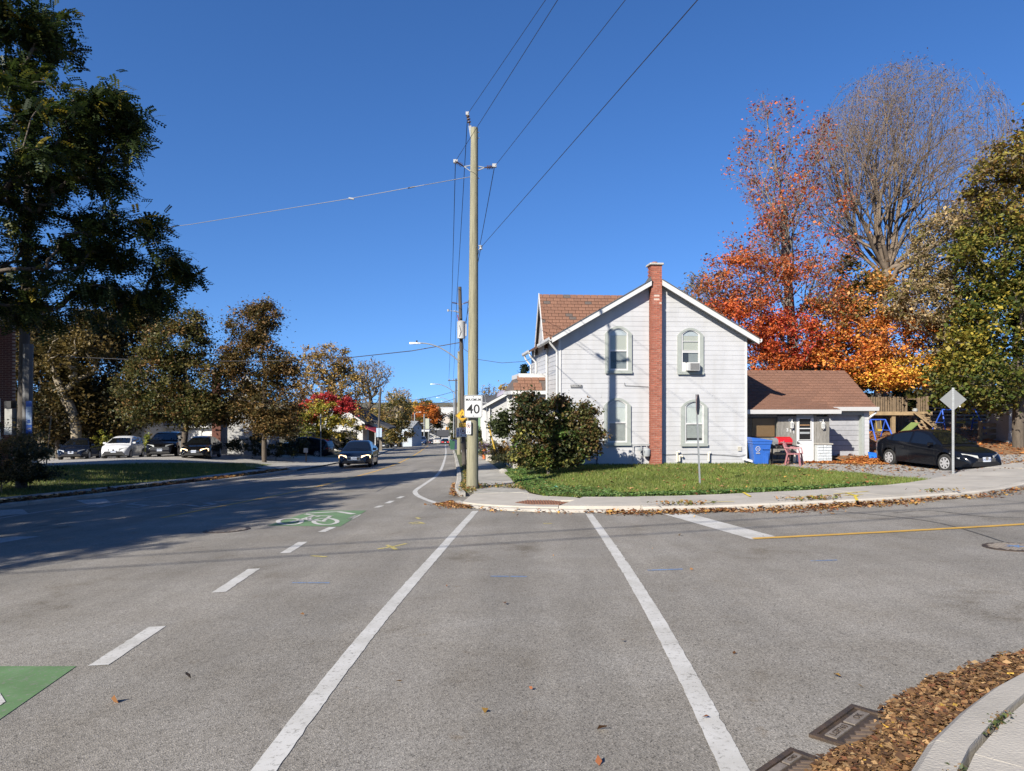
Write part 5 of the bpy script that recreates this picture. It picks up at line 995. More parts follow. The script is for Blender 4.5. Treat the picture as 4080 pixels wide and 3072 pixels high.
def radii(N, par, tips, r_tip, power, r_max):
    cnt = np.zeros(len(N))
    for t in tips: cnt[t] += 1
    for k in range(len(N) - 1, 0, -1):
        if par[k] >= 0: cnt[par[k]] += cnt[k]
    return np.minimum(r_tip * np.maximum(cnt, 1) ** power, r_max)
def ell(n, c, r, shell=.55, zlow=-1.):
    d = RNG.normal(size=(n * 3, 3)); d /= np.linalg.norm(d, axis=1)[:, None]; d = d[d[:, 2] > zlow][:n]; q = RNG.uniform(shell ** 3, 1, len(d)) ** (1 / 3)
    return np.array(c) + d * q[:, None] * np.array(r) * RNG.uniform(.8, 1.08, (len(d), 1))
def tree(name, label, x, y, crowns, nleaf, size, pal, wts=None, trunk_h=None, r_max=.25, r_tip=.012, tips_n=160, sig=.45, lean=(0, 0), bark=BARK, group='trees around the crossing', z=None, upk=.9, power=.45, up=.25, cat='tree', cpal=None, sides=5, dirs=False, trunk=None, bend=.12, shell=.55, jitter=.2, aspect=.75, inc=.28):
    """crowns: (cx,cy,cz,rx,ry,rz,weight,palette index or None) relative to the base"""
    z = Tz(x, y) if z is None else z; t = thing(name, label, cat, (x, y, z), 0, group); wsum = sum(c[6] for c in crowns)
    ztop = max(c[2] + c[5] * .55 for c in crowns); th = trunk_h or ztop
    if trunk is None:
        trunk = [(0, 0, -.3)] + [(lean[0] * f ** 1.5 + RNG.normal() * .02 * th * f, lean[1] * f + RNG.normal() * .02 * th * f, th * f) for f in (.1, .22, .34, .46, .58, .7, .82, .92, 1)]
    T_, ci = [], []
    for k, c in enumerate(crowns):
        p = ell(max(3, int(tips_n * c[6] / wsum)), c[:3], c[3:6], shell); T_.append(p); ci += [k] * len(p)
    T_ = np.concatenate(T_); ci = np.array(ci); T_[:, 2] = np.maximum(T_[:, 2], .5)
    N, par, tips = grow(trunk, T_, upk, bend, 3, inc=inc); rad = radii(N, par, tips, r_tip, power, r_max)
    V, F_ = tubes_np(N, par, rad, sides); nt_ = len(trunk)
    link('trunk', meshnp('trunk', V, F_, bark, smooth=True), t)
    if nleaf:
        order = np.argsort([np.linalg.norm(q - np.array(trunk).mean(0)) for q in T_]); cl = ci[order]; TP_ = N[np.array(tips)]
        lw_ = RNG.gamma(1.3, 1, len(TP_)) * np.array([(crowns[q][8] if len(crowns[q]) > 8 else 1.) for q in cl]); k = RNG.choice(len(TP_), nleaf, p=lw_ / lw_.sum())
        PR = N[np.array([par[q] for q in tips])]; f = RNG.uniform(.1, 1.15, (nleaf, 1)); C = PR[k] + (TP_[k] - PR[k]) * f + RNG.normal(size=(nleaf, 3)) * sig * [.62, .62, .42] * RNG.uniform(.4, 1.3, (nleaf, 1)); C[:, 2] = np.maximum(C[:, 2], .06)
        hue = None
        npal = len(pal); cp = RNG.integers(0, npal, len(TP_)) if wts is None else RNG.choice(npal, len(TP_), p=wts)
        for q, c in enumerate(crowns):
            if len(c) > 7 and c[7] is not None: cp[cl == q] = RNG.choice(c[7], (cl == q).sum())
        hue = np.where(RNG.random(nleaf) < .62, cp[k], RNG.integers(0, npal, nleaf) if wts is None else RNG.choice(npal, nleaf, p=wts))
        for q, c in enumerate(crowns):
            if len(c) > 7 and c[7] is not None: m_ = cl[k] == q; hue[m_] = RNG.choice(c[7], m_.sum())
        link('crown', leaves('crown', C, size, pal, LEAF, None, up, 0, jitter, aspect, hue=hue), t)
    return t
def shrub(name, label, x, y, h, w, n, size, pal, z=None, wts=None, cat='shrub', stems=24, d=None, group='shrubs and garden plants', sig=.2, bark=BARK, lobes=None):
    d = d or w; cr = lobes or [(0, 0, h * .55, w * .5, d * .5, h * .45, 1)]
    return tree(name, label, x, y, cr, n, size, pal, wts, trunk_h=h * .25, r_max=.03, r_tip=.004, tips_n=stems, sig=sig, bark=bark, group=group, z=z, cat=cat, sides=3, upk=.5, shell=.35)
def px(x, Y): return (x - CX) / F * Y
def pz(y, Y, zb): return H0 - (y - CY) / F * Y - zb
def crown_px(base, Y, cx, cy, rx, ry, wt, pal=None, dy=0., ryd=None, lw=1.):
    """crown ellipsoid given by its picture centre and half-axes in photo pixels at depth Y+dy"""
    Yd = Y + dy; k = Yd / F; return (px(cx, Yd) - base[0], dy, H0 - (cy - CY) * k - base[1], rx * k, (ryd or rx * k * .9), ry * k, wt, pal, lw)
ORG = [(214, 110, 34), (190, 72, 32), (226, 140, 44), (176, 56, 40), (236, 170, 50), (160, 84, 40), (204, 90, 30)]
# forked trees grown limb by limb
def fan_tree(name, label, x, y, fork, limbs, length, spread, levels, r0, nleaf, size, pal, bark=BARKG, sq=(1, 1, 1), twig=.007, up=.25, group='trees around the crossing', leader=0., t=None, kids=(5, 4, 4, 3), decay=.56, lean=(0, 0), z=None, sig=.22, trunk_r=None, low=None, env=None):
    z = Tz(x, y) if z is None else z; t = t or thing(name, label, 'tree', (x, y, z), 0, group); nodes, par, rad = [], [], []
    def add(p, pa, r): nodes.append(np.array(p, float)); par.append(pa); rad.append(r); return len(nodes) - 1
    k = -1; tr = trunk_r or r0 * 1.5
    for f in np.linspace(-.04, 1, 9): k = add((lean[0] * f + .12 * math.sin(f * 5), lean[1] * f, fork * f), k, tr * (1.25 - .35 * f) if f > 0 else tr * 1.5)
    tips = []
    def branch(p, d, L, r, lev):
        d = d / np.linalg.norm(d); n = 5 if lev < 2 else 4 if lev < 3 else 3; q = nodes[p].copy(); idx = p; ids = []
        for s in range(n):
            w = RNG.normal(size=3) * (.10 + .03 * lev); d = d + w + np.array([0, 0, up * .28]); d /= np.linalg.norm(d); q = q + d * np.array(sq) * L / n; idx = add(q, idx, max(twig, r * (1 - .62 * (s + 1) / n))); ids.append(idx)
        if lev >= levels: tips.append(idx); return
        for c in range(kids[lev]):
            i_ = ids[min(n - 1, int(n * (.25 + .75 * (c + RNG.random() * .8) / kids[lev])))]; ax = np.cross(d, RNG.normal(size=3)); ax /= np.linalg.norm(ax) + 1e-9; an = R(RNG.uniform(24, 52)); nd = d * math.cos(an) + ax * math.sin(an); nd[2] += up * .5
            branch(i_, nd, L * decay * RNG.uniform(.75, 1.25), rad[i_] * .68, lev + 1)
        branch(idx, d, L * decay * 1.05, rad[idx] * .9, lev + 1)
    for k_, (az_, el_, zf, Lf) in enumerate(limbs):
        b_ = int(np.clip(round(zf * 8), 1, 8)); branch(b_, np.array([math.cos(R(az_)) * math.cos(R(el_)), math.sin(R(az_)) * math.cos(R(el_)), math.sin(R(el_))]), length * Lf, r0 * (Lf ** .7), 0)
    if env:
        c_, r_ = np.array(env[0]), np.array(env[1]); N = np.array(nodes); q_ = (N - c_) / r_; m_ = np.linalg.norm(q_, axis=1); o_ = (m_ > .8) & (N[:, 2] > fork * .9); g_ = np.where(o_, (.8 + .26 * np.tanh((m_ - .8) / .42)) / np.maximum(m_, 1e-6), 1); nodes = list(c_ + q_ * g_[:, None] * r_)
    V, F_ = tubes_np(nodes, par, np.array(rad), 4); link('trunk', meshnp('trunk', V, F_, bark, smooth=True), t)
    if nleaf:
        N = np.array(nodes); tp = N[tips]; pr = N[[par[q] for q in tips]]; w = RNG.gamma(.9, 1, len(tp))
        if low is not None: w = w * np.interp(tp[:, 2], low[0], low[1])
        kk = RNG.choice(len(tp), nleaf, p=w / w.sum()); C = pr[kk] + (tp[kk] - pr[kk]) * RNG.uniform(0, 1.1, (nleaf, 1)) + RNG.normal(size=(nleaf, 3)) * sig; pi = RNG.integers(0, len(pal), len(tp)); link('crown', leaves('crown', C, size, pal, LEAF, None, .25, 0, .2, hue=np.where(RNG.random(nleaf) < .6, pi[kk], RNG.integers(0, len(pal), nleaf))), t)
    return t
Y = 40; x = px(3160, Y)
fan_tree('red_maple', 'tall half bare maple with thin red brown leaves behind the white house', x, Y, 12.5, [(180, 62, .45, .8), (0, 60, .5, .75), (90, 55, .55, .7), (270, 58, .6, .75), (150, 66, .72, .75), (30, 66, .72, .75), (210, 70, .85, .7), (330, 70, .85, .7), (80, 84, 1, .8), (190, 40, .36, .8), (10, 38, .38, .7), (260, 45, .42, .7)], 4.9, 0, 3, .11, 12500, .12, [(190, 104, 62), (170, 92, 66), (200, 112, 52), (176, 76, 52), (150, 100, 78), (206, 120, 60)], twig=.008, lean=(-.4, 0), trunk_r=.26, low=([4, 10, 20], [3, 1.4, .6]), env=((px(3110, Y) - x, 0, pz(720, Y, Tz(x, Y))), (250 * Y / F, 3.6, 410 * Y / F)))
B = (x, Tz(x, Y))
tree('red_maple', 'lower red and orange maple crown beside the house gable', x - 1.2, Y - 1.5, [crown_px((x - 1.2, B[1]), Y - 1.5, 3000, 1110, 230, 130, 2.2, [0, 5, 6, 7]), crown_px((x - 1.2, B[1]), Y - 1.5, 2950, 1290, 190, 120, 2.4, [0, 1, 6]), crown_px((x - 1.2, B[1]), Y - 1.5, 3130, 1330, 160, 130, 2.4, [1, 3, 0]), crown_px((x - 1.2, B[1]), Y - 1.5, 3060, 1430, 130, 70, 1.2, [0, 2, 6]), crown_px((x - 1.2, B[1]), Y - 1.5, 2860, 1180, 110, 120, .8, [5, 7], lw=.5)],
     32000, .115, [(208, 112, 58), (188, 84, 54), (212, 130, 70), (190, 70, 58), (164, 102, 70), (176, 112, 68), (208, 104, 54), (152, 104, 74)], tips_n=560, sig=.5, r_max=.16, r_tip=.009, trunk_h=8, bark=BARKG)
Y = 44; x = px(3495, Y)
fan_tree('bare_maple', 'great bare tree with a fan of grey twigs against the sky', x, Y, 8.6, [(95, 86, 1, 1.1), (0, 72, 1, 1.05), (180, 74, 1, 1.05), (20, 60, .95, .95), (200, 60, .95, .95), (270, 70, .95, 1), (310, 62, .9, .95), (350, 48, .85, .9), (140, 68, .95, .95), (60, 64, .95, .95), (8, 34, .8, .8), (176, 46, .9, .6), (350, 80, 1, 1.1), (0, 22, .8, .75), (30, 76, 1, 1.1), (165, 56, .9, .9), (355, 40, .95, 1), (185, 52, 1, .95), (15, 50, 1, 1)], 6.4, 0, 4, .16, 9000, .075, [(150, 100, 74), (132, 92, 74), (166, 108, 66), (128, 100, 86)], twig=.0075, up=.12, trunk_r=.36, kids=(5, 4, 3, 2), decay=.6, lean=(.5, 0), bark=mat('twig_bark', (.17, .13, .095), .95, .25, 4), env=((px(3610, Y) - x, 0, pz(680, Y, Tz(x, Y))), (370 * Y / F, 5.4, 420 * Y / F)))
# lower orange and yellow maples
Y = 38; x = px(3500, Y); zb = Tz(x, Y); B = (x, zb)
tree('orange_maple', 'low spreading maple with orange and yellow leaves over the play tower', x, Y,
     [crown_px(B, Y, 3470, 1200, 150, 130, 1.6, [5, 2, 8], lw=.6), crown_px(B, Y, 3360, 1400, 150, 90, 1.8, [0, 2, 1]), crown_px(B, Y, 3560, 1330, 190, 110, 2.2, [0, 5, 2, 6]), crown_px(B, Y, 3660, 1470, 160, 75, 2, [4, 7, 2]), crown_px(B, Y, 3520, 1490, 140, 55, 1.4, [0, 2, 4]), crown_px(B, Y, 3700, 1260, 120, 120, 1, [5, 8, 7], lw=.7), crown_px(B, Y, 3290, 1280, 120, 130, 1.4, [1, 5, 8], lw=.8), crown_px(B, Y, 3790, 1400, 100, 100, .9, [7, 8])],
     42000, .125, [(222, 138, 64), (202, 106, 58), (230, 162, 76), (176, 84, 56), (232, 188, 74), (192, 138, 86), (208, 118, 60), (212, 182, 84), (122, 112, 62)], trunk_h=5.5, r_max=.42, r_tip=.011, tips_n=620, sig=.5, upk=.7)
Y = 46; x = px(2960, Y); zb = Tz(x, Y); B = (x, zb)
tree('grey_poplar', 'thin grey tree showing behind the roof ridge of the white house', x, Y, [crown_px(B, Y, 2790, 1190, 85, 110, 2), crown_px(B, Y, 2860, 1250, 90, 120, 1)], 3800, .13, [(120, 112, 92), (140, 120, 90), (110, 96, 84)], r_tip=.009, tips_n=320, sig=.4, bark=BARKG)
Y = 41; x = px(3330, Y); zb = Tz(x, Y); B = (x, zb)
tree('olive_tree', 'dark olive tree filling the gap behind the annex roof', x, Y, [crown_px(B, Y, 3400, 1150, 90, 170, 1.4), crown_px(B, Y, 3290, 1440, 110, 90, 1.2), crown_px(B, Y, 3420, 1520, 130, 90, 1.4)], 9000, .18, [(96, 86, 42), (120, 100, 46), (150, 104, 50), (70, 74, 38)], tips_n=160, sig=.5)
# green and yellow tree at the right edge with dry vines
Y = 33; x = px(4060, Y); zb = Tz(x, Y); B = (x, zb)
GYp = [(98, 104, 42), (76, 88, 36), (140, 130, 54), (166, 148, 60), (58, 70, 32), (120, 110, 52), (136, 104, 52), (150, 132, 96), (130, 116, 86)]
tree('green_yellow_tree', 'dense green and yellow tree filling the right edge', x, Y,
     [crown_px(B, Y, 4020, 760, 150, 220, 2.2, [6, 5, 2, 8]), crown_px(B, Y, 3990, 1010, 190, 190, 3, [0, 1, 2, 5]), crown_px(B, Y, 4010, 1280, 170, 190, 3, [0, 1, 3, 4]), crown_px(B, Y, 3900, 1530, 190, 130, 3, [0, 1, 4, 5]), crown_px(B, Y, 4140, 640, 120, 200, 1.4, [6, 5, 2]), crown_px(B, Y, 4220, 1100, 190, 400, 4, [0, 1, 4]), crown_px(B, Y, 3840, 1420, 90, 130, 1, [2, 3, 0])],
     56000, .15, GYp, trunk_h=9, r_max=.3, tips_n=1000, sig=.5)
Y = 36; x = px(3800, Y); zb = Tz(x, Y); B = (x, zb)
tree('vine_tangle', 'tan dry vines hanging over the trees left of the green tree', x, Y, [crown_px(B, Y, 3760, 1000, 150, 180, 3), crown_px(B, Y, 3700, 1200, 170, 130, 3), crown_px(B, Y, 3830, 1330, 120, 120, 1.6), crown_px(B, Y, 3880, 870, 90, 130, 1.2)], 26000, .11, [(168, 146, 108), (150, 128, 96), (186, 160, 112), (128, 116, 84), (126, 120, 60)], tips_n=1100, sig=.35, r_tip=.010, bark=BARKL, trunk_h=6, r_max=.12)
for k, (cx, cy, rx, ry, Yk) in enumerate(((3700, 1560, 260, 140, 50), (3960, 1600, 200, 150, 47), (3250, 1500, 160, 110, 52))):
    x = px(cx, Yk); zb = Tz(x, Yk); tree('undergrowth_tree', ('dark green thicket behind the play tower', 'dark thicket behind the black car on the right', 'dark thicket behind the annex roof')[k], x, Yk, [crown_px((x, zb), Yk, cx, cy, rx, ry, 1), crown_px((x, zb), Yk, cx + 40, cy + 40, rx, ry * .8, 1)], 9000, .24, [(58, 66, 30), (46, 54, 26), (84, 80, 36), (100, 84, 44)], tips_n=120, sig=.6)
# lilac by the house corner
Y = 24.4; x = px(2185, Y); zb = Tz(x, Y); B = (x, zb)
LIL = [(72, 80, 42), (88, 92, 48), (58, 68, 38), (112, 100, 58), (104, 80, 50), (48, 56, 34), (134, 130, 64), (82, 106, 48)]
tree('lilac_bush', 'large dark green and brown lilac bush at the house corner', x, Y,
     [crown_px(B, Y, 2110, 1640, 75, 75, 2, [0, 2, 5, 4], -.2), crown_px(B, Y, 2210, 1660, 85, 85, 2.2, None, .1), crown_px(B, Y, 2310, 1700, 70, 100, 2, [3, 4, 0, 1], 0), crown_px(B, Y, 2140, 1740, 110, 80, 2.6), crown_px(B, Y, 2260, 1770, 110, 70, 2.2), crown_px(B, Y, 2000, 1690, 36, 60, .7, [5, 2, 0]), crown_px(B, Y, 2165, 1850, 60, 45, 1.2, [6, 7, 1]), crown_px(B, Y, 2350, 1750, 45, 60, .8, [3, 4]), crown_px(B, Y, 2100, 1815, 60, 50, 1), crown_px(B, Y, 2240, 1840, 70, 40, 1)],
     44000, .09, LIL, trunk_h=1.0, r_max=.06, r_tip=.005, tips_n=640, sig=.24, group='shrubs and garden plants', cat='bush', upk=.5, bark=BARKG)
# garden along the right-hand pavement
z_ = lambda a, b: Tz(a, b)
shrub('low_shrub', 'low dark juniper beside the right pavement', -.1, 29.8, .75, 1.9, 5200, .06, [(58, 60, 34), (46, 52, 30), (74, 70, 40)], sig=.16, stems=70)
shrub('golden_shrub', 'golden leaved shrub beside the porch steps', -.3, 32.6, 1.15, 1.3, 3200, .07, [(176, 136, 66), (150, 112, 56), (120, 96, 50)], sig=.16, stems=50)
shrub('flower_clump', 'purple and yellow flower clump before the small white house', px(1935, 42), 42, 1.3, 1.7, 3600, .07, [(112, 112, 60), (128, 110, 140), (150, 140, 80), (92, 96, 54), (120, 100, 130)], sig=.2, stems=60)
shrub('hedge', 'clipped dark green hedge beside the green house', px(1912, 52), 53, 2.2, 2.4, 6000, .09, [(60, 70, 34), (48, 58, 30), (78, 80, 40)], sig=.25, stems=80, d=3)
shrub('kerb_bush', 'small bush by the far right kerb beside the bins', px(1806, 84), 84, 2.0, 1.2, 1500, .12, [(70, 76, 40), (90, 84, 46)], stems=20)
# ---- left side: locust with feathered leaves
def locust(label, x, y, H_, crowns, ncomp, leaf_l, seed):
    z = Tz(x, y); t = thing('locust_tree', label, 'tree', (x, y, z), 0, 'trees around the crossing'); trunk = [(0, 0, -.3)] + [(.25 * f * math.sin(3 * f), 0, H_ * .75 * f) for f in np.linspace(.08, 1, 10)]
    wsum = sum(c[6] for c in crowns); T_ = np.concatenate([ell(int(620 * c[6] / wsum), c[:3], c[3:6], .35) for c in crowns]); N, par, tips = grow(trunk, T_, .5, .1, 3); rad = radii(N, par, tips, .012, .45, .32); V, F_ = tubes_np(N, par, rad, 5); link('trunk', meshnp('trunk', V, F_, BARK, smooth=True), t)
    tp = N[np.array(tips)]; pr = N[np.array([par[k] for k in tips])]; k = RNG.integers(0, len(tp), ncomp); f = RNG.random((ncomp, 1)); base = pr[k] + (tp[k] - pr[k]) * f + RNG.normal(size=(ncomp, 3)) * .13
    d = RNG.normal(size=(ncomp, 3)); out = tp[k] - np.array([0, 0, H_ * .4]); out /= np.linalg.norm(out, axis=1)[:, None]; d = d * .55 + out * .6; d[:, 2] -= .38; d /= np.linalg.norm(d, axis=1)[:, None]
    sidev = np.cross(d, [0, 0, 1.]); sidev += RNG.normal(size=sidev.shape) * .25; sidev /= np.linalg.norm(sidev, axis=1)[:, None]; nm = np.cross(sidev, d); pairs = 5; C, D, Nn_ = [], [], []
    pal = np.array([lin(c) for c in ((50, 66, 30), (62, 76, 34), (40, 54, 26), (88, 94, 38), (140, 126, 44))]); cc = pal[RNG.choice(5, ncomp, p=[.36, .26, .22, .11, .05])] * RNG.uniform(.75, 1.2, (ncomp, 1)); Vs, Cs = [], []; L = leaf_l * RNG.uniform(.7, 1.25, (ncomp, 1))
    for q in range(pairs):
        s = (q + .8) / pairs
        for sg_ in (-1, 1):
            a = base + d * L * s - np.array([0, 0, .18]) * L * s * s; dirv = sidev * sg_ * .9 + d * .35; dirv /= np.linalg.norm(dirv, axis=1)[:, None]; ll_ = L * .29; w = np.cross(dirv, nm); w /= np.linalg.norm(w, axis=1)[:, None]; w = w * ll_ * .33
            Vs.append(np.stack([a, a + dirv * ll_ * .5 + w, a + dirv * ll_ - nm * ll_ * .1, a + dirv * ll_ * .5 - w], 1)); Cs.append(cc)
    V = np.concatenate(Vs).reshape(-1, 3); C = np.repeat(np.concatenate(Cs), 4, 0); link('crown', meshnp('crown', V, np.arange(len(V)).reshape(-1, 4), LEAF, C), t)
X0, Y0 = -16.8, 15.2; zb = Tz(X0, Y0); B = (X0, zb)
def lc(cx, cy, rx, ry, Yk, wt): k = Yk / F; return (px(cx, Yk) - X0, Yk - Y0, H0 - (cy - CY) * k - zb, rx * k, rx * k * .8, ry * k, wt)
lobes = [lc(40, 60, 260, 60, 18, 1.2), lc(130, 160, 190, 60, 18, 1.0), lc(20, 290, 200, 50, 18, .9), lc(250, 400, 290, 55, 18, 1.3), lc(430, 470, 150, 60, 18.5, .9), lc(120, 520, 380, 60, 18, 1.6), lc(380, 590, 200, 50, 18.5, 1.0), lc(60, 680, 420, 65, 18, 1.7), lc(330, 720, 230, 45, 18.5, 1.0), lc(100, 830, 340, 60, 18.5, 1.5), lc(480, 890, 190, 45, 19, .9), lc(100, 980, 430, 60, 19, 1.7), lc(500, 1020, 250, 50, 19.5, 1.2), lc(700, 1090, 100, 40, 20, .5), lc(80, 1120, 420, 60, 19, 1.7), lc(540, 1180, 200, 50, 20, 1.2), lc(180, 1240, 400, 50, 20, 1.5), lc(-350, 700, 420, 500, 16, 3.0), lc(-900, 500, 400, 420, 13, 2)]
locust('large dark green locust tree reaching in from the left edge', X0, Y0, 15, lobes, 16500, .31, 1)
for k_, (X0, Y0, cr, lb) in enumerate(((-19.5, 2.5, [(0, 0, 8.5, 5.5, 5.5, 4.2, 1), (3, 1, 7.5, 4, 4, 3, .6)], 'locust tree out of view on the left whose shade lies on the road'), (-22.5, 10.5, [(0, 0, 8, 5.5, 5.5, 4, 1), (3.5, 1, 7.5, 4, 4, 2.6, .6)], 'second locust out of view on the left beyond the first'), (-25, 22, [(0, 0, 9, 5.5, 5.5, 4, 1), (3.5, 1, 9, 4, 4, 2.6, .6)], 'third locust out of view on the left near the brick house'))):
    locust(lb, X0, Y0, 12, cr, 6500, .58, 2 + k_)
MPL = [(80, 82, 40), (96, 88, 44), (66, 74, 36), (122, 94, 52), (60, 64, 32), (106, 98, 50)]
def ltree(name, label, Y, bx, crowns, n, size, pal, **kw):
    x = px(bx, Y); zb = Tz(x, Y); B = (x, zb); return tree(name, label, x, Y, [crown_px(B, Y, *c) for c in crowns], n, size, pal, **kw)
ltree('brown_maple', 'round brown green maple above the black crossover', 45.5, 735, [(700, 1370, 130, 110, 1.6), (640, 1500, 130, 130, 2), (760, 1500, 120, 130, 2), (650, 1620, 130, 75, 1.6), (780, 1620, 110, 80, 1.6), (560, 1560, 100, 110, 1.3), (600, 1640, 120, 50, 1.2), (810, 1640, 90, 50, 1), (740, 1290, 90, 60, .7)], 58000, .13, MPL, tips_n=760, sig=.55, r_max=.2)
ltree('brown_maple', 'slender brown green maple before the dark roofed white house', 46.5, 1052, [(1000, 1310, 110, 90, 1.6), (1020, 1450, 130, 110, 2), (1080, 1600, 120, 110, 2), (960, 1600, 90, 90, 1), (1130, 1690, 80, 60, .8), (1050, 1250, 70, 50, .6), (940, 1640, 90, 60, 1.2), (1090, 1690, 110, 50, 1.1), (920, 1450, 70, 90, .8), (1130, 1480, 70, 90, .8)], 50000, .125, [(100, 84, 46), (116, 92, 50), (84, 76, 40), (70, 66, 36), (128, 98, 58)], tips_n=680, sig=.55, r_max=.17)
for k, (cx, cy, rx, ry, Yk, n) in enumerate(((160, 1480, 170, 170, 52, 9000), (360, 1430, 170, 190, 54, 10000), (520, 1330, 130, 130, 58, 7000), (230, 1640, 170, 110, 51, 7000), (440, 1650, 130, 110, 53, 7000), (60, 1350, 160, 150, 56, 7000))):
    lb = ('brown wood tree left of the leaning trunk', 'brown wood tree right of the leaning trunk', 'tall wood tree against the sky left of the round maple', 'low wood tree behind the dark blue sedan', 'low wood tree behind the white hatchback', 'wood tree behind the bus stop pole')[k]
    ltree('wood_tree', lb, Yk, cx, [(cx, cy, rx, ry, 2), (cx + 40, cy - ry * .6, rx * .6, ry * .6, 1)], n * 2, .19, [(74, 64, 34), (92, 76, 40), (58, 56, 30), (108, 90, 46), (48, 50, 28)], tips_n=280, sig=.7, r_max=.18)
x = px(312, 50); tree('leaning_tree', 'pale leaning trunk rising behind the dark blue sedan', x, 50, [crown_px((x, Tz(x, 50)), 50, 280, 1420, 130, 110, 1)], 4500, .18, [(110, 92, 46), (86, 76, 38)], bark=BARKL, tips_n=70, sig=.5, r_max=.36, power=.7, r_tip=.02, trunk=[(0, 0, -.3), (-.1, 0, .8), (-.15, 0, 1.6), (-.2, 0, 2.4), (-.4, 0, 3.2), (-.75, 0, 4.0), (-1.1, 0, 4.8), (-1.5, 0, 5.6), (-1.8, 0, 6.4)])
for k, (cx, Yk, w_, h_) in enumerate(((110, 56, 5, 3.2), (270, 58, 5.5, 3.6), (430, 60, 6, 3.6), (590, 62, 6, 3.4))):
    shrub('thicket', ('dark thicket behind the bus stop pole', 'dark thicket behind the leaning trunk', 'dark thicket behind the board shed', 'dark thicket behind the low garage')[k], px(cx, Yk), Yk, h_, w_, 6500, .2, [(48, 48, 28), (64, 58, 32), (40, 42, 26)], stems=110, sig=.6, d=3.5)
shrub('yellow_shrub', 'yellow green shrub between the dark blue sedan and the white hatchback', px(415, 50), 50, 2.1, 1.5, 1700, .13, [(170, 160, 60), (140, 140, 56), (110, 116, 48)]); shrub('yellow_shrub', 'small yellow green shrub between the white hatchback and the black crossover', px(588, 50), 50, 1.6, .9, 900, .12, [(150, 150, 64), (120, 130, 56)])
shrub('edge_bush', 'tangled bush at the lower left edge before the brick house', px(40, 24), 23.6, 2.4, 3.4, 12000, .07, [(72, 70, 40), (96, 84, 48), (58, 60, 36), (120, 104, 66)], sig=.25, stems=160, bark=BARKL); shrub('edge_bush', 'low dark bush beside the left pavement', px(120, 25), 25, 1.0, 2.2, 4500, .07, [(52, 60, 34), (64, 70, 38), (44, 50, 30)], stems=60)
shrub('house_bush', 'straggly bush under the white gable wall on the left', px(960, 51), 51, 1.5, 3.2, 3200, .1, [(66, 70, 38), (52, 58, 34), (90, 84, 48)], stems=60); shrub('house_bush', 'dark bush by the corner of the left white house', px(1100, 50), 50, 1.3, 3.2, 3600, .1, [(60, 66, 36), (48, 54, 32)], stems=60); shrub('drive_bush', 'dark bush in front of the parked dark crossover', px(1170, 54), 54, 2.0, 2.6, 4200, .1, [(60, 64, 34), (80, 76, 40), (48, 52, 30)], stems=60)
YTN = [(170, 140, 76), (146, 122, 66), (190, 156, 84), (120, 108, 58), (150, 120, 80)]
ltree('yellowing_tree', 'tall yellowing tree with dark limbs beyond the left houses', 84, 1330, [(1300, 1440, 110, 80, 2), (1240, 1540, 100, 90, 1.5), (1380, 1530, 100, 90, 1.5), (1310, 1620, 120, 80, 1.4), (1400, 1660, 80, 70, 1.2)], 17000, .2, YTN, tips_n=620, sig=.5, r_max=.3, r_tip=.018, shell=.3)
ltree('bare_tree', 'dark nearly leafless tree beside the yellowing one', 96, 1470, [(1480, 1490, 90, 65, 2), (1440, 1560, 90, 70, 1)], 2400, .17, YTN, tips_n=700, sig=.5, r_max=.3, r_tip=.016, shell=.25, inc=.5)
ltree('red_shrub_maple', 'small maple with red crown and yellow green skirt behind the fence', 68, 1300, [(1290, 1600, 60, 35, .9, [3]), (1370, 1625, 50, 40, .9, [3]), (1230, 1640, 60, 45, .7, [3, 1]), (1290, 1650, 100, 60, 2, [0, 2]), (1350, 1700, 90, 60, 1.5, [2, 4]), (1230, 1710, 90, 60, 1.2, [0, 4])], 17000, .17, [(130, 136, 50), (190, 80, 50), (184, 160, 70), (176, 58, 58), (104, 106, 48)], tips_n=200, sig=.4)
ltree('tan_tree', 'loose tan and green tree above the parked van', 104, 1560, [(1570, 1640, 90, 75, 2), (1530, 1720, 70, 60, 1.2), (1600, 1720, 60, 50, 1)], 8500, .24, [(150, 132, 76), (130, 122, 66), (104, 104, 56), (176, 146, 88)], tips_n=260, sig=.6); ltree('pale_tree', 'pale leafless tree behind the tan tree', 130, 1580, [(1585, 1590, 60, 50, 1)], 900, .2, YTN, tips_n=420, sig=.4, r_tip=.03, bark=BARKL, shell=.2)
ltree('dark_street_tree', 'dark tree by the kerb beyond the small blue shed', 128, 1636, [(1636, 1725, 36, 45, 1)], 3000, .25, [(62, 60, 34), (84, 70, 40), (110, 66, 44)], tips_n=60, sig=.5)
ltree('far_orange_tree', 'orange topped tree far down the left side of the road', 185, 1700, [(1700, 1650, 55, 50, 2, [0, 1]), (1690, 1690, 60, 40, 1.4, [2, 3])], 7000, .36, [(206, 124, 50), (176, 96, 44), (130, 110, 50), (80, 74, 38)], tips_n=140, sig=.9); ltree('far_yellow_tree', 'yellow tree behind the far orange one', 205, 1650, [(1648, 1640, 42, 42, 1)], 3600, .4, [(206, 170, 70), (170, 140, 60)], tips_n=70, sig=1.); ltree('far_green_tree', 'olive tree top behind the far orange tree', 230, 1690, [(1695, 1620, 36, 30, 1)], 2600, .4, [(120, 116, 60), (96, 98, 50)], tips_n=60, sig=1.); ltree('far_dark_tree', 'dark tree beside the far orange one over the road', 190, 1738, [(1738, 1668, 30, 40, 1)], 3200, .36, [(92, 76, 42), (66, 60, 34)], tips_n=60, sig=.8)
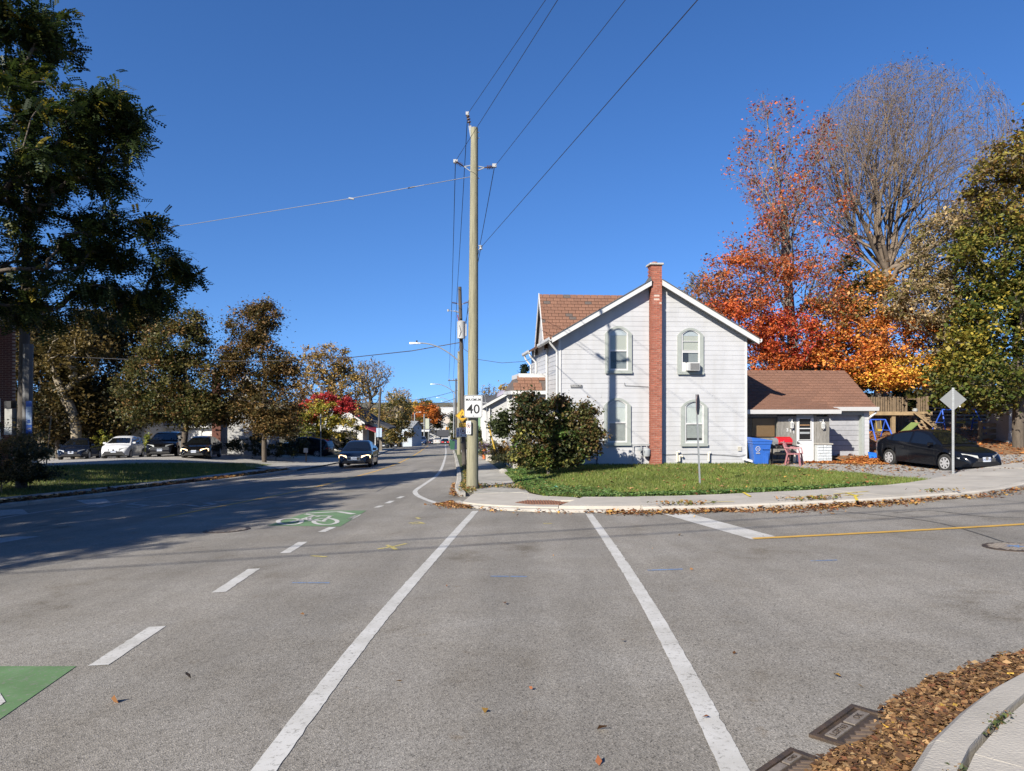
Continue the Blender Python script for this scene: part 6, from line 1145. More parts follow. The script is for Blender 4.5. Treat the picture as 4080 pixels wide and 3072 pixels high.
ltree('far_right_tree', 'green conifer like tree beside the far right poles', 165, 1805, [(1806, 1700, 16, 60, 1)], 2600, .3, [(84, 92, 56), (66, 74, 44)], tips_n=60, sig=.5)
ltree('bare_street_tree', 'bare tree behind the roof of the small white house', 95, 1945, [(1945, 1590, 50, 60, 1)], 500, .2, YTN, tips_n=520, sig=.4, r_tip=.014, shell=.15); ltree('yellow_back_tree', 'yellow tree top behind the brick chimney on the right', 100, 2020, [(2022, 1570, 40, 40, 1)], 1800, .25, [(196, 164, 90), (160, 140, 80)], tips_n=60, sig=.6); ltree('spire_conifer', 'thin conifer tip above the porch roof', 70, 2090, [(2090, 1480, 12, 30, 1), (2090, 1520, 22, 40, 1)], 900, .2, [(50, 66, 50), (40, 54, 40)], tips_n=40, sig=.25)
# far woods on the ridge
fx = []; 
for k in range(900):
    d = RNG.uniform(450, 1500); a = RNG.uniform(-.75, .75); fx.append((a * d, d))
C = []
for q in fx: zz = Tz(*q); C.append(np.array([q[0], q[1], zz + 5]) + RNG.normal(size=(70, 3)) * [5, 5, 3.2])
C = np.concatenate(C); tag(link('far_woods', leaves('far_woods', C, 2.6, [(128, 112, 76), (150, 122, 80), (112, 108, 76), (140, 104, 70), (104, 98, 70)], LEAF, up=.3)), 'hazy brown woods on the far ridge', 'woods', kind='stuff')
# ---------------------------------------------------------------- vehicles
TYRE = mat('tyre', (.018, .018, .018), .85, .2); RIM = mat('alloy_rim', (.36, .36, .37), .35, .1); CGLASS = mat('car_glass', (.006, .007, .008), .02, .1, spec=1.); CHROME = mat('chrome', (.6, .6, .6), .15, .05, metal=.9); TRIMB = mat('car_trim_black', (.012, .012, .012), .5, .1); HEADL = mat('headlamp', (.42, .43, .42), .12, .1, spec=.9)
HEADON = mat('headlamp_lit', (.6, .5, .4), .2, .1, emit=(1, .62, .32, 2.2)); TAIL = mat('tail_lamp', (.22, .012, .01), .25, .1); TAILON = mat('tail_lamp_lit', (.4, .02, .02), .25, .1, emit=(1, .05, .03, 1.2)); PLATEM = mat('licence_plate', (.50, .54, .60), .5, .05); PLB = mat('plate_blue', (.04, .07, .22), .5, .05); UNDER = mat('underbody', (.01, .01, .01), .9, .1); SEAT = mat('pale_seat', (.35, .31, .25), .8, .1)
def carpaint(name, c, rough=.12): return mat(name, c, rough, .05, 3, spec=.32)
SPEC = {
 'sedan': dict(L=4.55, W=1.78, wb=2.7, r=.32, fo=.87, top=[(-2.275, .58), (-2.26, .84), (-2.12, .99), (-1.7, 1.03), (-1.2, .98), (.9, .90), (1.1, .91), (1.6, .83), (2.0, .72), (2.2, .58), (2.275, .5)], roof=[(-1.8, 1.03), (-1.4, 1.22), (-.95, 1.37), (-.3, 1.44), (.15, 1.42), (.45, 1.34), (1.2, .93)], pil=(-.28, -1.25)),
 'hatch': dict(L=3.95, W=1.7, wb=2.51, r=.30, fo=.75, top=[(-1.975, .6), (-1.96, .86), (-1.9, .97), (-1.0, .98), (.85, .96), (1.1, .95), (1.5, .86), (1.8, .7), (1.93, .56), (1.975, .46)], roof=[(-1.92, .98), (-1.78, 1.26), (-1.5, 1.43), (-.4, 1.5), (.1, 1.46), (.4, 1.36), (1.15, .97)], pil=(-.2, -1.2)),
 'suv': dict(L=4.7, W=1.9, wb=2.82, r=.36, fo=.95, top=[(-2.35, .7), (-2.33, .98), (-2.25, 1.08), (-1, 1.1), (.95, 1.07), (1.2, 1.07), (1.7, 1.0), (2.1, .9), (2.28, .74), (2.35, .6)], roof=[(-2.27, 1.09), (-2.1, 1.4), (-1.8, 1.6), (-.6, 1.7), (.2, 1.66), (.5, 1.56), (1.25, 1.09)], pil=(-.25, -1.2)),
 'van': dict(L=4.8, W=2.0, wb=2.9, r=.38, fo=.85, top=[(-2.4, .8), (-2.38, 1.1), (-2.3, 1.2), (-1, 1.22), (1.0, 1.2), (1.3, 1.2), (1.8, 1.16), (2.2, 1.08), (2.36, .9), (2.4, .7)], roof=[(-2.34, 1.22), (-2.25, 1.6), (-2.0, 1.82), (-.5, 1.87), (.4, 1.84), (.65, 1.74), (1.2, 1.22)], pil=(-.1, -1.1)),
}
def wheel_mesh(r):
    ty = MB().lathe([(r * .62, -.09), (r * .9, -.1), (r, -.07), (r, .07), (r * .9, .1), (r * .62, .09)], 20, ax='y').mesh('wheel', TYRE, True); m = MB()
    for s in (-1, 1):
        m.lathe([(r * .66, s * .088), (r * .64, s * .102), (r * .58, s * .102), (r * .57, s * .088)], 20, ax='y'); m.lathe([(.055, s * .08), (.05, s * .106)], 10, ax='y')
        for k in range(7):
            a = 2 * math.pi * k / 7; m.beam((.03 * math.cos(a), s * .094, .03 * math.sin(a)), (r * .6 * math.cos(a), s * .094, r * .6 * math.sin(a)), .062, .02, (0, 1, 0))
    return ty, m.mesh('rim', RIM), MB().lathe([(r * .58, -.05), (r * .58, .05)], 18, ax='y').mesh('brake_disc', UNDER)
def car(name, label, x, y, hd, kind, paint_m, lit=False, plate_txt=None, rear_lit=False, z=None, pitch=0., logo=False, grille='bar', z2=None, name_=None, seats=False, scale=1., hl_=1.):
    S = SPEC[kind]; L, Wd, r, wb = S['L'], S['W'], S['r'], S['wb']; xf = L / 2 - S['fo']; xr = xf - wb; rz = math.atan2(hd[1], hd[0]); n = math.hypot(*hd); h = (hd[0] / n, hd[1] / n)
    zf = (Tz if z is None else (lambda a, b: z))(x + h[0] * xf, y + h[1] * xf); zr = (Tz if z is None else (lambda a, b: z if z2 is None else z2))(x + h[0] * xr, y + h[1] * xr)
    t = thing(name, label, 'car', (x, y, (zf + zr) / 2 + (zf - zr) / wb * -(xf + xr) / 2), rz); t.rotation_euler = Matrix.Rotation(rz, 3, 'Z').to_4x4().to_3x3().__matmul__(Matrix.Rotation(-math.atan2(zf - zr, wb), 3, 'Y')).to_euler(); t.scale = (scale,) * 3
    top = lambda q: float(np.interp(q, *zip(*S['top']))); roof = lambda q: float(np.interp(q, *zip(*S['roof'])))
    def hw_(q): s = abs(q) / (L / 2); return Wd / 2 * (1 - .30 * max(0, (s - .72) / .28) ** 2.2)
    ra = r + .055
    def zb(q):
        b = .2 + .06 * max(0, (abs(q) / (L / 2) - .85) / .15)
        for w in (xf, xr):
            if abs(q - w) < ra: b = max(b, r + math.sqrt(ra * ra - (q - w) ** 2) - .01)
        return b
    xs_ = sorted(set([-L / 2, -L / 2 + .02, -L / 2 + .1, L / 2, L / 2 - .02, L / 2 - .1] + list(np.linspace(-L / 2 + .2, L / 2 - .2, 26)) + [w + s * ra * f for w in (xf, xr) for s in (-1, 1) for f in (1.001, .99, .9, .75, .5, .25, 0)]))
    def sec(q):
        w, zt, b = hw_(q), top(q), zb(q); m_ = max(b + .02, .48 * zt + .1)
        return [(w * .80, b), (w * .965, b + .015), (w, max(b + .03, m_)), (w * .985, zt - .13), (w * .94, zt - .035), (w * .82, zt), (w * .42, zt + .022), (0, zt + .028)]
    vs, fs = [], []
    for q in xs_:
        s = sec(q); full = [(yy, zz) for yy, zz in s] + [(-yy, zz) for yy, zz in s[-2::-1]]; vs += [(q, a, b) for a, b in full]
    k = 15; fs = [(i * k + j, i * k + j + 1, (i + 1) * k + j + 1, (i + 1) * k + j) for i in range(len(xs_) - 1) for j in range(k - 1)] + [tuple(range(k)), tuple((len(xs_) - 1) * k + j for j in range(k - 1, -1, -1))]
    body = MB().add(vs, fs).build('body', paint_m, t, smooth=True)
    rx0, rx1 = S['roof'][0][0], S['roof'][-1][0]; hm = max(p[1] for p in S['roof']) - .95
    def gsec(q):
        rz_, bl_ = roof(q), top(q) - .02; wb_ = hw_(q) * .915; hh = max(0, rz_ - bl_); yt = wb_ - (wb_ - Wd / 2 * .63) * min(1, hh / hm); return wb_, bl_, yt, rz_
    gx = np.r_[np.linspace(rx0, rx1, 26)]; vs = []
    for q in gx:
        wb_, bl_, yt, rz_ = gsec(q); c = min(1, max(0, (rz_ - bl_) / .2)); s = [(wb_, bl_ - .03), (wb_ - .01, bl_), (yt + .02 * c, rz_ - .05 * c), (yt - .07, rz_), (yt * .5, rz_ + .015 * c), (0, rz_ + .02 * c)]; vs += [(q, a, b) for a, b in s] + [(q, -a, b) for a, b in s[-2::-1]]
    k = 11; MB().add(vs, [(i * k + j, i * k + j + 1, (i + 1) * k + j + 1, (i + 1) * k + j) for i in range(25) for j in range(k - 1)] + [tuple(range(k)), tuple(25 * k + j for j in range(k - 1, -1, -1))]).build('cabin', paint_m, t, smooth=True)
    def ys(q, z_): wb_, bl_, yt, rz_ = gsec(q); return wb_ - .01 + (yt + .02 - wb_ + .01) * (z_ - bl_) / max(.05, rz_ - .05 - bl_)
    p1, p2 = S['pil']
    for sg_ in (-1, 1):
        for a, b in ((p1 + .05, rx1 - .28), (p2 + .05, p1 - .05), (rx0 + .32, p2 - .04)):
            v = []; cols = np.linspace(a, b, 8)
            for q in cols:
                wb_, bl_, yt, rz_ = gsec(q); z0 = bl_ + .035; z1 = max(z0 + .01, rz_ - .085); v += [(q, sg_ * (ys(q, z0) + .008), z0), (q, sg_ * (ys(q, z1) + .008), z1)]
            MB().add(v, [(2 * i, 2 * i + 1, 2 * i + 3, 2 * i + 2) for i in range(7)]).build('side_window', CGLASS, t, smooth=True)
        o = MB().box(.0, .12, .0, .2, -.06, .07); o.build('mirror', paint_m, t, bevel=.025, loc=(rx1 - .42, sg_ * (hw_(rx1 - .4) * .93) - (.2 if sg_ < 0 else 0), top(rx1 - .4) + .06))
        for dx_ in (p1 - .18, p2 + .0): MB().box(dx_ - .2, dx_ - .02, sg_ * (hw_(dx_) * .992) - .012, sg_ * (hw_(dx_) * .992) + .012, top(dx_) - .16, top(dx_) - .125).build('door_handle', paint_m, t)
        for dx_ in (p1, p2 - .1, rx1 - .25): MB().add([(dx_ + .0, sg_ * (hw_(dx_) * 1.0 + .002), .32), (dx_ + .012, sg_ * (hw_(dx_) * 1.0 + .002), .32), (dx_ + .012, sg_ * (hw_(dx_) * .988 + .003), top(dx_) - .12), (dx_, sg_ * (hw_(dx_) * .988 + .003), top(dx_) - .12)], [(0, 1, 2, 3)]).build('door_seam', TRIMB, t)
        # lamps: patches wrapped on the front and rear corners
        def lamp(nm, q0, q1, lo, hi, m, inner):
            v = []; cols = np.linspace(q0, q1, 6); front_ = q1 > 0
            for i_, q in enumerate(cols):
                f = i_ / 5; w = hw_(q); zt = top(q); ya = w * (1.0 - (1 - inner) * f) if front_ else w * (1.0 - (1 - inner) * (1 - f)); v += [(q, sg_ * (ya + .012), zt - hi), (q, sg_ * (ya + .014), zt - lo - (.05 * (1 - f) if front_ else .05 * f) * 0)]
            MB().add(v, [(2 * i, 2 * i + 1, 2 * i + 3, 2 * i + 2) for i in range(5)]).build(nm, m, t)
        xl = L / 2 - .025; zt = top(L / 2 - .15)
        hl = MB().add([(xl - .62 * hl_, sg_ * (hw_(xl - .62 * hl_) * .99 + .004), zt + .055 * hl_), (xl - .28, sg_ * (hw_(xl - .28) * 1.0 + .008), zt - .12), (xl - .02, sg_ * (hw_(xl) * .93 + .01), zt - .17), (xl + .02, sg_ * hw_(xl) * (.46 if hl_ == 1 else .58), zt - .12), (xl - .0, sg_ * hw_(xl) * (.52 if hl_ == 1 else .6), zt + .0), (xl - .2, sg_ * hw_(xl - .2) * .9, zt + .06), (xl - .45, sg_ * hw_(xl - .45) * .5, zt - .1)], [(0, 1, 2, 3, 4, 5), (0, 6, 1), (1, 6, 2), (2, 6, 3), (3, 6, 4), (4, 6, 5), (5, 6, 0)]).build('headlight', HEADON if lit else HEADL, t)
        MB().add([(-L / 2 + .35, sg_ * hw_(-L / 2 + .35) * .995 + sg_ * .006, top(-L / 2 + .35) - .13), (-L / 2 + .05, sg_ * (hw_(-L / 2 + .05) + .012), top(-L / 2 + .1) - .1), (-L / 2 - .012, sg_ * hw_(-L / 2) * .62, top(-L / 2 + .1) - .12), (-L / 2 - .014, sg_ * hw_(-L / 2) * .62, top(-L / 2 + .1) - .28), (-L / 2 + .05, sg_ * (hw_(-L / 2 + .05) + .012), top(-L / 2 + .1) - .3)], [(0, 1, 4), (1, 2, 3, 4)]).build('taillight', TAILON if rear_lit else TAIL, t)
    for nm, a, b, up_ in (('windscreen', rx1 - .72 if kind == 'sedan' else rx1 - .72, rx1 - .06, 1), ('rear_window', rx0 + .05, rx0 + (.72 if kind == 'sedan' else .34), 1)):
        v = []; cols = np.linspace(a, b, 7)
        for q in cols:
            wb_, bl_, yt, rz_ = gsec(q); e = yt - .075
            for f in (-1, -.5, 0, .5, 1): v.append((q + (.006 if up_ and q > 0 else -.006), e * f, rz_ + .012 + .02 * (1 - abs(f))))
        MB().add(v, [(i * 5 + j, i * 5 + j + 1, (i + 1) * 5 + j + 1, (i + 1) * 5 + j) for i in range(6) for j in range(4)]).build(nm, CGLASS, t, smooth=True)
    zt = top(L / 2 - .15); xe = L / 2 + .008
    if grille == 'bar':
        g = MB().box(xe - .06, xe + .005, -Wd * .20, Wd * .20, zt - .20, zt - .09).build('grille', TRIMB, t)
        for k in range(3): MB().box(xe, xe + .012, -Wd * .2, Wd * .2, zt - .19 + k * .04, zt - .18 + k * .04).build('grille_bar', CHROME, g)
    elif grille == 'wide':
        g = MB().box(xe - .06, xe + .005, -Wd * .30, Wd * .30, zt - .34, zt - .12).build('grille', TRIMB, t)
        for k in range(4): MB().box(xe, xe + .015, -Wd * .28, Wd * .28, zt - .32 + k * .05, zt - .30 + k * .05).build('grille_bar', CHROME, g)
    elif grille == 'box':
        g = MB().box(xe - .06, xe + .005, -.31, .31, zt - .22, zt - .05).build('grille', TRIMB, t); m = MB()
        for b in ((-.33, .33, -.065, -.04), (-.33, .33, -.235, -.215), (-.33, -.31, -.235, -.04), (.31, .33, -.235, -.04)): m.box(xe - .03, xe + .018, b[0], b[1], zt + b[2], zt + b[3])
        m.beam((xe + .012, -.24, zt - .2), (xe + .012, .24, zt - .08), .025, .01).build('grille_bar', CHROME, g)
    else:
        g = MB().prism([(-Wd * .40, .26), (Wd * .40, .26), (Wd * .30, .50), (-Wd * .30, .50)], 'x', xe - .06, xe + .005).build('grille', TRIMB, t)
    if grille != 'mouth': MB().prism([(-Wd * .33, .26), (Wd * .33, .26), (Wd * .28, .40), (-Wd * .28, .40)], 'x', xe - .06, xe + .004).build('lower_grille', TRIMB, t)
    if logo: MB().lathe([(.065, 0), (.06, .012)], 16, (xe + .01, 0, zt - .1), 'x').build('badge', CHROME, t)
    for e_, sx_ in ((xe + .006, 1), (-L / 2 - .012, -1)):
        zp = (.50 if sx_ > 0 else top(-L / 2 + .1) - .25); pl_ = MB().box(e_ - .008, e_ + .008, -.155, .155, zp - .08, zp + .08).build('licence_plate', PLATEM, t)
        if plate_txt: text('lettering', plate_txt, .085, PLB, pl_, (e_ + sx_ * .0095, 0, zp - .005), (R(90), 0, R(90) * sx_))
    MB().box(-L / 2 + .25, L / 2 - .25, -Wd / 2 + .22, Wd / 2 - .22, .2, .55).build('underbody', UNDER, t)
    wm_, rm_, dm_ = wheel_mesh(r)
    for wx in (xf, xr):
        MB().box(wx - ra, wx + ra, -Wd / 2 + .25, Wd / 2 - .25, .25, .75).build('wheel_well', UNDER, t)
        for sg_ in (-1, 1): w_ = link('wheel', wm_, t, (wx, sg_ * (Wd / 2 - .115), r)); link('rim', rm_, w_); link('brake_disc', dm_, w_)
    return t
NAVY = carpaint('paint_black_navy', (.005, .006, .009)); BLK = carpaint('paint_black', (.005, .005, .006)); WHT = carpaint('paint_white', (.58, .59, .6)); DBLUE = carpaint('paint_dark_blue', (.006, .010, .022)); GREYP = carpaint('paint_dark_grey', (.02, .022, .024)); BLU = carpaint('paint_blue', (.02, .04, .10)); SILV = carpaint('paint_pale', (.42, .41, .38))
e_ = car('parked_car', 'black sedan parked on the gravel drive beside the garage', 15.85, 26.2, (.2, -.98), 'sedan', NAVY, plate_txt='CABD 292', logo=True, grille='bar')
MB().prism([(-.5, .27), (.5, .27), (.42, .46), (-.42, .46)], 'x', 2.26, 2.29).build('bumper_intake', TRIMB, e_)
xv = (1424 - CX) / F * 41; 
vo = car('oncoming_car', 'dark blue sedan with lit headlights driving towards us', xv, 41.5, (.09, -1), 'sedan', DBLUE, lit=True, plate_txt='AJGP 127', grille='box', hl_=.45, z=float(G(xv, 39.8)), z2=float(G(xv, 42.6)), scale=1.06)
for q, n_, lb, kind, pm, kw in ((320, (.31, -.95), 'dark blue sedan, leftmost of the cars in the left lot', 'sedan', DBLUE, dict(plate_txt='CMAP 123', logo=True, grille='bar', hl_=.7)), (492, (.21, -.98), 'white hatchback with black grille in the left lot', 'hatch', WHT, dict(plate_txt='BYK 052', grille='mouth', logo=True)), (668, (.25, -.97), 'black crossover with chrome grille in the left lot', 'suv', BLK, dict(plate_txt='CMKT 854', grille='wide')), (806, (.19, -.98), 'black sedan with lit amber headlights in the left lot', 'sedan', BLK, dict(lit=True, plate_txt='CBAH 801', grille='bar', hl_=.5))):
    Yq = {320: 47, 492: 46.5, 668: 47.5, 806: 46.3}[q]; car('parked_car', lb, px(q, Yq), Yq, n_, kind, pm, **kw)
car('parked_car', 'dark crossover parked side on before the wooden fence', px(1216, 61), 61, (-1, .12), 'suv', NAVY)
car('parked_van', 'boxy black four wheel drive parked on the left pavement far down the road', px(1580, 116), 116, (.1, -1), 'van', BLK, plate_txt='ANDX 411', grille='wide'); car('parked_car', 'dark car with pale bonnet half hidden by the slim left pole', px(1524, 104), 104, (.25, -1), 'sedan', GREYP)
gz_ = lambda X, Y: dict(z=float(G(X, Y - 1.4)), z2=float(G(X, Y + 1.4)))
X = px(1681, 140); car('oncoming_car', 'blue crossover coming over the crest of the road', X, 140, (.1, -1), 'suv', BLU, **gz_(X, 140)); X = px(1743, 150); car('departing_car', 'pale sedan driving away over the crest', X, 150, (-.1, 1), 'sedan', SILV, z=float(G(X, 151.4)), z2=float(G(X, 148.6)))
X = px(1722, 156); car('departing_car', 'dark sedan half hidden left of the pale one', X, 156, (-.1, 1), 'sedan', GREYP, z=float(G(X, 157)), z2=float(G(X, 155))); X = px(1774, 163); car('departing_car', 'dark car with red tail lights sunk behind the crest', X, 163, (-.1, 1), 'suv', GREYP, rear_lit=True, z=float(G(X, 164)), z2=float(G(X, 162))); X = px(1756, 215); car('departing_car', 'small pale car far beyond the crest', X, 215, (-.1, 1), 'suv', WHT, z=float(G(X, 216)), z2=float(G(X, 214)))

# ---------------------------------------------------------------- things by the annex
BINB = mat('bin_blue', (.025, .11, .42), .45, .08, 4)
def loc_h(pxx, v): u = hu(pxx, 1840, v)[0]; q = hw(u, v); return (q[0], q[1], Tz(*q) + .05)
kz = 27.0 / F
p = loc_h(3026, -.35); t = thing('recycling_bin', 'blue wheeled recycling bin with white round emblem by the annex', 'bin', p, TH - .12); t.scale = (.86, .86, 1)
MB().add([(-.33, -.34, .02), (.30, -.34, .02), (.30, .30, .02), (-.33, .30, .02), (-.42, -.42, .86), (.40, -.42, .86), (.40, .42, .86), (-.42, .42, .86)], [(3, 2, 1, 0), (4, 5, 6, 7), (0, 1, 5, 4), (1, 2, 6, 5), (2, 3, 7, 6), (3, 0, 4, 7)]).build('body', BINB, t, bevel=.02)
MB().box(-.44, .42, -.44, .44, .80, .89).build('rim', BINB, t, bevel=.015); MB().prism([(-.46, .89), (.44, .89), (.46, .94), (.1, 1.0), (-.48, 1.05)], 'y', -.46, .46).build('lid', BINB, t, bevel=.02); MB().box(.0, .3, -.45, -.40, .60, .62).box(.1, .26, -.41, -.36, .05, .48).build('moulding', BINB, t)
ringmesh([(x * .1 - .2, z * .1 + .62) for x, z in circle(1)], [(x * .085 - .2, z * .085 + .62) for x, z in circle(1)], -.425, -.40).build('emblem', TRIM, t); text('emblem_letter', 'G', .11, TRIM, t, (-.2, -.42, .62)); 
for q in range(3): MB().box(-.29, -.11, -.42, -.405, .47 - q * .02, .478 - q * .02).build('print', TRIM, t)
for q in (-.28, .28): MB().lathe([(.1, -.03), (.1, .03)], 14, (.33, q, .1), 'y').build('wheel', TYRE, t)
p = loc_h(3105, -.15); t = thing('barbecue', 'black gas barbecue with bright red lid beside the blue bin', 'barbecue', p, TH)
BQ = mat('bbq_black', (.012, .012, .013), .5, .15); BR = mat('bbq_red', (.5, .012, .015), .3, .05, coat=.5)
MB().prism([(-.2, .74), (-.24, .86), (-.2, .98), (-.02, 1.06), (.16, 1.02), (.22, .86), (.2, .74)], 'x', -.14, .44).build('lid', BR, t, bevel=.01); MB().box(-.5, .46, -.25, .24, .60, .74).build('firebox', BQ, t); MB().prism([(-.2, .74), (-.22, .92), (-.05, 1.02), (.2, .92), (.2, .74)], 'x', -.36, -.14).build('lid_end', GALV, t)
for xx_, yy_ in ((-.4, -.22), (.42, -.22), (-.4, .22), (.42, .22)): MB().box(xx_ - .025, xx_ + .025, yy_ - .025, yy_ + .025, 0, .62).build('leg', BQ, t)
for z in (.12, .36): MB().box(-.42, .44, -.24, .24, z, z + .025).build('shelf', BQ, t)
MB().box(-.75, -.5, -.2, .2, .66, .7).box(.46, .72, -.2, .2, .66, .7).build('side_table', BQ, t); MB().beam((-.34, -.3, .83), (.44, -.3, .83), .03).build('handle', CHROME, t); text('lettering', 'ZGRILL', .06, TRIM, t, (.02, -.252, .85), (R(90), 0, 0)); MB().lathe([(.12, .02), (.15, .1), (.15, .32), (.06, .4)], 12, (.52, .0, 0)).build('gas_bottle', PIPEW, t)
for k in range(3): MB().lathe([(.03, -.03), (.03, 0)], 10, (-.25 + k * .2, -.26, .67), 'y').build('knob', CHROME, t)
p = loc_h(3166, -.75); t = thing('plastic_chair', 'pink plastic garden chair in front of the white door', 'chair', p, TH + R(-38)); PINK = mat('pink_plastic', (.36, .15, .16), .5, .08)
MB().prism([(-.25, .40), (.22, .42), (.24, .455), (-.25, .435)], 'y', -.25, .25).build('seat', PINK, t, bevel=.01)
bk = MB(); nb_ = 7
for k in range(nb_):
    a = -.24 + k * .08; bk.add([(-.22, a, .44), (-.22, a + .058, .44), (-.36 - .03 * math.cos((a + .03) * 6), a + .058, .86 - abs(a + .03) * .3), (-.36 - .03 * math.cos((a + .03) * 6), a, .86 - abs(a + .03) * .3), (-.2, a, .44), (-.2, a + .058, .44), (-.335, a + .058, .86 - abs(a + .03) * .3), (-.335, a, .86 - abs(a + .03) * .3)], [(0, 1, 2, 3), (4, 7, 6, 5), (0, 3, 7, 4), (1, 5, 6, 2), (3, 2, 6, 7), (0, 4, 5, 1)])
bk.tube([(-.22, -.26, .44), (-.37, -.25, .78), (-.40, 0, .9), (-.37, .25, .78), (-.22, .26, .44)], .022, 6).build('backrest', PINK, t)
for s in (-1, 1):
    for x0_, x1_ in ((.2, .25), (-.22, -.3)): MB().beam((x0_, s * .24, .44), (x1_, s * .29, 0), .06, .04).build('leg', PINK, t)
    MB().tube([(-.33, s * .27, .66), (-.1, s * .3, .66), (.2, s * .29, .64), (.24, s * .27, .42)], .024, 6).build('arm', PINK, t)
p = loc_h(2993, -.25); t = thing('downspout_extension', 'white drain pipe piece lying by the blue bin', 'pipe', p, TH + R(-25)); MB().beam((-.3, 0, .2), (.25, -.1, .06), .1, .08).build('pipe', TRIM, t)
q = at(3503, 1790, 29.5); t = thing('blue_sled', 'blue plastic sled lying on leaves right of the garage', 'sled', (q.x, 29.5, Tz(q.x, 29.5) + .02), R(-12)); SLB = mat('sled_blue', (.02, .16, .62), .4, .05); t.rotation_euler = (R(38), R(8), R(-10))
MB().add([(-.42, -.2, .04), (.42, -.2, .04), (.42, .2, .04), (-.42, .2, .04), (-.46, -.25, .16), (.46, -.25, .16), (.46, .25, .16), (-.46, .25, .16)], [(3, 2, 1, 0), (0, 1, 5, 4), (1, 2, 6, 5), (2, 3, 7, 6), (3, 0, 4, 7)]).build('tub', SLB, t)
for k in range(4): MB().box(-.32 + k * .18, -.2 + k * .18, -.15, .15, .02, .04).build('rib', SLB, t)
q = gp(2200, 1957, 0, T); t = thing('litter_bag', 'scrap of pale green plastic on the lawn edge', 'litter', (q.x, q.y, q.z + .05)); me = leaves('scrap', RNG.normal(size=(9, 3)) * [.09, .04, .02] + [0, 0, .04], .1, [(130, 200, 176), (150, 214, 190)], DRY, up=.6); link('scrap', me, t)
# ---------------------------------------------------------------- play tower and yard things
Yp = 37.5; WD = mat('play_wood', (.16, .115, .07), .85, .25, 5, .3, 30, orand=.15); WL = mat('pale_play_wood', (.28, .20, .11), .8, .2, 5, .2, 30, orand=.1); PB = mat('swing_blue', (.03, .10, .5), .45, .05); WG = mat('old_fence_wood', (.17, .15, .125), .9, .3, 4, .4, 30, orand=.15, stretch=(6, 6, 1))
t0 = at(3590, 1745, Yp); zg = Tz(t0.x, Yp); t = thing('play_tower', 'raised wooden play deck with slatted railing and ramp', 'play tower', (t0.x, Yp, zg)); lx = lambda p_, Y_=Yp: px(p_, Y_) - t0.x; lz = lambda p_, Y_=Yp: pz(p_, Y_, zg)
MB().box(lx(3440), lx(3712), -.08, .0, lz(1654), lz(1640)).build('deck_beam', WL, t); MB().box(lx(3440), lx(3712), 0, 2.2, lz(1648), lz(1641)).build('deck', WD, t)
for p_ in (3562, 3702): MB().box(lx(p_ - 7), lx(p_ + 7), .02, .2, -.2, lz(1654)).build('post', WL if p_ == 3562 else WD, t)
for p_ in (3450, 3562, 3612, 3660, 3697): MB().box(lx(p_ - 4), lx(p_ + 4), .02, .12, lz(1641), lz(1578)).build('post', WD, t)
for a_, b_ in ((3452, 3612), (3660, 3700)):
    MB().box(lx(a_), lx(b_), .12, .16, lz(1592), lz(1587)).build('rail', WD, t); n_ = int((b_ - a_) / 9.5)
    for k in range(n_): q0 = a_ + k * 9.5; MB().box(lx(q0), lx(q0 + 6.5), .0 + random.uniform(0, .02), .04, lz(1641), lz(1580 + random.uniform(0, 3))).build('slat', WD, t)
MB().box(lx(3612), lx(3660), .06, .12, lz(1592), lz(1588)).build('rail', WD, t); MB().lathe([(.1, 0), (.13, .05), (.13, .16), (.09, .19)], 12, (lx(3643), -.06, lz(1641))).build('bucket', GREYM, t)
MB().beam((lx(3645), -.1, lz(1640)), (lx(3705), -1.6, .05), .55, .05, (0, 0, 1)).build('ramp', WL, t)
for k in range(5): f = .12 + k * .17; MB().beam((lx(3645 + 60 * f) - .25, -.1 - 1.5 * f, lz(1640) * (1 - f) + .06), (lx(3645 + 60 * f) + .25, -.1 - 1.5 * f, lz(1640) * (1 - f) + .06), .05).build('ramp_cleat', WL, t)
for s in (0, 22): MB().beam((lx(3596 + s), -1.2, lz(1672)), (lx(3612 + s), -1.9, .0), .1, .05).build('ladder_rail', WL, t)
for k in range(4): f = .15 + k * .22; MB().beam((lx(3597 + 16 * f), -1.2 - .7 * f, lz(1672) * (1 - f)), (lx(3619 + 16 * f), -1.2 - .7 * f, lz(1672) * (1 - f)), .09, .04).build('ladder_step', WL, t)
MB().add([(lx(3588), -1.0, lz(1685)), (lx(3600), -1.4, lz(1685)), (lx(3545), -1.5, .1), (lx(3540), -1.0, .1), (lx(3588), -1.0, lz(1680)), (lx(3600), -1.4, lz(1680)), (lx(3545), -1.5, .2), (lx(3540), -1.0, .2)], [(0, 1, 2, 3), (4, 5, 6, 7), (0, 1, 5, 4), (1, 2, 6, 5), (2, 3, 7, 6), (3, 0, 4, 7)]).build('slide', mat('slide_green', (.16, .22, .07), .5, .05), t)
for k in range(18):
    p_ = 3462 + k * 13.5; MB().box(lx(p_), lx(p_ + 10), 2.2, 2.25, -.1, lz(1654)).build('back_board', WG, t)
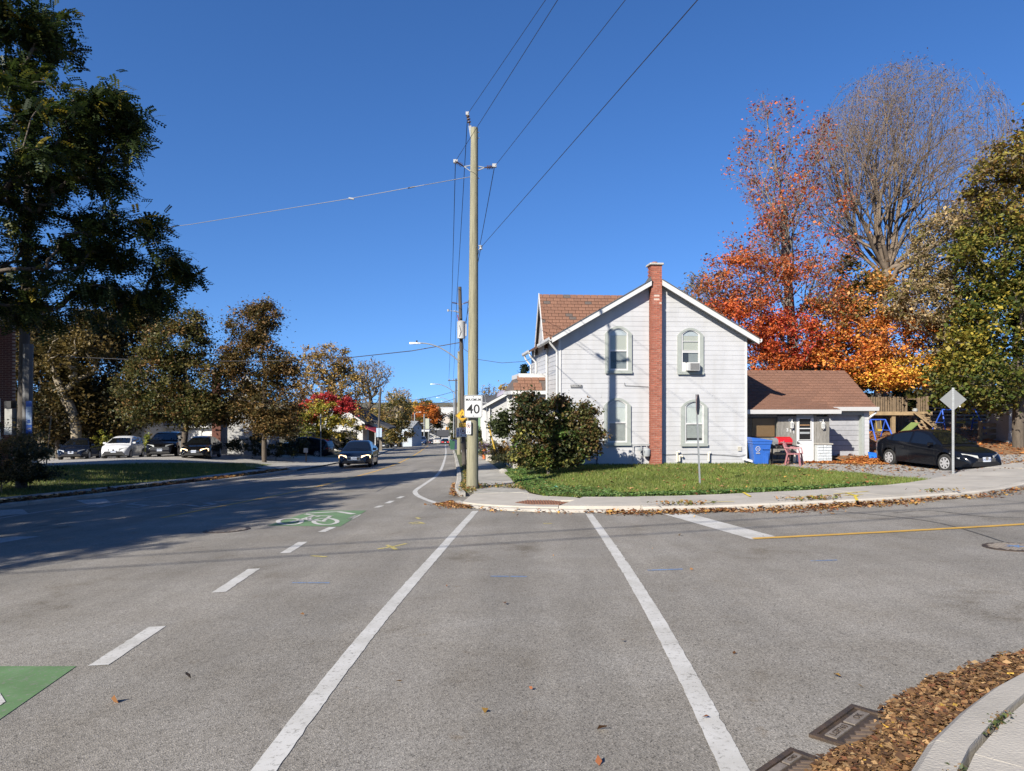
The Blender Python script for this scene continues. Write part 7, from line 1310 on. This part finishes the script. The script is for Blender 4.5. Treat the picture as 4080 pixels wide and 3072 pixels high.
def swing(label, Yk, x0, x1, y0, y1):
    c_ = at((x0 + x1) / 2, 1745, Yk); z = Tz(c_.x, Yk); t = thing('swing_frame', label, 'swing', (c_.x, Yk, z)); w = (x1 - x0) / 2 * Yk / F; h = pz(y0, Yk, z)
    for s in (-1, 1):
        for d in (-.7, .7): MB().tube([(s * w * .8, 0, h), (s * w, d, -.05)], .035, 8).build('leg', PB, t)
        MB().tube([(s * w * .93, -.42, h * .45), (s * w * .93, .42, h * .45)], .025, 6).build('brace', PB, t)
    MB().tube([(-w * .8, 0, h), (w * .8, 0, h)], .035, 8).build('top_bar', PB, t); MB().tube([(-w * .25, 0, h), (-w * .25, -.1, h * .55), (w * .25, -.1, h * .55), (w * .25, 0, h)], .012, 5).build('rope', mat('rope_yellow', (.5, .34, .03), .6, .1), t); MB().prism([(-w * .27, h * .5), (w * .27, h * .5), (w * .2, h * .42), (-w * .2, h * .42)], 'y', -.2, .0).build('seat', mat('rope_yellow', (.5, .34, .03)), t)
swing('small blue swing frame with yellow seat under the play deck', 36.2, 3462, 3535, 1672, 1740); swing('blue swing frame behind the black car roof', 38.5, 3738, 3900, 1632, 1745)
t0 = at(3750, 1745, 40.5); t = thing('board_screen', 'dark slatted timber screen beside the play deck', 'fence', (t0.x, 40.5, Tz(t0.x, 40.5)))
for k in range(13): MB().box(-.9, 5.5, -.02, .02, .3 + k * .21, .42 + k * .21).build('slat', WG, t)
for q in (-.9, 1.4, 3.6, 5.5): MB().box(q - .06, q + .06, .03, .12, -.2, 3.0).build('post', WD, t)
t0 = at(3955, 1745, 35.5); t = thing('rail_pen', 'low wooden rail pen behind the parked black sedan', 'pen', (t0.x, 35.5, Tz(t0.x, 35.5))); w = 50 * 35.5 / F
for s in (-1, 1): MB().box(s * w - .07, s * w + .07, -.07, .07, -.1, 1.0).build('post', WL, t)
for k in range(3): MB().box(-w, w, -.11, -.075, .12 + k * .3, .3 + k * .3).build('rail', WD, t)
t0 = at(4068, 1700, 34); t = thing('silver_shed', 'grey panelled shed at the right edge under the green tree', 'shed', (t0.x + .6, 34.5, Tz(t0.x, 34))); SH = mat('shed_panel', (.30, .30, .29), .6, .1, 8, orand=.08)
zc_ = pz(1618, 34.5, Tz(t0.x, 34)); MB().box(-.85, 1.4, .02, 1.6, -.2, zc_).build('wall', SH, t)
for k in range(6):
    for j in range(5): MB().box(-.85 + j * .45, -.42 + j * .45, -.02, .02, zc_ - .22 * (k + 1), zc_ - .22 * k - .015).build('panel', SH, t)
MB().prism([(-1.0, zc_), (1.5, zc_), (1.5, zc_ + .1), (-1.0, zc_ + .15)], 'y', -.15, 1.7).build('roof', FLASH, t)
t0 = at(3592, 1745, 33.5); t = thing('pink_toy', 'pink toy car peeking over the boot of the black sedan', 'toy', (t0.x, 33.5, Tz(t0.x, 33.5)), .3); MB().prism([(-.35, .1), (.35, .1), (.4, .35), (.2, .62), (-.2, .66), (-.4, .4)], 'y', -.25, .25).build('body', mat('toy_pink', (.55, .16, .22), .5, .05), t, bevel=.05)
for s in (-1, 1): MB().lathe([(.1, -.28), (.1, .28)], 12, (s * .25, 0, .1), 'y').build('wheel', TYRE, t)
# ---------------------------------------------------------------- other buildings
GRN = mat('green_siding', (.20, .33, .20), .6, .06, orand=.04); SHD = mat('dark_shingle', (.05, .05, .052), .9, .2, 10, .3, 60); BRKD = mat('brown_brick', (.16, .065, .045), .9, .25, 10, .3, 50, orand=.2); BLUEG = mat('pale_blue_board', (.33, .38, .43), .6, .06, orand=.04); DPANE = mat('dark_pane', (.012, .013, .014)); REDR = mat('red_metal_roof', (.28, .02, .03), .5, .1); WSID = mat('white_board', (.46, .46, .45), .6, .06, orand=.04)
def house(name, label, x, y, rz, w, d, h, roof_h, wall_m, roof_m, ridge='x', board_h=.2, wins_=(), boards=True, ov=.3, z=None, cat='house', faces=('f',), wall2=None):
    z = Tz(x, y) if z is None else z; t = thing(name, label, cat, (x, y, z), rz); 
    if ridge == 'x':
        MB().prism([(0, -.5), (d, -.5), (d, h), (d / 2, h + roof_h), (0, h)], 'x', -w / 2, w / 2).build('wall', wall_m, t); s = roof_h / (d / 2)
        for a, b in ((-ov, d / 2), (d + ov, d / 2)): za = h - ov * s; n_ = .1; MB().prism([(a, za), (b, h + roof_h), (b, h + roof_h + n_), (a, za + n_)], 'x', -w / 2 - ov, w / 2 + ov).build('roof', roof_m, t)
    else:
        MB().prism([(-w / 2, -.5), (w / 2, -.5), (w / 2, h), (0, h + roof_h), (-w / 2, h)], 'y', 0, d).build('wall', wall_m, t); s = roof_h / (w / 2)
        for sg_ in (-1, 1): a = sg_ * (w / 2 + ov); za = h - ov * s; MB().prism([(a, za), (0, h + roof_h), (0, h + roof_h + .1), (a, za + .1)], 'y', -ov, d + ov).build('roof', roof_m, t); MB().prism([(a, za + .08), (0, h + roof_h + .08), (0, h + roof_h - .1), (a, za - .1)], 'y', -ov - .03, -ov + .003).build('rake_board', TRIM, t)
    if boards:
        for k in range(int((h + (roof_h if ridge == 'y' else 0)) / board_h)):
            z0 = k * board_h; ww = w if z0 < h or ridge == 'x' else w * (1 - (z0 + board_h - h) / roof_h)
            if ww > .3: board(-ww / 2, ww / 2, -ww / 2, ww / 2, z0, z0 + board_h, -.0).build('siding_board', wall_m, t)
            if 'r' in faces and z0 < h: m = MB(); m.M = Matrix.Translation((w / 2, d / 2, 0)) @ Matrix.Rotation(R(90), 4, 'Z'); q = board(-d / 2, d / 2, -d / 2, d / 2, z0, z0 + board_h, 0); m.add(q.v, q.f).build('siding_board', wall_m, t)
            if 'l' in faces and z0 < h: m = MB(); m.M = Matrix.Translation((-w / 2, d / 2, 0)) @ Matrix.Rotation(R(-90), 4, 'Z'); q = board(-d / 2, d / 2, -d / 2, d / 2, z0, z0 + board_h, 0); m.add(q.v, q.f).build('siding_board', wall_m, t)
    for wx, wz, ww, wh in wins_:
        f = ringmesh([(wx - ww / 2 - .08, wz - .08), (wx + ww / 2 + .08, wz - .08), (wx + ww / 2 + .08, wz + wh + .08), (wx - ww / 2 - .08, wz + wh + .08)], [(wx - ww / 2, wz), (wx + ww / 2, wz), (wx + ww / 2, wz + wh), (wx - ww / 2, wz + wh)], -.07, -.0).build('window', TRIM, t); MB().box(wx - ww / 2, wx + ww / 2, -.04, -.0325, wz, wz + wh).build('pane', DPANE, f); MB().box(wx - ww / 2, wx + ww / 2, -.055, -.042, wz + wh * .5 - .02, wz + wh * .5 + .02).build('sash_bar', TRIM, f)
    return t
# small white house, green house and others on the right of the street
Y = 47; x = px(1968, Y) + 1.15; t = house('small_white_house', 'small white house with corner trim beyond the lilac bush', x, Y, TH, 3.3, 9, 2.75, .9, WSID, SHD, 'y', .16, [(.6, 1.2, .7, 1.2)], faces=('l',))
for k in range(7): MB().box(-1.72, -1.67, .6 + k * 1.1, .68 + k * 1.1, .2, 2.6).build('porch_bar', TRIM, t)
MB().lathe([(.9, 0), (.85, .25), (.6, .45), (.05, .55)], 14, (.0, 1.2, 3.25)).build('dome_vent', mat('lilac_grey', (.28, .26, .32), .5, .1), t, smooth=True); downspout(t, [(-1.45, -.1, 2.7), (-1.45, -.06, .1)])
x = px(2013, 50); z_b = Tz(x, 50); zt_ = pz(1565, 50, z_b); t = thing('stone_chimney', 'pale block chimney behind the lilac bush', 'chimney', (x, 50, z_b)); MB().box(-.48, .48, 0, .6, 0, zt_).build('core', MORTAR, t); CBK = mat('chimney_block', (.22, .19, .16), .9, .2, 9, .3, 40, orand=.2)
for k in range(6):
    for j in range(5): w = .96 / 4.5; x0_ = -.48 + j * w - (w / 2 if k % 2 else 0); a_, b_ = max(x0_, -.48), min(x0_ + w - .02, .48); MB().box(a_, b_, -.03, .02, zt_ - .17 * (k + 1) + .02, zt_ - .17 * k).build('block', CBK, t) if b_ > a_ + .02 else None
Y = 60; x = px(1919, Y) + .3; house('green_house', 'green clapboard house with white corner seen past the tall pole', x, Y, TH, 2.6, 6, 3.6, 1.2, GRN, SHD, 'x', .18, faces=('l',))
t = thing('guy_guard', 'yellow guy wire guard leaning by the small white house', 'guy guard', (px(1980, 41), 41, Tz(px(1980, 41), 41))); yg = mat('guard_yellow', (.45, .30, .04), .6, .1); a_ = at(1946, 1690, 41); MB().tube([(0, 0, 0), (a_.x - px(1980, 41), 0, a_.z - Tz(px(1980, 41), 41))], .05, 6).build('guard', yg, t); b_ = at(1930, 1640, 41); MB().tube([(a_.x - px(1980, 41), 0, a_.z - Tz(px(1980, 41), 41)), (b_.x - px(1980, 41), .3, b_.z - Tz(px(1980, 41), 41) + 1)], .012, 5).build('strand', GALV, t)
for k, (q, c, lb) in enumerate(((1803, (.02, .09, .05), 'dark green wheeled bin by the far right kerb'), (1815, (.02, .03, .09), 'dark blue wheeled bin beside the green one'))):
    X = px(q, 78) ; t = thing('wheeled_bin', lb, 'bin', (X, 78, float(G(X, 78)) + .12)); MB().add([(-.22, -.25, 0), (.22, -.25, 0), (.22, .25, 0), (-.22, .25, 0), (-.3, -.33, .95), (.3, -.33, .95), (.3, .33, .95), (-.3, .33, .95)], [(3, 2, 1, 0), (4, 5, 6, 7), (0, 1, 5, 4), (1, 2, 6, 5), (2, 3, 7, 6), (3, 0, 4, 7)]).build('body', mat('bin%d' % k, c, .5, .1), t); MB().prism([(-.33, .95), (.33, .95), (.33, 1.0), (-.33, 1.1)], 'y', -.35, .35).build('lid', mat('bin%d' % k, c), t)
t = thing('garden_ornament', 'small orange red garden ornament among the flowers', 'ornament', (px(1929, 44), 44, Tz(px(1929, 44), 44))); MB().lathe([(.1, 0), (.1, .5), (.15, .52), (.13, .7), (.05, .82), (.02, .85)], 10).build('body', mat('ornament_orange', (.5, .12, .03), .5, .1), t)
t = thing('planter_box', 'pale square planter before the small white house', 'planter', (px(1948, 41), 41, Tz(px(1948, 41), 41))); MB().box(-.18, .18, -.18, .18, 0, .38).build('box', CONC, t, bevel=.02)
t = thing('garden_rock', 'grey rock in the garden beside the right pavement', 'rock', (px(2005, 27.5), 27.5, Tz(px(2005, 27.5), 27.5))); v_ = ell(60, (0, 0, .12), (.2, .15, .13), .95); bm = bmesh.new(); [bm.verts.new(q) for q in v_]; bmesh.ops.convex_hull(bm, input=bm.verts); me = bpy.data.meshes.new('stone'); bm.to_mesh(me); bm.free(); me.materials.append(CONC_OLD); link('stone', me, t)
# far street houses
for k, (q, Yk, w, h, rh, wm, rm, lb, rg) in enumerate(((1742, 290, 12, 5.5, 3, WSID, SHD, 'far white gabled house at the road end', 'y'), (1775, 330, 12, 7, 4, mat('cream_wall', (.5, .44, .38), .7, .05), mat('tan_roof', (.2, .12, .08), .9, .1), 'far cream house with brown roof at the road end', 'y'), (1705, 250, 16, 3.2, 2, WSID, SHD, 'far low white house with dark roof left of the road', 'y'), (1750, 420, 26, 9, 3, mat('slate_wall', (.14, .16, .19), .7, .05), SHD, 'far blue grey building behind the gabled houses', 'x'), (1725, 225, 10, 3, 1.6, WSID, SHD, 'far bungalow with white porch before the low house', 'x'))):
    X = px(q, Yk); house('far_house', lb, X, Yk, .1, w, 10, h, rh, wm, rm, rg, .4, [(-w * .2, 1.2, 1.4, 1.5), (w * .2, 1.2, 1.4, 1.5)], boards=False, ov=.5)
x = px(1818, 1300); t = thing('warehouse', 'tiny white warehouse on the horizon', 'building', (px(1795, 1000), 1000, Tz(px(1795, 1000), 1000))); MB().box(-14, 14, 0, 20, 0, pz(1624, 1000, Tz(px(1795, 1000), 1000))).build('wall', WSID, t); MB().box(-14.5, 14.5, -.5, 20.5, pz(1624, 1000, Tz(px(1795, 1000), 1000)), pz(1624, 1000, Tz(px(1795, 1000), 1000)) + .6).build('roof', TRIM, t)
# left side: white house with dark roof and chimney, shed, garages
Y = 53; x = px(985, Y); t = house('left_white_house', 'white clapboard house with dark roof and brick chimney among the left maples', x, Y, .32, 4.6, 8, 3.0, 3.0, WSID, SHD, 'y', .2, [(.8, 1.0, .8, 1.3)], faces=('l',))
MB().box(-2.45, -1.85, -.35, .0, -.2, 6.4).build('chimney', BRKD, t); MB().box(-2.5, -1.8, -.4, .05, 6.4, 6.5).build('chimney_cap', CONC_OLD, t)
Y = 56; x = px(700, Y); t = house('left_garage', 'low white garage with clapboard wall behind the parked cars', x, Y, -.1, 6.4, 5, 2.3, .5, WSID, SHD, 'x', .2, faces=('l',)); MB().box(-2.6, 2.2, -.05, -.035, 0, 2.0).build('garage_door', WSID, t); gutter(t, (-3.5, -.38, 2.25), (3.5, -.38, 2.25))
Y = 54; x = px(505, Y); t = thing('board_shed', 'pale vertical board shed behind the white hatchback', 'shed', (x, Y, Tz(x, Y)), -.2); 
MB().box(-1.6, 1.6, .02, 3, -.2, 2.7).build('wall', WSID, t)
for k in range(10): MB().box(-1.6 + k * .32, -1.3 + k * .32, -.015 - .012 * (k % 2), .02, 0, 2.7).build('board', WSID, t)
MB().prism([(-1.9, 2.85), (1.9, 3.05), (1.9, 3.15), (-1.9, 2.95)], 'y', -.35, 3.2).build('roof', FLASH, t); MB().box(-1.9, 1.9, -.37, -.34, 2.75, 2.95).build('fascia', TRIM, t)
# brick house at the left edge
Y = 29; x = px(62, Y); z = Tz(x, Y); t = thing('brick_house', 'dark brick house at the left edge behind the bus stop', 'house', (x, Y, z), R(36)); MB().box(-5.4, 0, .03, 6, -.3, 7).build('wall', MORTAR, t); nbk = 0; rest = MB(); bmesh_ = MB().box(0, .21, 0, .08, 0, .062).mesh('brick', BRKD)
for k in range(80):
    for j in range(12):
        x0_ = .01 - (j + 1) * .222 - (.11 if k % 2 else 0); z0 = .1 + k * .075
        if .6 < z0 < 4.3 and nbk < 300: link('brick', bmesh_, t, (x0_, -.01 - random.random() * .006, z0)); nbk += 1
        else: rest.box(x0_, x0_ + .21, -.012, .06, z0, z0 + .062)
tag(rest.build('brick_courses', BRKD, t), kind='stuff'); f = ringmesh([(-1.55, 1.5), (-.5, 1.5), (-.5, 3.1), (-1.55, 3.1)], [(-1.45, 1.6), (-.6, 1.6), (-.6, 3.0), (-1.45, 3.0)], -.06, .02).build('window', TRIM, t); MB().box(-1.45, -.6, -.03, -.018, 1.6, 3.0).build('pane', DPANE, f); MB().box(-1.6, -.45, -.1, -.02, 1.4, 1.5).build('sill', CONC, f)
Y = 27; t = thing('utility_cabinet', 'grey utility cabinet behind the left bush', 'cabinet', (px(122, Y), Y, Tz(px(122, Y), Y))); MB().box(-.15, .15, -.15, .2, 0, 1.1).build('case', GREYM, t, bevel=.02); MB().box(-.12, .12, -.158, -.15, .2, 1.0).build('door', GREYM, t)
# fence and awning house further down on the left
FX0, FX1 = px(1180, 70), px(1420, 74); t = thing('wooden_fence', 'weathered wooden board fence behind the parked dark crossover', 'fence', (FX0, 71, Tz(FX0, 71)), math.atan2(3, FX1 - FX0)); nF = 40; Lf = math.hypot(FX1 - FX0, 3)
for k in range(nF): MB().box(k * Lf / nF, (k + .93) * Lf / nF, -.02 + random.uniform(-.01, .01), .02, .0, 1.75 + random.uniform(-.03, .03)).build('board', WG, t)
for z in (.35, 1.05, 1.6): MB().box(0, Lf, -.055, -.02, z, z + .1).build('rail', WG, t)
for k in range(5): MB().box(k * Lf / 4 - .06, k * Lf / 4 + .06, -.1, .06, -.2, 1.95).build('post', WG, t)
shrub('fence_bush', 'dark green bush at the end of the wooden fence', px(1390, 70), 70, 1.8, 3, 3200, .12, [(60, 70, 36), (80, 84, 44), (46, 54, 30)], stems=50)
Y = 82; x = px(1345, Y); t = house('awning_house', 'white house with red metal awning and dark roof left of the slim pole', x, Y, -.05, 6.0, 8, 3.4, 2.0, WSID, SHD, 'y', .25, [(-1.2, .9, .9, 1.5), (.8, .9, .9, 1.5)]); MB().prism([(3.0, 2.9), (4.9, 2.15), (4.9, 2.25), (3.0, 3.02)], 'y', -1.2, 2.5).build('awning', REDR, t); MB().box(4.7, 4.78, -1.1, -1.02, -.3, 2.2).build('awning_post', TRIM, t); MB().box(3.2, 4.8, 2.0, 2.2, -.3, 2.3).build('porch_wall', WG, t); MB().prism([(3.2, 3.3), (5.6, 2.4), (5.6, 2.6), (3.2, 3.6)], 'y', 2.3, 6).build('porch_roof', SHD, t)
Y = 122; x = px(1606, Y); house('blue_shed', 'small pale blue shed with grey roof beside the van', x, Y, -.3, 3.4, 4, 3.6, .9, BLUEG, mat('grey_roof', (.2, .21, .22), .8, .1), 'x', .3, [(.5, 1.0, .7, 1.7)], faces=('r',))
Y = 165; x = px(1668, Y); t = thing('bus_shelter', 'dark glass shelter canopy beyond the traffic signal', 'shelter', (x, Y, float(G(x, Y)) + .2)); MB().box(-3.5, 2.5, 0, 2.4, 3.4, 3.8).build('canopy', TRIM, t); MB().box(-3.3, 2.3, 2.2, 2.3, 0, 3.4).build('back_wall', DPANE, t)
for s in (-3.3, -.5, 2.2): MB().box(s, s + .15, .1, .25, 0, 3.4).build('post', GALV, t)
for k, (q, Yk) in enumerate(((1726, 185), (1748, 200))): X = px(q, Yk); house('roadside_house', ('dark roofed bungalow with white trim left beyond the crest', 'second dark roofed bungalow beyond the crest')[k], X - 4, Yk, .15, 8, 9, 2.8, 1.8, WSID, SHD, 'y', .4, [(1.5, .9, 1.2, 1.2), (-1.5, .9, 1.2, 1.2)], boards=False)
